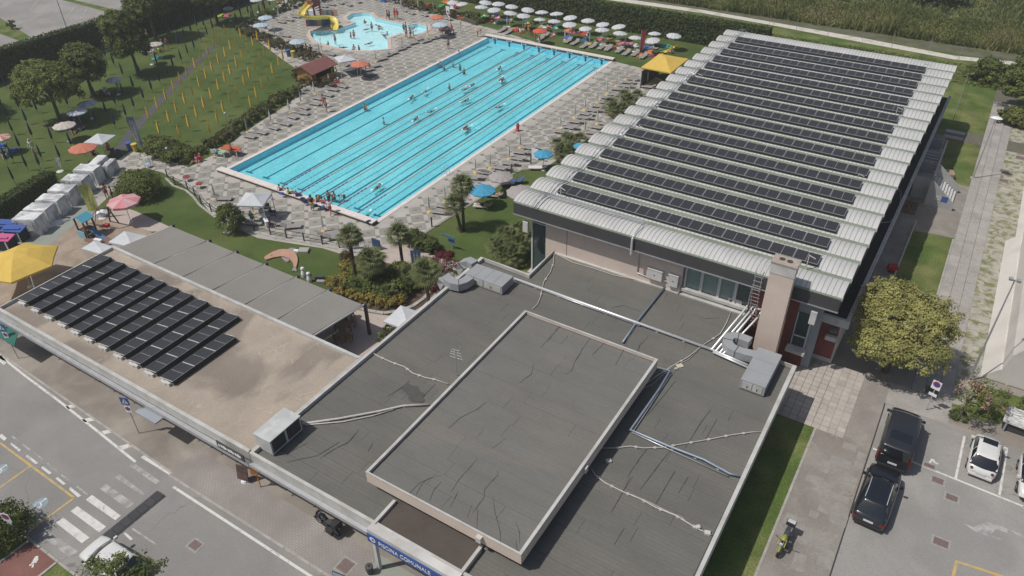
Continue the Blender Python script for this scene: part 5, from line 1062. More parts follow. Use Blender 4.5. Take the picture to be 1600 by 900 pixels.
def palm(lab, base, h_, n_=34, sc=1.0, lean=(0, 0), name='palm_tree', group=None, r_=.13, skirt=True, parent=None):
    t = parent or thing(name, lab, 'palm', (base[0], base[1], 0), 0, group)
    ox, oy = (0, 0) if parent is None else base
    b = MB(); b.tube([(ox, oy, -.05), (ox+lean[0]*.4, oy+lean[1]*.4, h_*.5), (ox+lean[0], oy+lean[1], h_)], [r_*1.15, r_, r_*1.25], 8)
    if h_ > .4: b.build('trunk', m_pbark, t, local=True)
    for k in range(n_):
        az = k*2.399; el = R(75)-R(115)*(k/n_)**.9; s = sc*random.uniform(.85, 1.1)
        o = part('frond', frond_me, t, (ox+lean[0], oy+lean[1], h_+.05), (random.uniform(-.2, .2), -el, az), [frm[0] if k % 3 else frm[1]] if k < n_*.82 else [frm[2]]); o.scale = (s, s, s)
    return t
palm('tallest palm on the corner lawn beside the blue parasol', G2(725, 360), 4.5, 40, 1.25)
palm('shorter palm leaning left behind the tallest corner palm', G2(721, 363), 2.5, 34, 1.2, (-.7, .1))
palm('left tall palm at the edge of the round lawn', G2(557, 442), 4.3, 36, 1.2, (-.1, .1))
palm('tall palm between the round lawn and the blue flag', G2(630, 420), 3.1, 38, 1.25, (-.15, .1))
palm('palm in the middle of the planted bed', G2(586, 452), 2.7, 38, 1.3)
palm('palm at the right end of the bed by the roof edge', G2(670, 475), 2.9, 38, 1.35)
palm('trunkless fan palm low in the front of the bed', G2(608, 470), .5, 24, 1.1); palm('trunkless fan palm low behind the middle palm', G2(640, 446), .9, 24, 1.1); palm('trunkless fan palm at the left of the bed', G2(562, 458), .6, 22, 1.0)
t = thing('dwarf_palm_clump', 'wide clump of many low palms beside the left hall corner', 'palm', (*G2(800, 400), 0))
for dx, dy, h_ in ((0, 0, 1.6), (-1.0, .4, 1.3), (1.0, -.1, 1.5), (.2, 1.0, 1.9), (-.7, -1.0, .9), (.9, -1.1, .8), (-1.4, -.4, .7), (1.5, .9, 1.4), (0, -1.3, .6)): palm('', (dx, dy), h_, 20, 1.15, parent=t)
for k, (q, hh, lab) in enumerate((((958, 182), .9, 'left dwarf palm clump poking over the left edge of the vaulted roof'), ((980, 168), 1.0, 'right dwarf palm clump poking over the left edge of the vaulted roof'), ((876, 250), 1.0, 'dwarf palm clump beside the small blue parasol'), ((890, 240), 1.4, 'taller dwarf palm clump touching the roof edge by the small blue parasol'))):
    t = thing('dwarf_palm_clump', lab, 'palm', (*G2(*q), 0))
    for dx, dy in ((0, 0), (.9, .5), (-.7, .5)): palm('', (dx, dy), hh*random.uniform(.7, 1.2), 20, 1.15, parent=t)
# ================================================================== furniture, people, vehicles
def cm(name, c, rough=.8, var=.05, **k): return mat(name, c, rough, var, 2, **k)
c_white = cm('parasol_white', (.58, .60, .62), transl=.15); c_cream = cm('parasol_cream', (.55, .50, .45), transl=.15); c_grey = cm('parasol_grey', (.36, .33, .32), transl=.1)
c_navy = cm('parasol_navy', (.022, .033, .075)); c_yel = cm('parasol_yellow', (.80, .50, .06)); c_org = cm('parasol_coral', (.58, .20, .13), transl=.15); c_redp = cm('parasol_red', (.55, .09, .06)); c_blue = cm('parasol_blue', (.07, .33, .52), transl=.15)
c_pale = cm('parasol_paleblue', (.46, .56, .64), transl=.15); c_pink = cm('parasol_pink', (.62, .25, .27), transl=.12); c_ywt = cm('tent_yellow', (.72, .50, .11), transl=.15); c_lil = cm('parasol_lilac', (.46, .45, .51), transl=.1)
m_pole = cm('pole_white', (.55, .55, .55), .5); m_poled = cm('pole_dark', (.05, .05, .055), .5); m_base = cm('base_yellow', (.60, .42, .15), .8); m_basew = cm('base_white', (.6, .6, .58), .8)
m_bed = cm('sunbed_sling', (.26, .245, .235), .9); m_bedf = cm('sunbed_frame', (.58, .57, .55), .5); m_bedd = cm('sunbed_dark', (.05, .055, .065), .8); m_bedb = cm('sunbed_blue', (.05, .10, .33), .8)
def parasol(lab, x, y, z, r, n=8, m1=None, m2=None, drop=.28, pole=m_pole, base=None, name='parasol', group=None, ph=.3, tilt=(0, 0), flap=.10):
    m1 = m1 or c_white; t = thing(name, lab, 'parasol', (x, y, 0), 0, group)
    prof = [(0.02, z+drop), (r*.35, z+drop*.80), (r*.7, z+drop*.42), (r, z), (r*1.0, z-flap)]
    for k in range(n):
        if m2 is None and k: break
        b = MB(); kk = [k] if m2 is not None else range(n)
        for q in kk:
            a0 = 2*math.pi*q/n+ph; a1 = 2*math.pi*(q+1)/n+ph; am = (a0+a1)/2; rows = []
            for rr_, zz in prof:
                rows.append([(rr_*math.cos(a0), rr_*math.sin(a0), zz), (rr_*.97*math.cos(a0)*.5+rr_*.97*math.cos(a1)*.5, rr_*.97*.5*(math.sin(a0)+math.sin(a1)), zz-.03*(rr_/r)), (rr_*math.cos(a1), rr_*math.sin(a1), zz)])
            b.grid(rows)
        o = b.build('canopy' if m2 is None else 'canopy_panel', m1 if (m2 is None or k % 2 == 0) else m2, t, local=True); o.rotation_euler = (tilt[0], tilt[1], 0)
    b = MB(); b.tube([(0, 0, 0), (0, 0, z+drop)], .025, 6); b.build('pole', pole, t, local=True)
    b = MB(); b.lathe([(.04, .14), (.24, .08), (.28, 0)], 10); b.build('base', base or m_basew, t, local=True)
    b = MB()
    for q in range(n):
        a0 = 2*math.pi*q/n+ph; b.tube([(0.03*math.cos(a0), .03*math.sin(a0), z+drop-.03), (r*.97*math.cos(a0), r*.97*math.sin(a0), z-.02)], .008, 3, cap=False)
    b.build('ribs', m_poled if pole is m_poled else m_pole, t, local=True); return t
def square_canopy(lab, cx, cy, z, wx_, wy_, rz, m_, peak=.7, name='gazebo', legs=True, cat='gazebo', val=.15, zleg=0):
    t = thing(name, lab, cat, (cx, cy, 0), rz); b = MB(); rows = []
    C_ = [(-wx_/2, -wy_/2), (wx_/2, -wy_/2), (wx_/2, wy_/2), (-wx_/2, wy_/2)]
    for k in range(4):
        a, c_ = C_[k], C_[(k+1) % 4]; m = ((a[0]+c_[0])/2*.98, (a[1]+c_[1])/2*.98)
        b.add([(0, 0, z+peak), (a[0]*.5, a[1]*.5, z+peak*.44), (m[0]*.5, m[1]*.5, z+peak*.42), (c_[0]*.5, c_[1]*.5, z+peak*.44), (a[0], a[1], z), (m[0], m[1], z-.01), (c_[0], c_[1], z), (a[0], a[1], z-val), (m[0], m[1], z-val), (c_[0], c_[1], z-val)], [(0, 1, 2), (0, 2, 3), (1, 4, 5, 2), (2, 5, 6, 3), (4, 7, 8, 5), (5, 8, 9, 6)])
    b.build('canopy', m_, t, local=True)
    if legs:
        for a in C_: MB().box(a[0]*.97-.03, a[1]*.97-.03, zleg, a[0]*.97+.03, a[1]*.97+.03, z).build('leg', m_pole, t, local=True)
    else: MB().tube([(0, 0, 0), (0, 0, z+peak)], .04, 6).build('pole', m_pole, t, local=True)
    return t
def closed(lab, z, r, m_, mp, mb, name, group, cat='parasol'):
    t = thing(name, lab, cat, (0, 0, 0), 0, group)
    b = MB(); b.lathe([(.03, z*.24), (r, z*.32), (r*1.08, z*.5), (r*.8, z*.75), (r*.45, z*.93), (.015, z)], 8)
    for i in range(0, len(b.v), 2): x_, y_, z_ = b.v[i]; b.v[i] = (x_*.72, y_*.72, z_)
    b.build('canopy', m_, t, local=True)
    MB().tube([(0, 0, 0), (0, 0, z*1.03)], .022, 5).build('pole', mp, t, local=True)
    if mb: b = MB(); b.lathe([(.04, .16), (.20, .12), (.26, 0)], 10); b.build('base', mb, t, local=True)
    return t
# --- navy closed parasols on the left lawn
nv = [(605,400),(665,370),(720,420),(665,470),(775,485),(500,620),(430,675),(240,710),(175,780),(125,690),(90,615),(45,555),(15,670),(60,750),(90,845),(210,870),(335,895),(985,415),(890,505),(840,565),(955,580),(1005,530),(1050,485),(1090,435),(1140,395),(1180,355),(1220,320),(1260,265),(1300,235),(1335,195),(1270,150),(1235,180),(1200,215),(1160,250),(1120,290),(1105,205),(1065,235),(1145,165),(905,635),(845,690),(730,670),(670,725),(795,745),(725,805),(1465,60),(1555,100),(1575,75),(1515,140),(1485,165),(1500,25),(610,635),(775,610),(605,780)]
nv = [(x/4, y/4) for x, y in nv]+[(23,255),(33,235),(45,267),(67,252),(96,252),(113,232),(63.5,264),(24,287),(2,309),(12,256),(317,9),(331,30),(342,42),(320,45),(382,10),(366,11),(375,22),(388,22),(397,31),(407,26),(423,13),(415,20),(440,0),(452,9),(446,16),(386,49),(395,36),(372,41),(378,30),(343,28),(341,12)]
pN = closed('closed navy parasol standing in the scattered ranks on the left lawn', 2.05, .13, c_navy, m_poled, None, 'closed_parasol', 'closed navy parasols on the left lawn')
nv.sort(key=lambda q: -q[1])
for i, (x, y) in enumerate(nv):
    g = G(x, y); o = pN if i == 0 else copy_tree(pN); o['label'] = '%s closed navy parasol on the left lawn, counted from the bottom up' % ordn(i+1); o.location = (float(g[0]), float(g[1]), 0); o.rotation_euler = (random.uniform(-.03, .03), random.uniform(-.03, .03), random.uniform(0, 6))
# --- yellow closed parasols in files
pY = closed('x', 2.1, .135, c_yel, m_base, None, 'closed_parasol', 'closed yellow parasols on the sloping lawn'); first = True
A0 = np.array([-81.75, 48.7]); SA = np.array([-1.52, 2.37]); SB = np.array([3.12, .38])
def allowed(x, y):
    P = [G2(*p) for p in ((222, 198), (355, 42), (380, 52), (425, 78), (455, 90), (470, 104), (452, 125), (440, 150), (395, 180), (340, 214), (300, 237), (275, 232), (252, 224))]
    return inside((x, y), P)
for r_ in range(0, 9):
    k = 0
    for j in range(-6, 16):
        p = A0+SB*r_+SA*j
        if r_ == 0 and not (0 <= j <= 11): continue
        if r_ and not allowed(p[0], p[1]): continue
        k += 1; o = pY if first else copy_tree(pY); first = False
        o['label'] = '%s closed yellow parasol from the near end in %s' % (ordn(k), 'the file along the grey strip' if r_ == 0 else '%s file right of the grey strip' % ordn(r_)); o.location = (p[0]+random.uniform(-.08, .08), p[1]+random.uniform(-.08, .08), 0); o.rotation_euler = (random.uniform(-.02, .02), random.uniform(-.02, .02), random.uniform(0, 6))
# --- white closed parasols on the deck
pW = closed('x', 1.75, .10, cm('folded_white', (.52, .51, .49)), m_pole, m_base, 'closed_parasol', 'x'); fw = True
def cl_row(L_, what, grp, base_m=None):
    global fw
    for i, (x, y) in enumerate(L_):
        o = pW if fw else copy_tree(pW); fw = False; g = G(x, y); o.location = (float(g[0]), float(g[1]), 0.02); o.rotation_euler = (0, 0, random.uniform(0, 6)); o['label'] = '%s closed white parasol %s' % (ordn(i+1), what); o['group'] = grp
RA = [(671, 332), (695.5, 315), (743, 271), (766.5, 263.5), (795.5, 249.5), (813, 232), (875.5, 201), (898, 185.5), (913.5, 173.5), (933.5, 161), (947.5, 149), (963, 136), (978, 125)]
RB = [(913.5, 209), (933, 194.5), (952.5, 170), (968, 169), (983, 153.5), (998.5, 147), (1011, 132)]
LA = [(387, 207.5), (424, 194), (453, 177.5), (471, 163), (492, 149), (515.5, 135.5)]
LB = [(499.5, 85.5), (430, 57), (437, 32), (460, 24), (503, 8)]
KB = [(587.5, 97.5), (628.5, 75), (646.5, 61.5), (668, 55)]
TB = [(606, 7.5), (627.5, 13), (654, 17), (677.5, 21)]
FR = [(792.5, 42), (817, 46.5), (843.5, 43), (882.5, 63), (893, 61), (921, 70), (946.6, 71), (976, 76.5)]
NB = [(337, 311.5), (397, 335), (506, 362)]
cl_row(RA, 'in the file right of the long pool, from the near end', 'closed white parasols right of the pool')
cl_row(RB, 'in the second file by the hall, from the near end', 'second file of closed white parasols by the hall')
cl_row(LA, 'along the left side of the long pool, from the near end', 'closed white parasols left of the pool')
cl_row(LB, 'left of the childrens pool, from the near end', 'closed white parasols left of the childrens pool')
cl_row(KB, 'between the two pools, from the left', 'closed white parasols between the pools')
cl_row(TB, 'before the russet bed behind the childrens pool, from the left', 'closed white parasols behind the childrens pool')
cl_row(FR, 'beyond the far end of the long pool, from the left', 'closed white parasols beyond the far pool end')
cl_row(NB, 'on the deck by the round lawn fence, from the left', 'closed white parasols by the lawn fence')
# --- open white parasols in two rows before the hedge
bk = [(740+x/6.667, y/6.667) for x, y in ((-215, 0), (-110, 18), (110, 15), (258, 35), (388, 55), (555, 88), (712, 120), (870, 143), (1022, 173), (1195, 207), (1360, 238), (1533, 268))]+[(1023.3, 49.5), (1051.7, 54.5)]
ft = [(740+x/6.667, y/6.667) for x, y in ((75, 68), (220, 92), (368, 128), (515, 155), (682, 182), (838, 208), (1005, 245), (1172, 275), (1340, 305), (1518, 343))]+[(992.5, 56.5), (1021.7, 61.5)]
wpos = []
pO = None
for nm, L_ in (('back', bk), ('front', ft)):
    for i, (x, y) in enumerate(L_):
        g = G(x, y+1.0, 2.15)
        lab = '%s open white parasol from the left in the %s row before the tall hedge' % (ordn(i+1), nm); grp = 'open white parasols before the tall hedge'
        if pO is None: pO = parasol(lab, 0, 0, 2.0, 1.0, 10, c_white, group=grp); o = pO
        else: o = copy_tree(pO)
        o['label'] = lab; o['group'] = grp; o.location = (float(g[0]), float(g[1]), 0); o.rotation_euler = (random.uniform(-.13, .13), random.uniform(-.13, .13), random.uniform(0, 6)); o.scale = (random.uniform(.92, 1.1),)*3; wpos.append((float(g[0]), float(g[1]), nm, i+1))
# --- single parasols
def pz(lab, x, y, z, r, **k): g = G(x, y, z); return parasol(lab, float(g[0]), float(g[1]), z, r, **k)
pz('blue parasol over two sunbeds on the corner lawn', 754, 297, 1.85, 1.28, m1=c_blue, n=10, pole=m_poled)
pz('taupe parasol on the lawn between the deck and blue sunbeds', 782.5, 276, 1.85, 1.25, m1=c_grey, n=10)
pz('taupe parasol peeking out from under the near left roof corner', 815, 300, 1.85, 1.5, m1=c_grey, n=10)
pz('small blue parasol beside the white board near the dwarf palms', 849, 240.5, 1.85, 1.05, m1=c_blue, n=8, pole=m_poled)
pz('small bright blue parasol half hidden by the vaulted roof edge', 907, 228, 1.85, .8, m1=c_blue, n=8)
pz('coral parasol at the left by the white square parasol', 129, 231, 1.9, 1.45, m1=c_org, n=10)
pz('red parasol at the far end of the long pool', 844, 48, 2.0, 1.12, m1=c_redp, n=8)
pz('coral parasol on the deck between hut and pools', 562, 100, 2.0, 1.25, m1=c_org, n=10)
pz('coral parasol behind the right end of the childrens pool', 683, 26.5, 2.0, 1.15, m1=c_org, n=10)
pz('pale blue parasol right of the childrens pool', 687.5, 38.5, 2.0, 1.2, m1=c_pale, n=10)
pz('pale blue parasol left of the childrens pool', 464.5, 65, 1.9, 1.2, m1=c_pale, n=10)
pz('upper pale blue parasol over the russet bed', 414.5, 27.5, 2.0, 1.15, m1=c_pale, n=10)
pz('lower pale blue parasol over the russet bed', 407.5, 39, 2.0, 1.2, m1=c_pale, n=10)
pz('white parasol cut by the top edge above the left lawn', 400, 0, 2.0, 1.0, m1=c_white, n=10); pz('another white parasol cut by the top edge near the slide', 426, -1.5, 2.0, .9, m1=c_white, n=10)
pz('grey parasol under the tree at the top of the lawn', 356, 13, 2.0, .85, m1=c_lil, n=8)
pz('cream parasol over the group in the tree shade', 242, 69, 2.0, 1.05, m1=c_cream, n=10); pz('grey parasol left of the cream parasol in the tree shade', 231, 79, 2.0, .9, m1=c_lil, n=10)
pz('striped parasol over the people in white at the lawn middle', 177.5, 124.5, 2.0, 1.0, m1=c_white, m2=c_lil, n=12)
pz('white and lilac striped parasol, upper of the pair by the round tree', 136, 161.5, 1.95, 1.15, m1=c_white, m2=c_lil, n=12); pz('lilac striped parasol, lower of the pair by the round tree', 120, 174.5, 1.95, 1.15, m1=c_lil, m2=c_pale, n=12)
pz('cream white parasol at the foot of the roundest tree', 100, 196, 1.9, 1.25, m1=c_cream, n=10)
pz('pink striped parasol cut by the left edge', 0, 215, 1.9, 1.1, m1=c_cream, m2=c_org, n=12)
pz('pink parasol with white printed panels over the playground paving', 193, 314, 2.3, 1.5, m1=c_pink, m2=cm('parasol_palepink', (.62, .38, .39), transl=.12), n=8, flap=.22, pole=m_poled)
# square canopies
g = G(155, 214, 2.3); square_canopy('white square parasol at the corner between lawn and huts', g[0], g[1], 2.1, 2.3, 2.3, R(20), c_white, .45, 'square_parasol', False, 'parasol')
g = G(396, 306, 2.6); square_canopy('white gazebo on the deck beside the round bush', g[0], g[1], 2.25, 2.5, 2.5, R(28), c_white, .6)
g = G(538.5, 89, 2.4); square_canopy('white gazebo on the deck between hut and childrens pool', g[0], g[1], 2.2, 2.5, 2.3, R(-30), c_white, .45)
g = G(200, 372, 2.4); square_canopy('white square parasol at the left end of the grey shades', g[0], g[1], 2.3, 2.6, 1.9, R(12), c_white, .45, 'square_parasol', False, 'parasol')
g = G(153, 384, 2.6); square_canopy('narrow white canopy behind the brown roof corner', g[0], g[1], 2.4, 2.6, 1.3, R(8), c_white, .2, 'square_parasol', False, 'parasol')
g = G(632, 493, 2.4); square_canopy('white square parasol over the terrace beside the dark roof', g[0], g[1], 2.2, 2.3, 2.2, R(3), c_white, .5, 'square_parasol', False, 'parasol')
b = square_canopy('yellow roofed kiosk at the far right corner of the deck', -34.2, 90.8, 2.75, 4.0, 5.9, 0, c_ywt, .75)
for a, c_, e, f_ in ((-1.9, -2.8, -1.8, 2.8), (1.8, -2.8, 1.9, 2.8)): MB().box(a, c_, .0, e, f_, 2.2).build('side_screen', m_dk, b, local=True)
# big yellow parasol at the left
g = G(27, 408, 2.7); t = parasol('huge yellow parasol at the left edge beside the brown roof', g[0]-.1, g[1]+.1, 2.55, 3.1, 6, c_ywt, drop=.95, ph=.35, flap=.16)
# --- huts in white covers
m_cov = mat('white_cover', (.74, .74, .74), .75, .10, 1.6, c2=(.42, .425, .43), c2s=.9, fine=(4, .06), transl=.1)
def cover(lab, x, y, w_, d_, h_, rz, name='covered_beach_hut', seed=0):
    t = thing(name, lab, 'beach hut', (x, y, .02), rz, 'white covered beach huts'); b = MB(); N_ = 28; rows = []
    for z, s in ((0, 1.05), (.18, 1.02), (h_*.55, 1.0), (h_*.9, .985), (h_, .95), (h_+.03, .72), (h_+.06, .35), (h_+.05, .02)):
        row = []
        for k in range(N_+1):
            a = 2*math.pi*k/N_+math.pi/4; ca, sa = math.cos(a), math.sin(a); mx = max(abs(ca), abs(sa)); fold = 1+(.05*math.sin(a*9+seed)+.03*math.sin(a*17+2*seed))*(1-z/h_ if z < h_ else 0)*1.3
            px_ = ca/mx*w_/2*s*fold; py_ = sa/mx*d_/2*s*fold; nz = noise.noise(Vector((px_*1.5+seed, py_*1.5, z)))*.07; row.append((px_, py_, max(0, z+(nz if z >= h_*.9 else 0))))
        rows.append(row)
    b.grid(rows); b.build('cover', m_cov, t, local=True, smooth=False)
    b = MB(); b.box(-w_*.4, -d_*.4, 0, w_*.4, d_*.4, .1); b.build('base', m_wood, t, local=True)
    for s in (-1, 1):
        b = MB(); b.tube([(s*w_*.36, -d_*.53, h_*.95), (s*w_*.33, -d_*.55, h_*.5), (s*w_*.36, -d_*.57, .1)], .035, 5); b.build('cover_fold', m_cov, t, local=True)
for i, (x, y) in enumerate(((42, 336), (59, 321.5), (77.5, 307), (96.5, 292), (116, 276), (135, 260.5))):
    g = G(x, y, 1.75); cover('%s big white covered beach hut counted from the near left end' % ordn(i+1), g[0], g[1], 2.3, 1.48, 1.66, R(25), seed=i*1.7)
g = G(152, 250, 1.6); cover('narrow white covered hut at the far end of the hut row', g[0], g[1], 1.0, 2.2, 1.6, R(28), seed=9)
g = G(169, 254, 1.2); cover('low small white covered stack beside the far end of the hut row', g[0], g[1], .8, 1.9, 1.2, R(28), seed=12)
def mound(lab, cx, cy, w_, d_, h_, m_, name, cat, rz=0, seed=0):
    b = MB(); rows = []
    for i in range(5):
        f_ = i/4; rr_ = math.cos(f_*math.pi/2)**.6; zz = h_*math.sin(f_*math.pi/2); rows.append([(cx+(w_/2*rr_*math.cos(a)*math.cos(rz)-d_/2*rr_*math.sin(a)*math.sin(rz))*(1+.15*math.sin(3*a+seed)), cy+(w_/2*rr_*math.cos(a)*math.sin(rz)+d_/2*rr_*math.sin(a)*math.cos(rz))*(1+.15*math.sin(4*a+seed)), .02+zz*(1+.2*math.sin(5*a+seed+i))) for a in np.linspace(0, 2*math.pi, 17)])
    b.grid(rows); return b.build(name, m_, cat=cat, label=lab, smooth=True)
g = G(76, 353); mound('heap of white folded covers lying before the nearest hut', g[0], g[1], 3.6, .9, .35, m_cov, 'folded_covers', 'cover', R(62))
# stacked sunbed carts at the left edge
def cart(lab, x, y, m_, w_=1.9, d_=1.0, h_=1.15):
    g = G(x, y, 1.1); t = thing('sunbed_stack', lab, 'sunbed stack', (g[0], g[1], .02), R(25)); 
    for k in range(5): b = MB(); b.box(-w_/2, -d_/2, .1+k*.2, w_/2, d_/2, .2+k*.2); b.build('folded_sunbed', m_bedd, t, local=True)
    b = MB(); b.obox((0, 0, h_), w_+.15, d_+.1, .08, 0, 0, R(6)); b.obox((0, -.2, h_+.09), w_*.8, .25, .06, .1); b.build('top_sunbed', m_, t, local=True)
    for a in (-.7, .7): b = MB(); b.box(a-.06, -d_/2-.06, 0, a+.06, -d_/2, 1.0); b.build('strap', m_bedf, t, local=True)
cart('stack of folded sunbeds topped with bright blue at the left edge', 21, 358, m_bedb); cart('second blue topped stack of sunbeds behind the first', 11, 350, m_bedb); cart('pink topped stack of folded sunbeds at the left edge', 2, 372, cm('sunbed_pink', (.5, .10, .25)))
# --- sunbeds
def sunbed(lab, x, y, rz, z=.02, ms=None, mf=None, grp=None, back=.45, cushion=None):
    t = thing('sunbed', lab, 'sunbed', (x, y, z), rz, grp); ms = ms or m_bed; mf = mf or m_bedf
    b = MB(); b.box(-.3, -.95, .27, .3, .35, .31); b.build('seat', ms, t, local=True)
    b = MB(); b.obox((0, .35+.28*math.cos(back), .30+.28*math.sin(back)), .6, .62, .04, 0, 0, back); b.build('backrest', ms, t, local=True)
    b = MB(); b.box(-.33, -.97, .22, -.3, .4, .30); b.box(.3, -.97, .22, .33, .4, .30); b.box(-.3, -.97, .22, .3, -.93, .3); b.build('frame', mf, t, local=True)
    for a, c_ in ((-.3, -.75), (.3, -.75), (-.3, .5), (.3, .5)): MB().box(a-.02, c_-.02, 0, a+.02, c_+.02, .24).build('leg', mf, t, local=True)
    if cushion: MB().box(-.3, -.93, .31, .3, .3, .34).build('towel', cushion, t, local=True)
    return t
bedP = None
def bed_copy(lab, grp, x, y, rz, z=.02):
    global bedP
    if bedP is None: bedP = sunbed(lab, x, y, rz, z, grp=grp); return bedP
    o = copy_tree(bedP, (x, y, z), rz); o['label'] = lab; o['group'] = grp; return o
for i, (x, y) in enumerate(RA+RB):
    g = G(x, y)
    for s, (dx, dy) in enumerate(((.75, -1.15), (1.15, .35) if i < 13 else (1.1, .3))):
        if i >= 13 and s == 1 and g[0]+dx > -32: continue
        nm = 'near' if s == 0 else 'far'; who = 'the %s closed parasol %s' % (ordn(i+1 if i < len(RA) else i+1-len(RA)), 'right of the pool' if i < len(RA) else 'of the file by the hall')
        if i == 0 and s == 0: continue
        bed_copy('%s sunbed of the pair beside %s' % (nm, who), 'grey sunbeds right of the long pool', g[0]+dx+random.uniform(-.1, .1), g[1]+dy+random.uniform(-.1, .1), R(-78+random.uniform(-6, 6)))
for i, (x, y) in enumerate(LA+LB):
    g = G(x, y)
    for s, (dx, dy) in enumerate(((1.2, -.9), (1.5, .6))):
        bed_copy('%s sunbed beside the %s closed parasol %s' % ('near' if s == 0 else 'far', ordn(i+1 if i < len(LA) else i+1-len(LA)), 'left of the long pool' if i < len(LA) else 'left of the childrens pool'), 'grey sunbeds on the left of the deck', g[0]+dx, g[1]+dy, R(95+random.uniform(-8, 8)) if 1 else 0)
for i, (x, y) in enumerate(((603, 90), (613, 86), (625, 79.5), (632, 76), (645, 70), (653, 64.5), (665, 67), (674, 63), (687, 60), (560, 107), (575, 112), (585, 106), (545, 103), (596, 95))):
    g = G(x, y); bed_copy('%s sunbed in the line between the two pools, from the left' % ordn(i+1), 'sunbeds between the two pools', g[0], g[1], R(160+random.uniform(-6, 6)))
for i, (x, y) in enumerate(((785, 49), (795, 52), (846, 62), (852, 58), (888, 66), (899, 69), (913, 74), (927, 74), (940, 76), (951, 78), (968, 81), (979, 85), (993, 86), (1006, 90))):
    g = G(x, y); bed_copy('%s sunbed in the row beyond the far end of the long pool, from the left' % ordn(i+1), 'sunbeds beyond the far pool end', g[0], g[1], R(0+random.uniform(-5, 5)))
for i, (x, y) in enumerate(((532, 6), (545, 9), (500, 9), (560, 4), (632, 18), (642, 22), (663, 25), (700, 31))):
    g = G(x, y); bed_copy('%s sunbed behind the childrens pool, from the left' % ordn(i+1), 'sunbeds behind the childrens pool', g[0], g[1], R(70+random.uniform(-8, 8)))
for i, (x, y, rz) in enumerate(((348, 313, 20), (395, 351, 15), (440, 352, 30), (455, 357, 30), (512, 370, 35), (524, 374, 35))):
    g = G(x, y); bed_copy('%s sunbed along the fence of the round lawn, from the left' % ordn(i+1), 'sunbeds along the round lawn fence', g[0], g[1], R(rz+100))
b1 = G2(755, 321, .3); b2 = G2(773, 304, .3)
m_tow = cm('towel_white', (.6, .58, .56)); sunbed('near sunbed with a bather under the blue parasol', b1[0], b1[1], R(-68), .01, cm('sling_beige', (.36, .28, .21)), m_bedf, back=.5, cushion=m_tow); sunbed('farther sunbed with a bather beside the blue parasol', b2[0], b2[1], R(-118+48), .01, cm('sling_beige', (.36, .28, .21)), m_bedf, back=.5, cushion=m_tow)
for q, lab in (((797, 287), 'blue sunbed with raised back on the corner lawn'), ((808, 282), 'bright blue sunbed beside it towards the hall')): sunbed(lab, *G2(*q, .3), R(-60), .01, m_bedb if q[0] > 800 else m_bedd, m_bedd, back=.9)
sunbed('white sunbed with an orange towel on the corner lawn near the dwarf palms', *G2(840, 261, .3), R(-60), .01, m_tow, m_bedf, back=.2, cushion=None)
for q, lab in (((553, 112), 'large dark sunbed pad on the deck left of the coral parasol'), ((577, 118), 'second large dark sunbed pad below the coral parasol')):
    g = G(*q); t = thing('dark_mat', lab, 'mat', (g[0], g[1], .05), R(-5)); MB().box(-1.5 if q[0] < 560 else -.9, -.8, 0, 1.5 if q[0] < 560 else .9, .8, .05).build('mat', cm('mat_dark', (.09, .10, .11)), t, local=True)
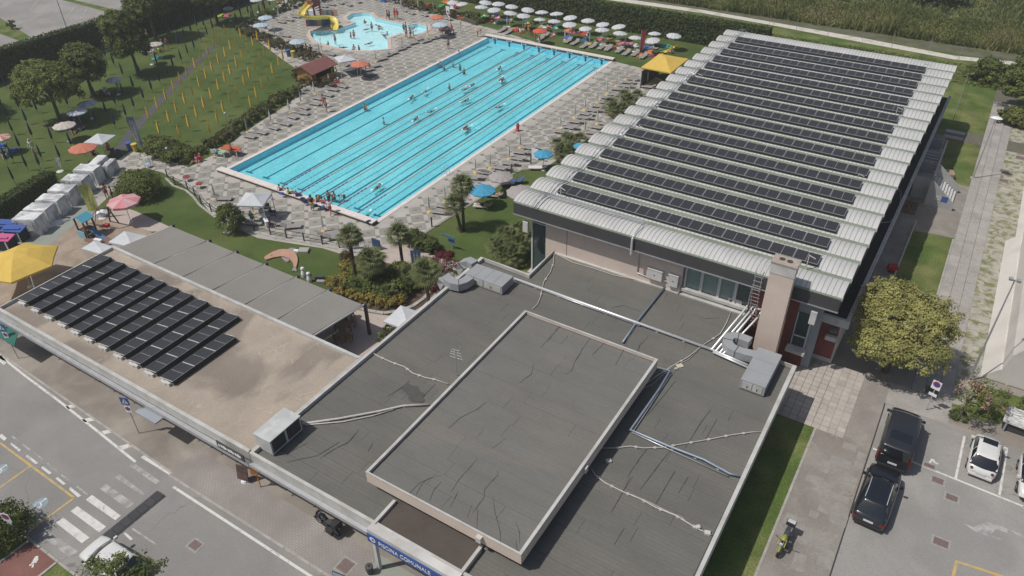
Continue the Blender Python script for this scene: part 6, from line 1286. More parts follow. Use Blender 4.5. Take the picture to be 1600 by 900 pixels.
# ------------------------------------------------------------- people
def skin_mesh(name, J, E, sub=1):
    "J: list of (x,y,z,r); E edges. root is joint 0"
    me = bpy.data.meshes.new('tmp'); me.from_pydata([j[:3] for j in J], E, []); o = bpy.data.objects.new('tmp', me); COL.objects.link(o)
    m = o.modifiers.new('s', 'SKIN'); m.use_smooth_shade = True
    for i, j in enumerate(J):
        v = me.skin_vertices[0].data[i]; v.radius = (j[3], j[3]*(j[4] if len(j) > 4 else 1)); v.use_root = (i == 0)
    s = o.modifiers.new('u', 'SUBSURF'); s.levels = sub; s.render_levels = sub
    dg = bpy.context.evaluated_depsgraph_get(); out = bpy.data.meshes.new_from_object(o.evaluated_get(dg)); bpy.data.objects.remove(o); out.name = name
    out.materials.clear(); out.materials.append(None); return out
def limbs(P):
    "P: dict of joints -> J, E incl. hands with five fingers"
    J = []; E = []; ix = {}
    def ad(k, p, r, el=1): ix[k] = len(J); J.append((*p, r, el)); return ix[k]
    def ed(a, c_): E.append((ix[a], ix[c_]))
    ad('pelvis', P['pelvis'], .145, .8); ad('belly', P['belly'], .125, .8); ad('chest', P['chest'], .15, .75); ad('neck', P['neck'], .055); ad('chin', P['chin'], .078); ad('head', P['head'], .098); ad('nose', P['nose'], .02)
    for a, c_ in (('pelvis', 'belly'), ('belly', 'chest'), ('chest', 'neck'), ('neck', 'chin'), ('chin', 'head'), ('chin', 'nose')): ed(a, c_)
    for s in 'lr':
        ad('sh'+s, P['sh'+s], .062); ad('el'+s, P['el'+s], .043); ad('wr'+s, P['wr'+s], .028); ed('chest', 'sh'+s); ed('sh'+s, 'el'+s); ed('el'+s, 'wr'+s)
        w_ = Vector(P['wr'+s]); d = (w_-Vector(P['el'+s])).normalized(); sd = d.cross(Vector((0, 0, 1))); sd = sd.normalized() if sd.length > .2 else Vector((0, 1, 0)); ad('pm'+s, w_+d*.06, .032, .5); ed('wr'+s, 'pm'+s)
        for k in range(4): ad('f%d%s' % (k, s), w_+d*(.135+.012*(k in (1, 2)))+sd*(k-1.5)*.022, .009); ed('pm'+s, 'f%d%s' % (k, s))
        ad('th'+s, w_+d*.06+sd*-.055, .011); ed('wr'+s, 'th'+s)
        ad('hp'+s, P['hp'+s], .095); ad('kn'+s, P['kn'+s], .060); ad('cf'+s, (Vector(P['kn'+s])*.65+Vector(P['an'+s])*.35), .056); ad('an'+s, P['an'+s], .036); ad('to'+s, P['to'+s], .030, .7)
        ed('pelvis', 'hp'+s); ed('hp'+s, 'kn'+s); ed('kn'+s, 'cf'+s); ed('cf'+s, 'an'+s); ed('an'+s, 'to'+s)
    return J, E
def pose(pel, bel, che, nk, ch, hd, ns, arms, legs):
    P = dict(pelvis=pel, belly=bel, chest=che, neck=nk, chin=ch, head=hd, nose=ns)
    for s, (a, c_) in zip('lr', zip(arms, legs)):
        P['sh'+s], P['el'+s], P['wr'+s] = a; P['hp'+s], P['kn'+s], P['an'+s], P['to'+s] = c_
    return P
POSES = dict(
 stand=pose((0,0,.93),(0,.01,1.1),(0,0,1.30),(0,0,1.46),(0,.03,1.53),(0,.01,1.62),(0,.12,1.57), [((-.17,0,1.40),(-.23,-.02,1.13),(-.22,.08,.90)),((.17,0,1.40),(.23,-.02,1.13),(.20,.12,.93))], [((-.09,0,.85),(-.11,.03,.48),(-.12,-.01,.07),(-.13,.13,.03)),((.09,0,.85),(.11,.02,.48),(.12,-.02,.07),(.13,.12,.03))]),
 walk=pose((0,0,.92),(0,.02,1.1),(0,.04,1.29),(0,.05,1.45),(0,.09,1.52),(0,.07,1.61),(0,.17,1.56), [((-.17,.03,1.39),(-.22,-.12,1.15),(-.22,-.08,.92)),((.17,.05,1.39),(.22,.12,1.15),(.2,.30,1.0))], [((-.09,0,.85),(-.10,.20,.50),(-.10,.22,.08),(-.10,.36,.05)),((.09,0,.85),(.10,-.05,.47),(.10,-.30,.14),(.10,-.22,.03))]),
 sit=pose((0,0,.13),(0,-.02,.3),(0,-.05,.50),(0,-.04,.66),(0,0,.73),(0,-.02,.82),(0,.09,.77), [((-.17,-.05,.60),(-.24,-.18,.36),(-.24,-.24,.12)),((.17,-.05,.60),(.23,.10,.40),(.15,.30,.38))], [((-.09,.03,.11),(-.13,.42,.30),(-.12,.72,.06),(-.12,.84,.10)),((.09,.03,.11),(.14,.40,.33),(.12,.66,.05),(.12,.79,.08))]),
 chair=pose((0,0,.50),(0,-.03,.67),(0,-.06,.87),(0,-.05,1.03),(0,-.01,1.10),(0,-.03,1.19),(0,.08,1.14), [((-.17,-.06,.97),(-.23,.02,.72),(-.2,.26,.66)),((.17,-.06,.97),(.23,.02,.72),(.2,.26,.66))], [((-.09,.03,.48),(-.12,.43,.48),(-.12,.45,.07),(-.12,.58,.04)),((.09,.03,.48),(.12,.43,.48),(.12,.40,.07),(.12,.53,.04))]),
 lie=pose((0,0,.11),(0,-.18,.12),(0,-.38,.14),(0,-.55,.17),(0,-.61,.23),(0,-.70,.22),(0,-.63,.33), [((-.17,-.47,.13),(-.28,-.25,.10),(-.27,.0,.08)),((.17,-.47,.13),(.33,-.58,.10),(.16,-.72,.12))], [((-.09,.07,.10),(-.12,.48,.12),(-.12,.88,.07),(-.13,.93,.17)),((.09,.07,.10),(.14,.42,.30),(.13,.72,.06),(.14,.84,.05))]),
 swim=pose((0,0,-.06),(0,.18,-.04),(0,.38,-.01),(0,.54,.02),(0,.60,.03),(0,.68,.06),(0,.70,-.04), [((-.17,.46,.0),(-.26,.72,.08),(-.22,.98,.02)),((.17,.44,-.02),(.33,.30,-.10),(.36,.05,-.20))], [((-.09,-.08,-.07),(-.12,-.48,-.12),(-.12,-.88,-.05),(-.13,-1.0,-.08)),((.09,-.08,-.07),(.13,-.45,-.05),(.12,-.85,-.16),(.13,-.98,-.16))]),
 bend=pose((0,-.1,.90),(0,.06,1.02),(0,.26,1.10),(0,.41,1.12),(0,.47,1.08),(0,.54,1.13),(0,.56,1.02), [((-.17,.33,1.08),(-.2,.38,.80),(-.16,.42,.56)),((.17,.33,1.08),(.2,.4,.80),(.14,.46,.58))], [((-.09,-.1,.83),(-.11,.02,.46),(-.12,-.03,.07),(-.13,.11,.03)),((.09,-.1,.83),(.11,-.02,.46),(.12,-.08,.07),(.13,.06,.03))]))
BM = {}; HM = {}; SM = {}; TM = {}
for k_, P in POSES.items():
    J, E = limbs(P); BM[k_] = skin_mesh('body_'+k_, J, E, 1)
    h = Vector(P['head']); c_ = Vector(P['chin']); up = (h-c_).normalized(); b = MB(); b.lathe([(.112, -.03), (.118, .03), (.095, .08), (.05, .112), (.005, .122)], 10); me = b.mesh('hair', [None]); q = up.to_track_quat('Z', 'Y').to_matrix().to_4x4(); back = (c_-Vector(P['nose'])).normalized()
    me.transform(Matrix.Translation(h+back*.018) @ q); HM[k_] = me
    b = MB(); hl, hr, pl_, be = [Vector(P[x]) for x in ('hpl', 'hpr', 'pelvis', 'belly')]
    b.tube([pl_.lerp(be, .35), pl_, pl_.lerp((hl+hr)/2, .9)], [.162, .172, .175], 10); [b.tube([Vector(P['hp'+s]), Vector(P['hp'+s]).lerp(Vector(P['kn'+s]), .38)], [.118, .10], 8) for s in 'lr']; SM[k_] = b.mesh('trunks', [None])
    b = MB(); b.tube([pl_.lerp(be, .5), be, Vector(P['chest']), Vector(P['chest']).lerp(Vector(P['neck']), .45)], [.155, .148, .178, .13], 10); [b.tube([Vector(P['sh'+s]).lerp(Vector(P['chest']), .3), Vector(P['sh'+s]), Vector(P['sh'+s]).lerp(Vector(P['el'+s]), .6)], [.085, .082, .068], 7) for s in 'lr']; TM[k_] = b.mesh('shirt', [None])
SK = [cm('skin_light', (.46, .28, .20), .6), cm('skin_tan', (.36, .20, .135), .6), cm('skin_brown', (.22, .12, .08), .6)]
HR = [cm('hair_dark', (.025, .018, .014), .7), cm('hair_brown', (.09, .05, .03), .7), cm('hair_fair', (.35, .24, .12), .7), cm('hair_grey', (.4, .39, .38), .7)]
CL = dict(red=cm('cloth_red', (.50, .05, .05)), blue=cm('cloth_blue', (.05, .12, .38)), black=cm('cloth_black', (.02, .02, .025)), white=cm('cloth_white', (.62, .62, .62)), pink=cm('cloth_pink', (.55, .16, .24)), green=cm('cloth_green', (.10, .35, .15)), lime=cm('cloth_lime', (.40, .60, .08)), orange=cm('cloth_orange', (.62, .22, .05)), yellow=cm('cloth_yellow', (.6, .45, .08)), navy=cm('cloth_navy', (.02, .03, .09)), teal=cm('cloth_teal', (.05, .30, .30)), purple=cm('cloth_purple', (.16, .07, .22)))
def person(lab, x, y, z, rz, po='stand', sc=1.0, sk=0, hr=0, tr='blue', sh=None, grp=None, cap=None):
    t = thing('person', lab, 'person', (x, y, z), rz, grp); t.scale = (sc,)*3
    part('body', BM[po], t, mats=[SK[sk]]); part('hair', HM[po], t, mats=[CL[cap] if cap else HR[hr]])
    if tr: part('trunks', SM[po], t, mats=[CL[tr]])
    if sh: part('shirt', TM[po], t, mats=[CL[sh]])
    return t
def pp(lab, px_, py_, z, deg, po='stand', sc=1.0, sk=0, hr=0, tr='blue', sh=None, zg=0.0, grp=None, cap=None):
    g = G(px_, py_, zg); return person(lab, float(g[0]), float(g[1]), z, R(deg), po, sc, sk, hr, tr, sh, grp, cap)
D = .04
pp('tanned bather in dark trunks standing on the left pool deck', 511, 175.5, D, 150, 'stand', 1.08, 1, 0, 'navy'); pp('slim bather walking on the left pool deck', 507, 168, D, 150, 'walk', 1.0, 1, 1, 'red')
pp('bather in dark trunks walking near the left corner of the pool', 364, 245, D, 120, 'walk', 1.0, 1, 0, 'black'); pp('bather seated by the green board near the left pool corner', 340, 245, D, 60, 'chair', .95, 1, 0, 'black', 'white')
pp('left of two pink figures at the bushes by the left deck', 308, 254, D, 160, 'sit', 1.0, 0, 1, 'pink', 'pink'); pp('right of two pink figures at the bushes by the left deck', 314, 252, D, 200, 'sit', 1.0, 0, 2, 'pink', 'red')
pp('bather standing alone between the two pools', 701, 77, D, 190, 'stand', .92, 1, 0, 'navy'); pp('bather walking towards the far left corner of the long pool', 747, 58, D, -60, 'bend', .9, 1, 0, 'red')
pp('left lifeguard in red standing behind the childrens pool', 617.5, 30, D, 180, 'stand', 1.0, 1, 0, 'red', 'red'); pp('right lifeguard in red standing behind the childrens pool', 621.5, 31, D, 170, 'walk', 1.0, 1, 1, 'red', 'red')
pp('dark bather walking behind the childrens pool', 606, 31, D, 100, 'walk', .9, 2, 0, 'black'); pp('second dark bather walking behind the childrens pool', 609, 32, D, 100, 'stand', .9, 2, 0, 'navy')
pp('left bather walking at the rim between the two pools', 635.5, 60, D, 180, 'stand', 1.05, 1, 0, 'red'); pp('right bather walking at the rim between the two pools', 642, 61.5, D, 160, 'walk', 1.05, 1, 0, 'black')
pp('seated figure in red and white by the wide folded parasol', 525, 135, D, 80, 'sit', 1.05, 0, 2, 'red', 'red'); pp('figure in a red top by the wide folded parasol', 530, 133, D, -60, 'sit', 1.1, 0, 0, 'red', 'red', cap='white')
pp('pair member sitting on the dark mat under the coral parasol, left', 571, 111, .1, 90, 'sit', 1.0, 0, 0, 'red', 'white'); pp('pair member sitting on the dark mat under the coral parasol, right', 578, 109, .1, -90, 'sit', 1.0, 1, 0, 'red')
pp('child sitting on the slide end rim', 516, 50, D, 160, 'sit', .7, 0, 0, 'pink')
for i, (x, y, po, zz) in enumerate(((524, 66, 'stand', -.35), (513, 70, 'sit', -.15), (536, 73, 'swim', -.05), (553, 77, 'sit', -.15), (561, 77, 'stand', -.7), (576, 67, 'swim', -.05), (553, 56, 'stand', -.7), (548, 55, 'stand', -.8), (572, 45, 'swim', -.05), (581, 44.5, 'stand', -.6), (592, 46, 'sit', -.1), (570, 35, 'sit', -.2), (592, 40, 'swim', -.05), (605, 54, 'sit', -.2), (631, 47, 'stand', -.3), (634.5, 47, 'stand', -.4), (644, 44, 'swim', -.05), (600, 55, 'swim', -.05))):
    pp('%s bather in the childrens pool counted in order from its left side, %s' % (ordn(i+1), {'stand': 'standing', 'sit': 'sitting', 'swim': 'swimming'}[po]), x, y, zz, (i*67) % 360, po, .78 if i % 3 else .95, (i % 3), i % 3, ['blue', 'red', 'black', 'pink', 'navy'][i % 5], grp='bathers in the childrens pool')
SW = [(693.7, 104, 'stand'), (708, 98.5, 'stand'), (718.5, 103, 'stand'), (725, 109.5, 'stand'), (687.7, 99, 'stand'), (717, 81.5, 'stand'), (570, 165.5, 'stand'), (572, 166, 'stand'), (599, 187, 'stand'), (642.5, 150, 'swim'), (664, 141, 'swim'), (649, 184, 'swim'), (672.5, 172, 'swim'), (727, 155, 'swim'), (726, 137, 'swim'), (736, 131, 'swim'), (780, 165, 'swim'), (782, 122, 'swim'), (780, 105, 'swim'), (727, 197, 'swim'), (729, 199, 'swim'), (702, 133, 'stand'), (785, 123, 'swim'), (589, 290, 'swim'), (572, 335, 'swim'), (546, 332, 'stand')]
m_foam = mat('foam', (.75, .85, .87), .8, .1, 5)
SW.sort(key=lambda q: -G(q[0], q[1])[1])
for i, (x, y, po) in enumerate(SW):
    t = pp('%s swimmer from the far end of the long pool, %s' % (ordn(i+1), 'upright' if po == 'stand' else 'swimming'), x, y, -1.10 if po == 'stand' else -.16, (0 if i % 2 else 180)+random.uniform(-15, 15) if po == 'swim' else i*80, po, .82, i % 2, i % 3, ['blue', 'black', 'red', 'navy'][i % 4], grp='swimmers in the long pool')
    if po == 'swim':
        b = MB(); [b.sheet([(q_[0]+q_[2]*random.uniform(.5, 1)*math.cos(a), q_[1]+q_[2]*random.uniform(.5, 1)*math.sin(a)) for a in np.linspace(0, 6.28, 9)[:-1]], .14+q_[2]*.02) for q_ in ((.15, .75, .16), (-.3, .95, .12), (0, -1.05, .22), (.1, -1.35, .12))]; part('splash', b.mesh('splash', m_foam), t, kind='stuff')
for q in ((513, 306, 'stand', 40, -.9, 'left child standing in the water by the near pool end'), (518, 305, 'bend', 120, -.9, 'second child standing in the water by the near pool end'), (522, 307, 'stand', 200, -.95, 'third child standing in the water by the near pool end'), (536, 305, 'bend', 160, -.9, 'child bending alone in the water near the lane rope')): pp(q[5], q[0], q[1], q[4], q[3], q[2], .9, 0, 1, 'navy')
pp('instructor in yellow shorts standing behind the near pool end', 489, 330, D, 20, 'stand', 1.0, 1, 0, 'yellow', 'black'); pp('instructor in white shirt standing at the near pool end', 517, 337, D, 20, 'walk', 1.05, 1, 0, 'red', 'white')
for i, (x, y, c_, s_) in enumerate(((438, 299, 'navy', None), (452, 304, 'black', 'lime'), (464, 308, 'purple', 'purple'), (486, 316, 'red', None), (496, 317, 'navy', None), (500, 315, 'red', None), (504, 319, 'navy', None), (509, 320, 'black', 'pink'), (499, 309, 'teal', None))):
    pp('%s child of the group sitting on the near pool edge, from the left' % ordn(i+1), x, y, .38 if i < 8 else -.8, random.uniform(-40, 40), 'sit', .8, i % 2, i % 3, c_, s_, zg=.3, grp='children on the near pool edge')
for i, (x, y) in enumerate(((473, 311), (480, 313), (484, 319), (494, 322), (440, 303), (468, 306), (476, 315), (505, 324), (547, 351), (576, 347))):
    g = G(x, y, .4 if i < 8 else .3); b = MB(); b.obox((g[0], g[1], .46 if i < 8 else .36), .45, .3, .12, i*.8); b.obox((g[0], g[1], .54 if i < 8 else .44), .3, .2, .06, i*.8+.3); b.build('swim_bag', CL['blue'] if i % 3 else CL['navy'], cat='bag', label='%s small %s swim bag on the near pool edge, from the left' % (ordn(i+1), 'blue' if i % 3 else 'navy'), group='swim bags on the near pool edge')
for i, (x, y, po, c_, s_) in enumerate(((813.5, 60.5, 'stand', 'red', 'white'), (822, 52, 'stand', 'black', None), (829, 57, 'stand', 'navy', 'black'), (836, 66, 'stand', 'red', None), (826, 55, 'walk', 'orange', None), (843, 67, 'sit', 'white', 'white'))): pp('%s person of the group by the red parasol at the far pool end' % ordn(i+1), x, y, D, 180+i*35, po, 1.0, 1, i % 3, c_, s_, grp='group by the red parasol')
person('sunbather lying on the near sunbed by the blue parasol', b1[0], b1[1], .27, R(-68+180), 'lie', 1.0, 1, 0, 'black'); person('sunbather lying on the farther sunbed by the blue parasol', b2[0], b2[1], .27, R(-70+180), 'lie', 1.0, 1, 0, 'black')
pp('man in light shirt walking on the left lawn', 54, 240, 0, 200, 'walk', 1.05, 0, 3, 'white', 'white'); pp('bather with dark hair behind the yellow banner', 169, 311, .03, 90, 'stand', 1.0, 1, 0, 'red'); pp('second bather with dark hair behind the yellow banner', 178, 313, .03, 140, 'stand', .9, 1, 0, 'navy')
pp('seated person in the shade right of the coral parasol at the left', 172, 240, .02, 100, 'chair', 1.0, 1, 0, 'red', 'red'); pp('crouching person by the white folded carts', 147, 243, .02, 40, 'sit', 1.0, 0, 0, 'black', 'black')
pp('person seated under the small gazebo beside the round bush', 411, 340, D, 60, 'chair', 1.0, 0, 0, 'black', 'white'); pp('person in teal seated at the fence by the round bush', 395, 348, D, 40, 'chair', 1.0, 0, 3, 'teal', 'teal')
pp('person in black standing on the deck by the near corner rail', 546, 390, D, 40, 'stand', 1.0, 0, 1, 'red', 'pink')
for i, (x, y, po, c_, s_, lab) in enumerate(((186, 143, 'stand', 'white', 'white', 'person in white standing at the striped parasol on the lawn'), (170, 148, 'lie', 'white', 'white', 'person in white lying in the shade by the small dark tree'), (160, 150, 'sit', 'black', 'black', 'person sitting in the shade of the small dark tree'), (118, 195, 'sit', 'black', 'purple', 'dark clothed person sitting under the lilac striped parasol'), (122, 205, 'lie', 'black', 'white', 'person lying beside the cream parasol'), (114, 208, 'sit', 'navy', 'black', 'person in navy sitting below the cream parasol'), (241, 84, 'sit', 'orange', None, 'sunlit bather of the group in the tree shade'), (250, 82, 'sit', 'red', 'lime', 'figure in lime of the group in the tree shade'), (256, 80, 'stand', 'blue', 'blue', 'figure in blue standing in the group in the tree shade'), (263, 76, 'stand', 'red', None, 'bather standing at the right of the group in the tree shade'), (232, 62, 'stand', 'white', None, 'bather standing alone under the tall lawn trees'), (412, 14, 'stand', 'purple', 'purple', 'figure in purple on the lawn near the top edge'), (8, 246, 'sit', 'navy', 'navy', 'figure in navy sitting at the left edge of the lawn'), (437, 6, 'lie', 'black', None, 'tanned bather lying on the lawn at the top edge'), (394, 49, 'sit', 'red', 'pink', 'figure with white hat in the russet bed corner'), (389, 47, 'sit', 'pink', 'white', 'second figure with white hat in the russet bed corner'), (412, 44, 'lie', 'red', None, 'bather lying below the lower pale blue parasol'))): pp(lab, x, y, .03 if i < 12 else .05, i*50, po, 1.0, i % 2, i % 3, c_, s_, cap='white' if i in (14, 15) else None)
for i, (x, y) in enumerate(((465, 77), (473, 78), (479, 79), (486, 81))): pp('%s dark haired person sitting behind the russet bed by the bins, from the left' % ordn(i+1), x, y, D, 200, 'sit', 1.05, 1, 0, 'black', 'black' if i % 2 else None, grp='people sitting behind the russet bed')
for i, (x, y) in enumerate(((693, 53), (697, 50), (700, 55), (706, 52), (687, 49))): pp('%s person of the group under the pale blue parasol right of the childrens pool' % ordn(i+1), x, y, D, i*60, 'chair', 1.0, 1, 0, ['red', 'black', 'navy', 'black', 'white'][i], ['red', 'black', None, 'red', None][i], grp='group under the pale blue parasol')
bt = thing('shaded_table', 'dark table with chairs under the pale blue parasol right of the childrens pool', 'table', (*G2(700, 54), .04)); MB().box(-.9, -.5, .68, .9, .5, .74).build('tabletop', m_bedd, bt, local=True); [MB().box(a-.04, c_-.04, 0, a+.04, c_+.04, .68).build('leg', m_bedd, bt, local=True) for a in (-.8, .8) for c_ in (-.4, .4)]
# towels and bathers beneath the white rows
TC = ['orange', 'red', 'green', 'pink', 'blue', 'yellow', 'white', 'teal']; 
for i, (x, y, nm, k) in enumerate(wpos):
    c_ = TC[i % 8]; sx = x+random.uniform(-.8, 1.2); sy = y+random.uniform(-1.2, .4); b = MB(); b.obox((sx, sy, .05), .75, 1.7, .05, random.uniform(-.5, .5)); b.obox((sx+.1, sy+.6, .11), .35, .25, .12, .3); b.build('towel', CL[c_], cat='towel', label='%s towel with a cushion under the %s %s row white parasol' % (c_, ordn(k), nm))
    if i % 4 != 3: person('bather resting under the %s %s row white parasol' % (ordn(k), nm), sx+.9, sy-.3, .08, random.uniform(0, 6), ['lie', 'sit', 'lie', 'chair'][i % 4], .95, i % 3, i % 4, TC[(i+3) % 8], TC[(i+5) % 8] if i % 2 else None)
    if i % 2: b = MB(); b.obox((sx-.7, sy-.4, .2), .4, .3, .35, .5); b.build('beach_bag', CL[TC[(i+2) % 8]], cat='bag', label='%s beach bag under the %s %s row white parasol' % (TC[(i+2) % 8], ordn(k), nm))
for i, (x, y, c_, lab) in enumerate(((893, 51, 'pink', 'pink red towel heap between the near white parasols'), (916, 63, 'blue', 'blue wrap hung beside a closed parasol beyond the pool'), (938, 62, 'pink', 'pink towel beyond the far pool end'), (984, 70, 'pink', 'pink towel left of the red banner'), (990, 72, 'white', 'white towel left of the red banner'), (1007, 76, 'blue', 'light blue towel at the foot of the red banner'), (1013, 66, 'orange', 'salmon towel right of the red banner'), (1014, 82, 'orange', 'salmon cushion nearest the yellow kiosk'), (1021, 73, 'black', 'dark heap of bags under the front parasol near the kiosk'), (1041, 73, 'teal', 'grey teal towel below the back parasol near the kiosk'), (1053, 75, 'yellow', 'yellow dinghy on the grass near the kiosk'), (345, 25, 'lime', 'lime towel under the tree at the top lawn'), (355, 25, 'pink', 'pink towel under the tree at the top lawn'), (440, 12, 'white', 'white towel on the lawn near the top edge'), (456, 12, 'white', 'second white towel on the lawn near the slide'), (246, 92, 'teal', 'pale blanket under the group in the tree shade'), (20, 237, 'blue', 'blue towel on the lawn at the left edge'), (2, 229, 'blue', 'bright blue windbreak at the left edge'), (600, 3, 'blue', 'blue and white bag on a sunbed at the top edge'), (643, 6, 'red', 'red orange towel on the hedge at the top'), (668, 8, 'red', 'red towel left of the board at the top'), (690, 10, 'green', 'green blanket behind the russet bed'), (697, 4, 'orange', 'orange wrap under the parasol at the top'), (712, 12, 'red', 'red wrap beside the white boards'), (718, 8, 'pink', 'pink wrap beside the white boards'), (772, 26, 'blue', 'bluish towel below the front left white parasol'))):
    g = G(x, y); b = MB(); b.obox((g[0], g[1], .07), 1.5, .9, .08, i*.7); b.obox((g[0]+.3, g[1]+.1, .2), .5, .35, .25, i*.7); b.obox((g[0]-.4, g[1], .15), .3, .3, .15, i); b.build('towel', CL[c_], cat='towel', label=lab)
# ------------------------------------------------------------- signs, flags, lamps
def flag(lab, b0, t0, h_, w_, m_, z=0, txt=None, tc=None, lean=0, low=.55):
    g = G(*b0); t = thing('feather_flag', lab, 'flag', (g[0], g[1], z)); b = MB(); b.tube([(0, 0, 0), (0, 0, h_)], .025, 5); b.build('pole', m_alu, t, local=True)
    d = Vector((RR[0], RR[1], 0)).normalized()*(-1 if lean < 0 else 1); n_ = Vector((-d.y, d.x, 0)); rows = []
    for k in range(9): f_ = k/8; ww = w_*(low+(1-low)*f_)*(1 if k < 8 else .85); rows.append([(d*(.03+ww*j/3)*1.0+n_*.06*math.sin(f_*5+j)+Vector((0, 0, h_*(.22+.76*f_)))) for j in range(4)])
    b = MB(); b.grid(rows); b.grid([[p+n_*.006 for p in r_] for r_ in rows]); b.build('banner', m_, t, local=True)
    if tc:
        b = MB()
        for k in range(11):
            f_ = .36+.05*k
            for j in range(2 if low < .8 else 1): p = d*(w_*(.26+.28*j) if low < .8 else w_*.38)+Vector((0, 0, h_*f_))+n_*(.10 if lean < 0 else -.10); b.add([p, p+d*w_*(.13+.05*(k % 2)), p+d*w_*(.17-.04*(k % 3))+Vector((0, 0, h_*.034)), p+Vector((0, 0, h_*.034))], [(0, 1, 2, 3)])
        b.build('print', tc, t, local=True, kind='stuff')
    b = MB(); b.lathe([(.03, .08), (.35, .05), (.38, 0)], 10); b.build('base', m_basew, t, local=True); return t
flag('tall grey blue feather flag at the corner of the left deck', (228, 240), None, 4.4, .95, cm('flag_blue', (.13, .17, .26)), tc=cm('flag_print', (.42, .42, .25)), lean=-1)
flag('tall lime green banner with grey printing beside the playground', (160, 341), None, 3.7, 1.15, cm('flag_lime', (.36, .38, .10)), tc=cm('flag_print2', (.20, .22, .17)), lean=-1, low=.9)
flag('red feather flag near the yellow kiosk', (999, 87), None, 3.6, .75, cm('flag_red', (.36, .05, .07)))
flag('slate blue feather flag between the palms and the stepped path', (646, 437), None, 3.0, .85, cm('flag_slate', (.08, .12, .24)), tc=cm('flag_print', (.42, .42, .25)))
flag('small white feather flag between the hut row and the low hedge', (94, 268), None, 1.6, .45, c_white)
def roadsign(lab, px_, py_, h_, plates, rz=0, r_=.035):
    g = G(px_, py_); t = thing('road_sign', lab, 'road sign', (g[0], g[1], .04), rz); b = MB(); b.tube([(0, 0, 0), (0, 0, h_)], r_, 6); b.build('pole', m_alu, t, local=True)
    for (kind_, zc, s) in plates:
        if kind_ == 'cross':
            b = MB(); b.box(-s/2, -.06, zc-s/2, s/2, -.03, zc+s/2); b.build('plate', m_sblue, t, local=True); b = MB(); b.add([(-s*.36, -.065, zc-s*.3), (s*.36, -.065, zc-s*.3), (0, -.065, zc+s*.36)], [(0, 1, 2)]); b.build('white_triangle', m_sw, t, local=True)
            b = MB(); b.add([(-.03, -.07, zc+.1), (.03, -.07, zc+.1), (.05, -.07, zc-.06), (.12, -.07, zc-.16), (.07, -.07, zc-.17), (0, -.07, zc-.06), (-.08, -.07, zc-.17), (-.12, -.07, zc-.16), (-.04, -.07, zc-.02)], [(0, 8, 7, 6, 5, 4, 3, 2, 1)]); b.build('walking_figure', m_dk, t, local=True)
        if kind_ == 'nopark':
            b = MB(); b.box(-s/2, -.05, zc-s*.7, s/2, -.03, zc+s*.55); b.build('plate', m_sw, t, local=True)
            me = MB().lathe([(s*.42, 0), (s*.30, .004), (.0, .004)], 16).mesh('round', [CL['red']]); 
            part('red_ring', MB().lathe([(s*.42, 0), (0, .001)], 16).mesh('red_ring', cm('sign_red', (.35, .03, .05))), t, (0, -.052, zc+.04), (R(90), 0, 0)); part('blue_disc', MB().lathe([(s*.31, 0), (0, .001)], 16).mesh('blue_disc', m_sblue), t, (0, -.056, zc+.04), (R(90), 0, 0))
            b = MB(); b.beam((-s*.26, -.062, zc+.04+s*.2), (s*.26, -.062, zc+.04-s*.2), .05, .004); b.build('slash', cm('sign_red', (.35, .03, .05)), t, local=True)
        if kind_ == 'white': b = MB(); b.box(-s/2, -.05, zc-.11, s/2, -.03, zc+.11); b.build('lower_plate', m_sw, t, local=True)
    return t
roadsign('blue pedestrian crossing sign at the left edge over a round plate', 29, 560.5, 3.2, (('cross', 2.95, .6), ('nopark', 2.25, .42)), R(20)); roadsign('blue pedestrian crossing sign before the cafe over a round plate', 217.5, 677.5, 3.2, (('cross', 2.95, .6), ('nopark', 2.25, .42)), R(20))
roadsign('square no parking sign with white plate beneath above the parking lot', 1447, 640.5, 2.6, (('nopark', 2.25, .55), ('white', 1.4, .5)), R(-15)); roadsign('square no parking sign on a pole in the bottom left bush', 35, 847, 2.6, (('nopark', 2.25, .55), ('white', 1.75, .3)), R(20))
def lamp(lab, b0, h_, kind_='disc', r_=.06):
    g = G(*b0); t = thing('street_lamp', lab, 'street lamp', (g[0], g[1], 0)); b = MB(); b.tube([(0, 0, 0), (0, 0, h_*.5), (0, 0, h_)], [r_*1.3, r_, r_*.7], 8); b.build('pole', m_alu, t, local=True); b = MB(); b.obox((0, 0, .05), .5, .5, .1); b.build('footing', m_kerb, t, local=True)
    if kind_ == 'disc': b = MB(); b.lathe([(.0, .14), (.3, .10), (.45, 0), (.3, -.06), (0, -.08)], 14, (0.05, 0, h_), 0, 1.2, .8); b.build('lamp_head', m_sw, t, local=True)
    elif kind_ == 'flood':
        b = MB(); b.box(-.3, -.04, h_-.05, .3, .04, h_); b.build('crossarm', m_alu, t, local=True)
        for a in (-.22, .22): b = MB(); b.obox((a, -.08, h_+.08), .22, .2, .16, .2, 0, .4); b.build('lamp_head', m_alu, t, local=True)
    else: b = MB(); b.lathe([(0, .2), (.1, .14), (.12, .05), (.06, 0)], 8, (0, 0, h_)); b.build('lamp_head', m_sw, t, local=True)
lamp('tall street lamp with a white oval head on the rear lawn', (1520, 279), 6.5); lamp('tall floodlight pole beside the white tent hall', (1513, 595), 8.6, 'flood'); lamp('tall thin lamp pole in the far car park', (107.5, 53), 8.5, 'flood')
for x, y, h_, lab in ((268, 258, 1.9, 'small lamp post at the left deck corner'), (503, 81, 1.9, 'small lamp post at the rim of the childrens pool'), (357, 200, 1.8, 'small lamp post in the bushes left of the pool'), (877, 226, 1.9, 'small dark lamp post before the dwarf palms'), (643, 398, 2.4, 'small white lamp post between the palms'), (720, 50, 1.6, 'small post by the far gate')): lamp(lab, (x, y), h_, 'small', .035)
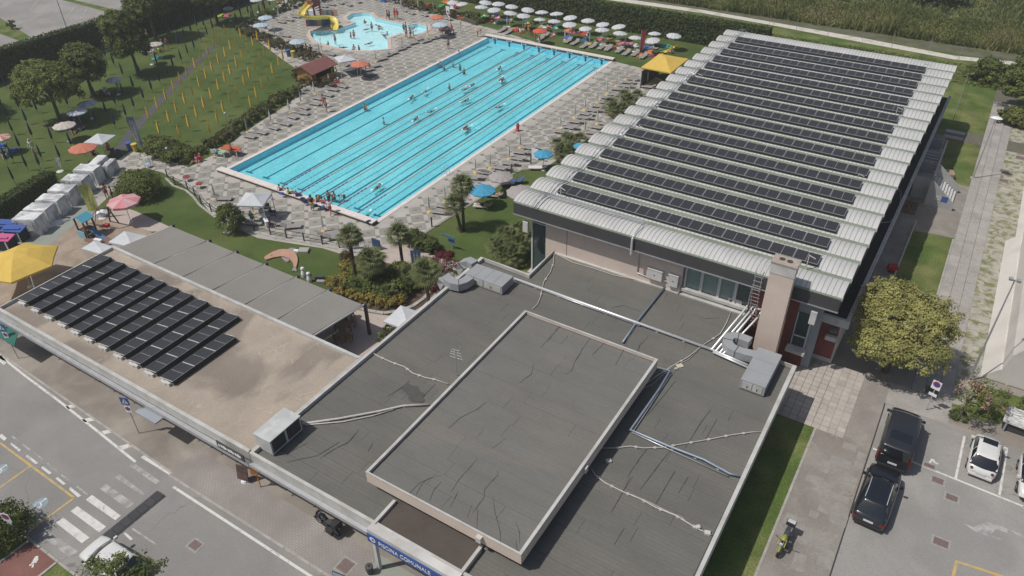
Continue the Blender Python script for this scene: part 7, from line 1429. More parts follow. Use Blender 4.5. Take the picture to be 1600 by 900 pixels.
for i, (x, y) in enumerate(((1201, 43), (1243, 52), (1291, 65), (1347, 65), (1392, 78), (1450, 83), (1495, 101))):
    g = G(x, y); b = MB(); b.tube([(g[0], g[1], 0), (g[0], g[1], 2.3)], .03, 5); b.build('fence_post', m_alu, cat='post', label='%s thin grey post in the meadow behind the hall, from the left' % ordn(i+1), group='meadow posts behind the hall')
t = thing('mesh_fence', 'low mesh fence on a kerb behind the right end of the hall', 'fence', (0, 105, 0)); p0 = Vector((*G2(1511, 121), 0)); p1 = Vector((*G2(1488, 190), 0))
for i in range(9): p = p0.lerp(p1, i/8); MB().tube([p, p+Vector((0, 0, 1.2))], .025, 5).build('post', m_alu, t)
for z in (.1, .6, 1.2): MB().beam(p0+Vector((0, 0, z)), p1+Vector((0, 0, z)), .02, .03).build('rail', m_alu, t)
# black rail fence round the lawn
fp = [(262, 277), (274, 289), (293.5, 296), (305, 306), (315, 319), (330.5, 331), (352, 347), (375, 355), (398, 360.5), (423, 367), (448, 372.5), (475.5, 377), (504, 382), (530.5, 387.5), (547, 396)]
t = thing('rail_fence', 'dark two-rail fence curving around the round lawn', 'fence', (*G2(423, 367), 0)); Q = [Vector((*G2(*p), 0)) for p in fp]
for i, p in enumerate(Q):
    MB().box(p.x-.045, p.y-.045, 0, p.x+.045, p.y+.045, .92).build('post', m_poled, t)
    if i: 
        for z in (.45, .85): MB().beam(Q[i-1]+Vector((0, 0, z)), p+Vector((0, 0, z)), .03, .04).build('rail', m_poled, t)
ek = thing('lawn_edging', 'x', 'x', (*G2(423, 368), 0)); del ek['label']; del ek['category']; ek['kind'] = 'structure'
for i in range(len(Q)-1): kerb_run(ek, tuple(Q[i]+Vector((.0, -.25, 0))), tuple(Q[i+1]+Vector((0, -.25, 0))), 2, .22, .1, .07)
E2 = [Vector((*G2(*p), 0)) for p in ((640, 380), (675, 357), (720, 329), (770, 297), (800, 273), (830, 258), (858, 243))]
for i in range(len(E2)-1): kerb_run(ek, tuple(E2[i]), tuple(E2[i+1]), 3, .25, .1, .06, m_dpan)
for i, p in enumerate(((675, 355), (769, 285), (799.5, 271), (829.5, 256), (645, 378))): g = G(*p); b = MB(); b.box(g[0]-.05, g[1]-.05, 0, g[0]+.05, g[1]+.05, 1.0); b.box(g[0]-.07, g[1]-.07, 1.0, g[0]+.07, g[1]+.07, 1.05); b.build('bollard', m_poled, cat='post', label='%s short black post on the edge of the corner lawn, from the left' % ordn(i+1 if i < 4 else 5), group='black posts on the corner lawn edge')
# board by blue parasol
g = G(836, 250); b = MB(); b.box(g[0]-.4, g[1]-.03, .1, g[0]+.4, g[1]+.03, 1.3); b.box(g[0]-.42, g[1]-.04, 0, g[0]-.36, g[1]+.04, 1.35); b.build('white_board', m_sw, cat='board', label='white board standing left of the small blue parasol')
g = G(809, 205); t = thing('lifebuoy_stand', 'small red lifebuoy stand on the right pool edge', 'lifebuoy', (g[0], g[1], .03)); b = MB(); b.box(-.12, -.12, 0, .12, .12, .55); b.lathe([(.2, .55), (.22, .7), (.12, .95), (0, 1.0)], 10); b.build('stand', cm('buoy_red', (.45, .06, .08)), t, local=True); MB().obox((0, 0, .02), .6, .5, .04).build('foot', cm('buoy_red', (.45, .06, .08)), t, local=True)
# dolphin on the lawn
def off(L_): return [(380+x/10, 330+y/10) for x, y in L_]
t = thing('dolphin_figure', 'flat salmon dolphin figure lying curved on the round lawn', 'lawn figure', (*G2(445, 402), 0)); m_sal = mat('salmon_concrete', (.44, .26, .19), .9, .08, 1.2, fine=(8, .06)); m_fin = mat('fin_grey', (.26, .25, .235), .9, .08, 2)
def slab(pts, h_, m_, nm): b = MB(); b.prism([G2(*p) for p in off(pts)], 0, h_); return b.build(nm, m_, t)
slab([(330,745),(370,710),(420,680),(480,648),(560,620),(620,612),(680,615),(740,628),(790,650),(830,688),(850,730),(857,780),(850,830),(840,870),(830,895),(790,890),(788,860),(780,820),(762,795),(740,770),(700,748),(650,730),(605,724),(560,730),(500,738),(450,750),(400,768),(360,780),(352,765)], .16, m_sal, 'body')
slab([(690,613),(720,598),(760,588),(820,590),(812,612),(790,640),(740,626)], .12, m_fin, 'dorsal_fin'); slab([(600,727),(640,740),(690,752),(722,775),(715,800),(690,806),(655,795),(630,770)], .12, m_fin, 'side_fin'); slab([(792,893),(829,897),(842,950),(800,945),(765,955),(775,920)], .12, m_fin, 'tail_fin')
slab([(440,712),(452,705),(464,710),(452,720)], .175, m_dk, 'eye')
g = G(471, 393); b = MB(); b.obox((g[0]+.2, g[1]+.1, .12), .9, .7, .22, .5); b.build('grey_block', m_slabg, cat='block', label='grey flat block on the lawn right of the dolphin'); b = MB(); b.obox((g[0]-.25, g[1]-.25, .1), .6, .3, .18, .3); b.build('white_block', m_sw, cat='block', label='small white block beside the grey one on the lawn')
for q, lab in (((475, 432), 'white garden statue at the edge of the grey shades'), ((484, 440), 'smaller white garden statue right of the first')):
    g = G(*q); b = MB(); b.lathe([(.2, 0), (.22, .3), (.16, .55), (.12, .62), (.17, .75), (.15, .9), (0, 1.0)], 12, (g[0], g[1], 0)); o = b.build('garden_statue', m_sw, cat='statue', label=lab)
for x, y, lab in ((500, 436, 'dark planter box before the golden bushes'), ((502), 443, 'small grey stone beside the planter box')): g = G(x, y); b = MB(); b.obox((g[0], g[1], .15), .7, .3, .3, .5); b.build('planter', m_dk if 'planter box b' in lab else m_slabg, cat='planter', label=lab)
t = thing('stone_slab', 'pale square stone on the lawn below the round bush', 'slab', (*G2(356, 363), .01)); MB().obox((0, 0, .03), .75, .5, .06, .3).build('slab', m_slab, t, local=True)
# blue boards
g = G(707, 389); t = thing('lawn_sign', 'low blue notice sign on the corner lawn', 'sign', (g[0], g[1], 0)); MB().box(-.03, -.03, 0, .03, .03, 1.0).build('post', m_alu, t, local=True); MB().box(-.35, -.05, .6, .3, -.02, 1.15).build('panel', cm('panel_blue', (.10, .18, .38)), t, local=True); MB().box(-.9, -.3, 1.3, .5, -.26, 1.5).build('top_board', cm('panel_teal', (.06, .17, .24)), t, local=True)
g = G(589, 389); b = MB(); b.box(g[0]-.45, g[1]-.05, 0, g[0]+.45, g[1]+.05, .95); b.box(g[0]-.47, g[1]-.06, .95, g[0]+.47, g[1]+.06, 1.0); b.build('notice_board', cm('board_navy', (.03, .06, .13)), cat='board', label='navy notice board on the deck between two palms')
for x, y, c_, lab in ((204, 235, 'blue', 'blue bin of the pair by the left deck corner'), (212.5, 237, 'yellow', 'yellow bin of the pair by the left deck corner'), (451.5, 88, 'blue', 'blue bin at the russet bed edge'), (459, 90, 'yellow', 'yellow bin at the russet bed edge')):
    g = G(x, y); t = thing('recycling_bin', lab, 'bin', (g[0], g[1], .02)); b = MB(); b.lathe([(.24, 0), (.32, .85)], 8); b.build('bin_body', CL[c_], t, local=True); b = MB(); b.lathe([(.35, .85), (.34, .93), (0, .96)], 8); b.build('lid', CL[c_], t, local=True)
for k in range(2): 
    g = G(*((293, 283), (313, 294))[k]); t = thing('red_stool', ('left round red folding chair by the lawn fence', 'right round red folding chair by the lawn fence')[k], 'chair', (g[0], g[1], .02)); b = MB(); b.lathe([(.35, .5), (.33, .56), (0, .57)], 12); b.build('seat', cm('stool_red', (.26, .045, .04)), t, local=True)
    for a in range(3): MB().tube([(.25*math.cos(a*2.1), .25*math.sin(a*2.1), 0), (.1*math.cos(a*2.1), .1*math.sin(a*2.1), .5)], .02, 4).build('leg', m_dk, t, local=True)
g = G(361, 231, .8); t = thing('red_table', 'orange red table top beside the left corner of the pool', 'table', (g[0], g[1], .02), R(10)); MB().box(-1.1, -.5, .7, 1.1, .5, .78).build('tabletop', cm('table_red', (.50, .10, .04)), t, local=True); [MB().box(a-.04, c_-.04, 0, a+.04, c_+.04, .7).build('leg', m_pole, t, local=True) for a in (-.95, .95) for c_ in (-.4, .4)]
g = G(347, 233, .8); t = thing('green_table', 'pale green table left of the orange red table', 'table', (g[0], g[1], .02), R(10)); MB().box(-.6, -.55, .6, .6, .55, .68).build('tabletop', cm('table_green', (.28, .45, .30)), t, local=True); [MB().box(a-.04, c_-.04, 0, a+.04, c_+.04, .6).build('leg', m_pole, t, local=True) for a in (-.5, .5) for c_ in (-.45, .45)]
def plchair(lab, x, y, rz, m_, z=.02):
    g = G(x, y); t = thing('plastic_chair', lab, 'chair', (g[0], g[1], z), R(rz)); MB().box(-.24, -.24, .40, .24, .24, .44).build('seat', m_, t, local=True); MB().box(-.24, .2, .44, .24, .25, .85).build('backrest', m_, t, local=True)
    for a, c_ in ((-.2, -.2), (.2, -.2), (.2, .2), (-.2, .2)): MB().box(a-.02, c_-.02, 0, a+.02, c_+.02, .4).build('leg', m_, t, local=True)
plchair('white green plastic chair left of the pale green table', 336, 243, 200, cm('chair_mint', (.5, .6, .5)))
for x, y, rz, c_, lab in ((418, 331, 30, m_bedd, 'dark chair under the white gazebo by the pool, left'), (428, 337, 120, m_bedd, 'dark chair under the white gazebo by the pool, right'), (408, 326, 60, m_bedf, 'pale chair under the white gazebo by the pool'), (186, 246, 20, m_bedd, 'dark chair in the shade beside the bins'), (178, 244, 60, m_dk, 'brown dark chair under the white square parasol'), (232, 262, 10, cm('chair_pale', (.35, .42, .5)), 'pale blue chair at the corner of the big bush'), (122, 190, 40, m_bedd, 'dark chair under the lilac parasol'), (116, 194, 80, m_bedd, 'second dark chair under the lilac parasol'), (127, 203, 10, m_bedd, 'dark chair beside the cream parasol'), (165, 147, 30, m_bedf, 'pale chair in the shade of the small dark tree'), (160, 152, 70, m_bedd, 'dark chair in the shade of the small dark tree')): plchair(lab, x, y, rz, c_)
g = G(420, 341, .6); b = MB(); b.obox((g[0]-.2, g[1]-.3, .75), 1.8, .35, .06, R(-30)); b.obox((g[0]-.2, g[1]-.3, .37), 1.5, .2, .7, R(-30)); b.build('counter', m_sw, cat='table', label='white counter under the gazebo beside the round bush')
for i, (x, y, c_, lab) in enumerate(((420.5, 350, 'pink', 'salmon cushion by the fence near the round bush'), (440, 350, 'yellow', 'yellow base block at the fence near the round bush'))): g = G(x, y); b = MB(); b.lathe([(.3, 0), (.25, .2), (0, .28)], 9, (g[0], g[1], .03)); b.build('cushion', CL[c_], cat='cushion', label=lab)
# wooden gate and wall at far
g = G(735, 40); t = thing('wooden_gate_wall', 'low stone planter wall with posts near the far gate', 'wall', (g[0], g[1], 0)); p0, p1 = Vector((*G2(726, 33), 0)), Vector((*G2(745, 40), 0)); MB().beam(p0+Vector((0, 0, .3)), p1+Vector((0, 0, .3)), .3, .6).build('wall', mat('stone_dark', (.09, .08, .06), .9, .2, 4), t); [MB().tube([Vector((*G2(*q), 0)), Vector((*G2(*q), 1.5))], .04, 5).build('post', m_wood, t) for q in ((720, 41), (704, 37), (704, 30))]
for x, y, lab in ((700.5, 27, 'left white shower board near the far gate'), (706.5, 14, 'right white shower board near the far gate')): g = G(x, y); b = MB(); b.box(g[0]-.35, g[1]-.06, 0, g[0]+.35, g[1]+.06, 1.7); b.box(g[0]-.5, g[1]-.4, 0, g[0]+.5, g[1]+.4, .08); b.build('shower_board', m_sw, cat='board', label=lab)
# ------------------------------------------------------------- hut, slide, playground
m_hutw = mat('hut_wood', (.42, .22, .07), .8, .10, 2, grid=(6, .18, .012, (.20, .10, .03), 0.5)); m_hutr = mat('hut_roof', (.20, .085, .075), .85, .08, 1.5, fine=(6, .08))
t = thing('wooden_hut', 'small ochre wooden hut with dark red gable roof by the deck', 'hut', (-74.6, 69.3, 0)); x0_, x1_, y0_, y1_ = -76.0, -73.0, 67.2, 71.2
MB().box(x0_, y0_, 0, x1_, y0_+.1, 1.75).build('wall', m_hutw, t); MB().box(x0_, y0_, 0, x0_+.1, y1_, 1.75).build('wall', m_hutw, t); MB().box(x0_, y1_-.1, 0, x1_, y1_, 1.75).build('wall', m_hutw, t); MB().box(x1_-.1, y0_, 0, x1_, y1_, .8).build('counter_wall', m_hutw, t); MB().box(x1_-.1, y0_, .8, x1_, y0_+.5, 1.75).build('wall', m_hutw, t)
b = MB(); b.add([(x0_, y0_+.02, 1.75), (x1_, y0_+.02, 1.75), ((x0_+x1_)/2, y0_+.02, 2.4), (x0_, y1_, 1.75), (x1_, y1_, 1.75), ((x0_+x1_)/2, y1_, 2.4)], [(0, 1, 2), (5, 4, 3)]); b.build('gable', m_hutw, t)
for s in (-1, 1): xm = (x0_+x1_)/2; b = MB(); b.add([(xm, y0_-.4, 2.5), (xm+s*1.95, y0_-.4, 1.75), (xm+s*1.95, y1_+.4, 1.75), (xm, y1_+.4, 2.5), (xm, y0_-.4, 2.42), (xm+s*1.95, y0_-.4, 1.67), (xm+s*1.95, y1_+.4, 1.67), (xm, y1_+.4, 2.42)], [(0,1,2,3),(7,6,5,4),(0,4,5,1),(1,5,6,2),(2,6,7,3),(3,7,4,0)]); b.build('roof', m_hutr, t)
MB().box(x0_+.1, y0_+.1, 0, x1_-.1, y1_-.1, .05).build('floor', m_dk, t)
g = G(522, 110, 1.0); b = MB(); b.lathe([(.38, -.06), (.42, 0), (.38, .06), (.26, 0), (.38, -.06)], 14, (0, 0, 0)); me = b.mesh('swim_ring', CL['lime']); o = part('swim_ring', me, None, (g[0], g[1], 1.0), (R(75), 0, .5)); tag(o, 'bright green swim ring hanging at the hut corner', 'swim ring')
sl = thing('water_slide', 'yellow winding water slide with a dark red tower at the childrens pool', 'water slide', (*G2(495, 35), 0)); m_sly = cm('slide_yellow', (.68, .56, .13), .4); m_slr = cm('tower_red', (.20, .05, .06), .6)
ctl = [(486, 6, 3.3), (480, 13, 3.1), (473, 20.5, 2.75), (474, 26, 2.4), (483, 29, 2.1), (495, 30, 1.8), (507, 29, 1.5), (516, 30, 1.2), (522, 35, .8), (523.5, 41, .4), (523.5, 47, .08)]
C_ = [GV(*c_) for c_ in ctl]; fine = []
for i in range(len(C_)-1):
    for f_ in (0, .33, .66): 
        p0, p1, p2, p3 = C_[max(i-1, 0)], C_[i], C_[i+1], C_[min(i+2, len(C_)-1)]; fine.append(.5*((2*p1)+(p2-p0)*f_+(2*p0-5*p1+4*p2-p3)*f_*f_+(3*p1-p0-3*p2+p3)*f_**3))
fine.append(C_[-1]); rows = []
for i, p in enumerate(fine):
    d = fine[min(i+1, len(fine)-1)]-fine[max(i-1, 0)]; s = Vector((-d.y, d.x, 0)).normalized(); rows.append([p+s*a+Vector((0, 0, z)) for a, z in ((-.62, .42), (-.55, .42), (-.45, .1), (-.2, 0), (.2, 0), (.45, .1), (.55, .42), (.62, .42), (.6, .3), (.45, -.02), (0, -.1), (-.45, -.02), (-.6, .3), (-.62, .42))])
b = MB(); b.grid(rows); b.build('chute', m_sly, sl, smooth=True)
tp = GV(489, 8, 3.0)
for a, c_ in ((-.7, -.7), (.7, -.7), (.7, .7), (-.7, .7)): MB().box(tp.x+a-.08, tp.y+c_-.08, 0, tp.x+a+.08, tp.y+c_+.08, 4.4).build('tower_post', m_slr, sl)
MB().box(tp.x-.8, tp.y-.8, 2.9, tp.x+.8, tp.y+.8, 3.0).build('platform', m_slr, sl); MB().box(tp.x-.8, tp.y-.82, 3.0, tp.x+.8, tp.y-.78, 3.9).build('tower_panel', m_slr, sl); MB().box(tp.x+.78, tp.y-.8, 3.0, tp.x+.82, tp.y+.8, 3.9).build('tower_panel', m_slr, sl); MB().box(tp.x-.9, tp.y-.9, 4.4, tp.x+.9, tp.y+.9, 4.5).build('tower_roof', m_slr, sl)
for k in range(9): MB().box(tp.x+.9+k*.28, tp.y-.5, 2.7-k*.3, tp.x+1.16+k*.28, tp.y+.5, 2.76-k*.3).build('stair_step', m_slr, sl)
pA, pB = Vector((*G2(479, 42), 0)), Vector((*G2(518, 39), 0)); cols = ['red', 'navy', 'yellow', 'blue', 'pink']
for k in range(5): q0 = pA.lerp(pB, (0, .12, .42, .62, .92)[k]); q1 = pA.lerp(pB, (.12, .42, .62, .92, 1)[k]); b = MB(); b.add([q0, q1, q1+Vector((0, 0, 1.1)), q0+Vector((0, 0, 1.1)), q0+Vector((0, .08, 0)), q1+Vector((0, .08, 0)), q1+Vector((0, .08, 1.1)), q0+Vector((0, .08, 1.1))], [(0,1,2,3),(7,6,5,4),(3,2,6,7),(0,3,7,4),(1,5,6,2)]); b.build('painted_panel', [cm('panel_red', (.35, .1, .1)), cm('panel_navy', (.05, .10, .26)), cm('panel_tan', (.45, .34, .2)), cm('panel_mid_blue', (.06, .19, .40)), cm('panel_rose', (.45, .3, .28))][k], sl)
for k, (x0p, x1p, c_, lab) in enumerate(((500, 511, cm('screen_green', (.24, .30, .25)), 'greenish painted screen right of the slide tower'), (511, 519, cm('screen_blue', (.20, .22, .27)), 'grey blue painted screen beside the greenish one'), (519, 528, cm('screen_tan', (.46, .31, .22)), 'tan painted screen at the right of the screens'))):
    p0, p1 = Vector((*G2(x0p, 25), 0)), Vector((*G2(x1p, 25.5), 0)); b = MB(); b.beam(p0+Vector((0, 0, .55)), p1+Vector((0, 0, .55)), .08, 1.0); b.build('painted_screen', c_, cat='screen', label=lab)
b = MB(); g = G(488, 25); b.obox((g[0], g[1], .5), 1.0, .6, .9, .4); b.build('pump_box', m_sw, cat='box', label='white box beneath the bend of the yellow slide')
# playground
pg2 = thing('play_tower', 'small play tower with a turquoise roof and blue slide on the sand', 'play tower', (*G2(140, 368), 0), R(8)); m_tq = cm('turquoise', (.10, .38, .50), .5); m_bw = cm('brown_wood', (.12, .075, .05))
for a, c_ in ((-.5, -.5), (.5, -.5), (.5, .5), (-.5, .5)): MB().box(a-.06, c_-.06, 0, a+.06, c_+.06, 1.9).build('post', m_bw, pg2, local=True)
MB().box(-.5, -.5, .75, .5, .5, .82).build('platform', m_bw, pg2, local=True)
for s in (-1, 1): b = MB(); b.add([(0, -.65, 2.3), (s*.7, -.65, 1.85), (s*.7, .65, 1.85), (0, .65, 2.3)], [(0, 1, 2, 3)]); b.add([(0, -.65, 2.26), (s*.7, -.65, 1.81), (s*.7, .65, 1.81), (0, .65, 2.26)], [(0, 1, 2, 3)]); b.build('roof', m_tq, pg2, local=True)
MB().box(-.6, -.62, .0, .3, -.55, .75).build('front_panel', cm('panel_skyblue', (.22, .42, .52)), pg2, local=True); MB().box(-.62, -.55, 0, -.55, .5, .7).build('side_panel', cm('panel_skyblue', (.22, .42, .52)), pg2, local=True)
b = MB(); b.grid([[(x, -.25, z+.12), (x, -.22, z), (x, .22, z), (x, .25, z+.12)] for x, z in ((.5, .82), (.9, .6), (1.4, .3), (1.8, .12), (2.1, .08))]); b.build('slide', cm('slide_blue', (.10, .22, .36), .4), pg2, local=True)
sw_ = thing('swing_frame', 'brown A-frame swing with red seats beside the pink parasol', 'swing', (*G2(176, 345), 0)); A_ = [GV(169, 345), GV(185, 352), GV(168, 322, 0)]
ap = GV(168, 324, 2.2); bp2 = GV(150, 328, 2.2); q0, q1, q2, q3 = GV(172, 346), GV(186, 349), GV(148, 352), GV(135, 348)
for a in (q0, q1): MB().tube([a, ap], .07, 6).build('leg', m_bw, sw_)
for a in (q2, q3): MB().tube([a, bp2], .05, 6).build('leg', m_alu, sw_)
MB().tube([ap, bp2], .06, 6).build('top_beam', m_bw, sw_)
for f_, c_ in ((.35, cm('seat_red', (.50, .07, .05))), (.7, cm('seat_salmon', (.52, .2, .15)))): p = ap.lerp(bp2, f_); b = MB(); b.obox((p.x, p.y-.3, .55), .45, .4, .3 if f_ < .5 else .08, .3); b.build('swing_seat', c_, sw_); MB().tube([p, (p.x, p.y-.3, .7)], .012, 3).build('rope', m_alu, sw_)
g = G(157, 377); b = MB(); b.box(g[0]-1.4, g[1]-.7, .01, g[0]+1.4, g[1]+.7, .12); b.build('wooden_deck', mat('brown_board', (.20, .12, .09), .9, .1, 3), cat='platform', label='brown wooden platform on the sand behind the brown roof'); g = G(155, 380); b = MB(); b.obox((g[0], g[1], .25), .8, .3, .35, .2); b.build('white_crate', m_sw, cat='crate', label='small white box beside the wooden platform')
g = G(160, 336); b = MB(); b.lathe([(.55, 0), (.6, .25), (.3, .45), (0, .5)], 12, (g[0], g[1], .02)); b.build('white_pot', m_sw, cat='planter', label='round white tub at the foot of the lime banner')
for q, lab in (((1478, 277), 'stack of wooden pallets against the grey outside stair'),):
    g = G(*q); t = thing('pallet_stack', lab, 'pallets', (g[0], g[1], .02), R(15))
    for k in range(4):
        for j in range(5): MB().box(-.6, -.5+j*.22, .1+k*.16, .6, -.36+j*.22, .13+k*.16).build('board', mat('pallet_wood', (.42, .32, .22), .9, .15, 4), t, local=True)
g = G(1393, 424); t = thing('red_cart', 'small red cart at the foot of the rear ramp', 'cart', (g[0], g[1], .03), .3); MB().box(-.35, -.3, .15, .35, .3, .6).build('tray', cm('cart_red', (.35, .03, .03)), t, local=True); [MB().lathe([(.12, -.04), (.14, 0), (.12, .04)], 8, (a, c_, .14)).build('wheel', m_dk, t, local=True) for a in (-.28, .28) for c_ in (-.3, .3)]
g = G(1418, 324); b = MB(); b.box(g[0]-.9, g[1]-1.3, .03, g[0]+.8, g[1]+1.3, .08); [b.lathe([(.15, 0), (.12, .3), (0, .32)], 8, (g[0]-.4+k*.4, g[1]-.4+.3*k, .08)) for k in range(3)]; b.build('round_cover', mat('rust_cover', (.14, .09, .07), .9, .2, 2), cat='cover', label='rusty brown cover in the shade by the outside stair')
# bottom-right white board table
g = G(1592, 656, .9); t = thing('notice_case', 'weathered white panelled board at the right edge near the white cars', 'notice board', (g[0]+.4, g[1], 0)); m_flk = mat('flaky_white', (.6, .6, .58), .8, .1, 2, c2=(.22, .22, .21), c2s=3, stretch=(.7, 6, 1)); b = MB(); b.obox((0, 0, 1.0), 2.4, 1.3, .06, R(-4), 0, R(20)); b.build('panel', m_flk, t, local=True); [MB().box(a-.05, c_-.05, 0, a+.05, c_+.05, 1.0).build('leg', m_alu, t, local=True) for a in (-1, 1) for c_ in (-.5, .5)]; MB().box(-1.1, -.4, .1, 1.1, .4, .6).build('lower_box', m_dk, t, local=True)
# pavement boards
g = G(383, 752); t = thing('a_board', 'brown menu board with a white foot on the pavement', 'menu board', (g[0], g[1], .04), R(15)); MB().obox((0, 0, .75), .75, .06, 1.05, 0, 0, -.2).build('board', mat('menu_brown', (.10, .06, .05), .8, .4, 5), t, local=True); b = MB(); b.lathe([(.25, 0), (.2, .12), (0, .15)], 10); b.build('foot', m_sw, t, local=True)
g = G(400, 742, 1.2); b = MB(); b.obox((g[0], g[1], 1.5), .55, .08, .5, R(30)); b.obox((g[0], g[1]+.05, 1.0), .05, .05, 2.0); b.build('orange_sign', cm('sign_orange', (.55, .19, .04)), cat='sign', label='small orange sign under the roof edge by the menu board')
g = G(530, 900, .8); t = thing('a_board', 'framed blue and white notice on the brick pavement at the bottom edge', 'menu board', (g[0], g[1], .04), R(10)); MB().box(-.4, -.03, .1, .4, .03, 1.0).build('frame', m_dk, t, local=True); MB().box(-.35, -.045, .15, .35, -.03, .95).build('poster', cm('poster', (.3, .4, .5)), t, local=True)
# ------------------------------------------------------------- vehicles
m_cblk = mat('car_black', (.012, .013, .018), .25, 0, spec=.6, coat=.8); m_cblk2 = mat('van_black', (.020, .022, .027), .35, 0, spec=.5, coat=.5); m_cwht = mat('car_white', (.62, .62, .60), .3, 0, spec=.5, coat=.6)
m_cgl = mat('car_glass', (.010, .012, .015), .06, 0, spec=.8, coat=.6); m_tyre = mat('tyre', (.02, .02, .02), .85, 0); m_rim = mat('rim', (.35, .36, .37), .35, 0, metal=.7); m_tl = mat('tail_light', (.16, .012, .016), .3, 0, coat=.5); m_hl = mat('head_light', (.6, .62, .65), .15, 0, coat=.6); m_plate = mat('plate', (.6, .62, .65), .5, 0); m_trim = mat('plastic_trim', (.03, .03, .032), .6, 0)
def car(lab, x, y, rz, L_, W_, H_, m_, st, cab, name='car', rails=False, wheel_r=.34, z=.02, sunroof=None, cat='car', tail='std'):
    "front towards +y. st: (y, halfwidth, ztop, zbot) body stations; cab: (y0 base, y0 roof, y1 roof, y1 base, zbelt, roof halfwidth, base halfwidth)"
    t = thing(name, lab, cat, (x, y, z), rz); rows = []
    for (yy, hw, zt, zb) in st:
        zs = zb+(zt-zb)*.45; half = [(hw*.80, zb), (hw*.97, zb+.06), (hw, zs), (hw*.985, zt-.14), (hw*.93, zt-.05), (hw*.78, zt), (hw*.4, zt+.025), (0, zt+.03)]
        rows.append([(-a, yy, c_) for a, c_ in half]+[(a, yy, c_) for a, c_ in half[::-1][1:]]+[(-half[0][0], yy, zb)])
    b = MB(); b.grid(rows[::-1]); b.add(rows[0][:-1], [tuple(range(len(rows[0])-1))]); b.add(rows[-1][:-1], [tuple(range(len(rows[0])-1))[::-1]]); b.build('body', m_, t, local=True, smooth=True)
    y0b, y0r, y1r, y1b, zb, rw, bw = cab; n_ = 10
    def ring(yc0, yc1, hw, zz, bow=0):
        P = []
        for k in range(n_+1): f_ = k/n_*2-1; P.append((f_*hw, yc1+.13*bow*(1-f_*f_), zz))
        for k in range(n_+1): f_ = 1-k/n_*2; P.append((f_*hw, yc0-.10*bow*(1-f_*f_), zz))
        P.append(P[0]); return P
    rs = [ring(y0b, y1b, bw, zb-.06, 1), ring(y0b+(y0r-y0b)*.35, y1b+(y1r-y1b)*.35, bw+(rw-bw)*.25, zb+(H_-zb)*.4, .9), ring(y0r-.03, y1r+.03, rw+.015, H_-.07, .7)]
    b = MB(); b.grid(rs); b.build('windows', m_cgl, t, local=True, smooth=True)
    rr_ = [ring(y0r-.05, y1r+.04, rw+.03, H_-.08, .7), ring(y0r+.0, y1r-.02, rw-.02, H_-.02, .6), ring(y0r+.12, y1r-.14, rw*.7, H_+.005, .4), ring((y0r+y1r)/2, (y0r+y1r)/2, .02, H_+.01, 0)]
    b = MB(); b.grid(rr_); b.build('roof', m_, t, local=True, smooth=True)
    b = MB()
    for s in (-1, 1):
        b.tube([(s*bw*.96, y1b-.04, zb-.02), (s*(rw+.01), y1r, H_-.06)], .035, 5); b.tube([(s*(bw+.0), (y0b+y1b)/2-.1, zb-.03), (s*(rw+.03), (y0r+y1r)/2-.1, H_-.07)], .03, 5); b.tube([(s*bw*.95, y0b+.05, zb-.02), (s*(rw+.01), y0r, H_-.06)], .06, 5)
    b.build('pillars', m_, t, local=True)
    wy = (st[0][0]+.78, st[-1][0]-.85)
    tm_ = MB().lathe([(wheel_r*.6, -.11), (wheel_r*.95, -.11), (wheel_r, -.07), (wheel_r, .07), (wheel_r*.95, .11), (wheel_r*.6, .11)], 20).mesh('tyre', m_tyre); rb = MB(); rb.lathe([(wheel_r*.62, -.09), (wheel_r*.58, .095), (wheel_r*.15, .075), (0, .08)], 20)
    for k in range(5): a = k*1.2566; rb.beam((0, 0, .09), (wheel_r*.58*math.cos(a), wheel_r*.58*math.sin(a), .1), .06, .03)
    rm_ = rb.mesh('rim', m_rim)
    for yy in wy:
        for s in (-1, 1):
            wv = bpy.data.objects.new('wheel', None); COL.objects.link(wv); wv.parent = t; wv.location = (s*(W_/2-.12), yy, wheel_r); wv.rotation_euler = (0, R(90*s), 0); part('tyre', tm_, wv); part('rim', rm_, wv)
            b = MB(); b.tube([(s*(W_/2-.01), yy+(wheel_r+.04)*math.cos(a), wheel_r+(wheel_r+.04)*math.sin(a)) for a in np.linspace(0, math.pi, 9)], .028, 4); b.build('wheel_arch', m_trim, t, local=True)
    zm = zb+.03
    for s in (-1, 1): b = MB(); b.obox((s*(W_/2+.08), y1b-.25, zm), .2, .12, .15); b.tube([(s*(W_/2-.08), y1b-.22, zm-.03), (s*(W_/2+.03), y1b-.24, zm-.02)], .025, 4); b.build('mirror', m_ if m_ is not m_cblk2 else m_trim, t, local=True)
    yr, zr = st[0][0], st[0][2]; yf, zf = st[-1][0], st[-1][2]
    for s in (-1, 1):
        if tail == 'van': MB().box(s*W_*.46-.05, yr-.03, .8, s*W_*.46+.05, yr+.1, 1.35).build('tail_light', m_tl, t, local=True)
        elif tail == 'small': part('tail_light', MB().lathe([(.09, 0), (.07, .03), (0, .04)], 10).mesh('tail_light', m_tl), t, (s*W_*.34, yr+.03, .78), (R(65), 0, 0))
        else: MB().obox((s*W_*.36, yr+.06, zr-.05), W_*.20, .16, .12, -s*.25).build('tail_light', m_tl, t, local=True)
        part('headlight', MB().lathe([(.13, 0), (.10, .04), (0, .06)], 12).mesh('headlight', m_hl), t, (s*W_*.36, yf-.14, zf-.06), (R(-50), 0, s*.2))
    MB().box(-.26, yr-.045, .52 if tail == 'small' else .62, .26, yr-.01, .63 if tail == 'small' else .73).build('number_plate', m_plate, t, local=True); MB().box(-.26, yf+.0, .38, .26, yf+.03, .49).build('number_plate', m_plate, t, local=True)
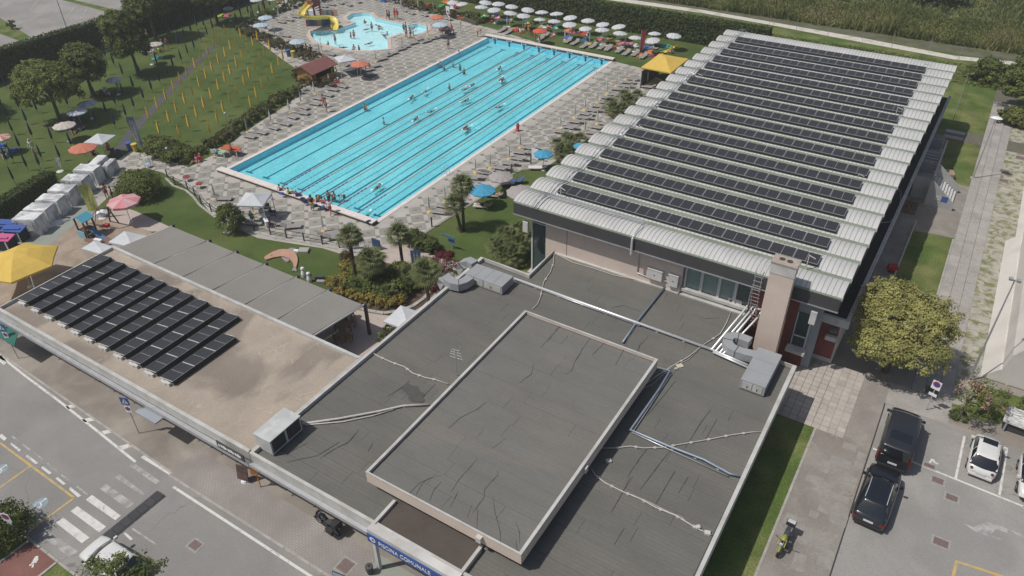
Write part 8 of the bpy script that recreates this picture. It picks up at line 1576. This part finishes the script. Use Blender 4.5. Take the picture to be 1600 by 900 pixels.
    MB().box(-W_*.4, yr-.05, .28, W_*.4, yr+.12, .42).build('rear_bumper', m_trim if m_ is not m_cwht else m_, t, local=True); MB().box(-W_*.32, yf-.1, .26, W_*.32, yf+.02, .36).build('front_grille', m_trim, t, local=True)
    if rails:
        for s in (-1, 1): MB().tube([(s*(rw-.02), y0r+.1, H_+.02), (s*(rw-.03), (y0r+y1r)/2, H_+.06), (s*(rw-.02), y1r-.15, H_+.02)], .022, 5).build('roof_rail', m_shiny, t, local=True)
    if sunroof: MB().box(-rw*.72, sunroof[0], H_+.002, rw*.72, sunroof[1], H_+.018).build('glass_roof', m_cgl, t, local=True)
    return t
def stn(L_, W_, hood, deckz, belt, c=.3, nose=.62): # rear -> front
    h = L_/2; w_ = W_/2
    return [(-h, w_*.80, belt*.72, .34), (-h+.08, w_*.90, belt*.93, .26), (-h+.35, w_*.97, belt, .22), (-h+1.0, w_, belt+.01, .2), (0, w_, belt, .2), (h-1.35, w_, hood+.04, .2), (h-.75, w_*.97, hood, .22), (h-.3, w_*.92, hood-.10, .24), (h-.08, w_*.80, nose, .27), (h, w_*.66, nose*.82, .32)]
car('black estate SUV with chrome roof rails parked behind the van', 2.5, 35.45, R(-2), 4.65, 1.9, 1.63, m_cblk, stn(4.65, 1.9, 1.0, 1, 1.03), (-2.15, -1.65, .25, 1.02, 1.02, .60, .84), rails=True, sunroof=(-.9, .1))
car('tall black van parked at the top of the lot', 2.78, 40.75, R(0), 5.0, 1.93, 1.92, m_cblk2, [(-2.5, .90, 1.15, .35), (-2.42, .95, 1.2, .26), (-1.6, .965, 1.2, .2), (0, .965, 1.2, .2), (1.1, .965, 1.18, .2), (1.8, .94, 1.1, .22), (2.3, .88, .98, .25), (2.45, .78, .75, .28), (2.5, .66, .6, .32)], (-2.44, -2.33, .95, 1.75, 1.2, .82, .93), name='van', sunroof=(-1.7, -.9), cat='van', tail='van')
s5 = [(-1.78, .60, .62, .34), (-1.72, .70, .80, .28), (-1.5, .78, .93, .22), (-.8, .815, .95, .2), (0, .815, .93, .2), (.7, .80, .90, .2), (1.2, .77, .84, .22), (1.55, .70, .72, .25), (1.72, .60, .58, .3), (1.78, .5, .5, .34)]
car('small rounded white city car seen from behind in the first bay', 7.5, 42.05, R(-2), 3.56, 1.63, 1.47, m_cwht, s5, (-1.55, -1.05, .35, 1.0, .93, .56, .74), wheel_r=.29, sunroof=(-.0, .5), tail='small')
car('small rounded white city car facing down at the right edge', 10.15, 41.55, R(182), 3.56, 1.63, 1.47, m_cwht, s5, (-1.55, -1.05, .35, 1.0, .93, .56, .74), wheel_r=.29, tail='small')
car('white car on the road half hidden under the young tree', -32.0, 9.15, R(92), 3.95, 1.70, 1.45, m_cwht, stn(3.95, 1.7, .95, .95, .95), (-1.85, -1.35, .25, .98, .95, .58, .76))
def moto(lab, p, q, m_, box=False, rackm=None, z=.04):
    p = Vector((*p, 0)); q = Vector((*q, 0)); d = q-p; rz = math.atan2(d.y, d.x)-math.pi/2; c_ = (p+q)/2; t = thing('motorcycle', lab, 'motorcycle', (c_.x, c_.y, z), rz)
    wm = MB().lathe([(.24, -.045), (.31, -.06), (.325, 0), (.31, .06), (.24, .045)], 20).mesh('tyre', m_tyre); rb = MB(); rb.lathe([(.25, -.03), (.23, 0), (.25, .03)], 20)
    for k in range(6): a = k*1.047; rb.beam((.05*math.cos(a), .05*math.sin(a), 0), (.24*math.cos(a), .24*math.sin(a), 0), .03, .03)
    rb.lathe([(.15, .05), (.15, .055), (.06, .055)], 16); rm_ = rb.mesh('rim', m_rim)
    for yy in (-.72, .72):
        wv = bpy.data.objects.new('wheel', None); COL.objects.link(wv); wv.parent = t; wv.location = (0, yy, .325); wv.rotation_euler = (0, R(84), 0); part('tyre', wm, wv); part('rim', rm_, wv)
    b = MB(); b.tube([(0, -.72, .33), (0, -.2, .38), (0, .2, .5)], .05, 6); b.tube([(0, -.3, .75), (0, .3, .78), (0, .52, .92)], .05, 6); b.box(-.14, -.18, .28, .14, .25, .62); b.build('engine_frame', m_trim, t, local=True)
    b = MB(); b.lathe([(.02, -.28), (.13, -.2), (.17, 0), (.16, .15), (.05, .27)], 10, (0, 0, 0)); me = b.mesh('tank', m_); part('tank', me, t, (0, .17, .88), (R(-84), 0, 0))
    b = MB(); b.obox((0, -.25, .83), .27, .5, .1, 0, 0, -.05); b.obox((0, -.6, .9), .24, .3, .09, 0, 0, .15); b.build('seat', m_bedd, t, local=True)
    b = MB(); b.tube([(-.07, .73, .33), (-.08, .5, .98)], .028, 6); b.tube([(.07, .73, .33), (.08, .5, .98)], .028, 6); b.build('fork', m_alu, t, local=True)
    b = MB(); b.tube([(-.40, .36, 1.02), (-.12, .48, 1.03), (.12, .48, 1.03), (.40, .36, 1.02)], .018, 5); b.build('handlebar', m_trim, t, local=True)
    for s in (-1, 1): MB().tube([(s*.3, .4, 1.03), (s*.36, .46, 1.16)], .01, 4).build('mirror_stem', m_trim, t, local=True); MB().obox((s*.37, .46, 1.18), .14, .03, .08).build('mirror', m_rim, t, local=True)
    b = MB(); b.lathe([(.10, 0), (.09, .05), (0, .06)], 10); part('headlight', b.mesh('headlight', m_hl), t, (0, .66, .93), (R(-90), 0, 0))
    b = MB(); b.tube([(0, .95, .55), (0, .85, .65), (0, .68, .68), (0, .5, .6)], [.05, .07, .07, .05], 6); b.build('front_fender', m_, t, local=True)
    b = MB(); b.tube([(.12, .1, .35), (.17, -.3, .3), (.18, -.8, .42)], [.035, .045, .055], 7); b.build('exhaust', m_alu, t, local=True)
    for s in (-1, 1): MB().obox((s*.17, .42, .74), .05, .42, .26, 0, 0, -.4).build('side_fairing', m_, t, local=True)
    if box:
        MB().obox((0, -.82, 1.03), .44, .36, .28).build('top_case', m_trim, t, local=True); [MB().obox((s*.33, -.62, .62), .2, .5, .36).build('pannier', m_trim, t, local=True) for s in (-1, 1)]
        b = MB(); b.add([(-.2, .62, 1.0), (.2, .62, 1.0), (.16, .5, 1.32), (-.16, .5, 1.32), (-.2, .64, 1.0), (.2, .64, 1.0), (.16, .52, 1.32), (-.16, .52, 1.32)], [(0,1,2,3),(7,6,5,4)]); b.build('windscreen', m_cgl, t, local=True)
    if rackm: MB().obox((0, -.95, .98), .5, .34, .22, 0, 0, .1).build('top_case', m_trim, t, local=True); MB().obox((0, -.97, 1.1), .42, .26, .03, 0, 0, .1).build('case_lid', rackm, t, local=True)
    MB().tube([(-.1, -.05, .35), (-.32, .02, 0)], .015, 4).build('side_stand', m_trim, t, local=True); return t
moto('yellow and black motorcycle with a grey top case on the walkway', G2(1233, 828, .5), G2(1215, 866, .3), cm('moto_yellow', (.30, .30, .06), .35), rackm=m_ball)
moto('big black touring motorcycle with side cases on the brick pavement', G2(531, 834, .4), G2(492, 806, .4), m_cblk, True)
# ------------------------------------------------------------- thin summer haze
hz = bpy.data.materials.new('haze'); hz.use_nodes = True; hn = hz.node_tree; hn.nodes.remove(hn.nodes['Principled BSDF'])
pv_ = hn.nodes.new('ShaderNodeVolumePrincipled'); pv_.inputs['Color'].default_value = (.86, .88, .86, 1); pv_.inputs['Density'].default_value = .0007; pv_.inputs['Anisotropy'].default_value = .2
hn.links.new(pv_.outputs[0], hn.nodes['Material Output'].inputs['Volume'])
b = MB(); b.box(-425, -155, -2.2, 265, 485, 38.5); o = b.build('haze', hz); o['kind'] = 'stuff'
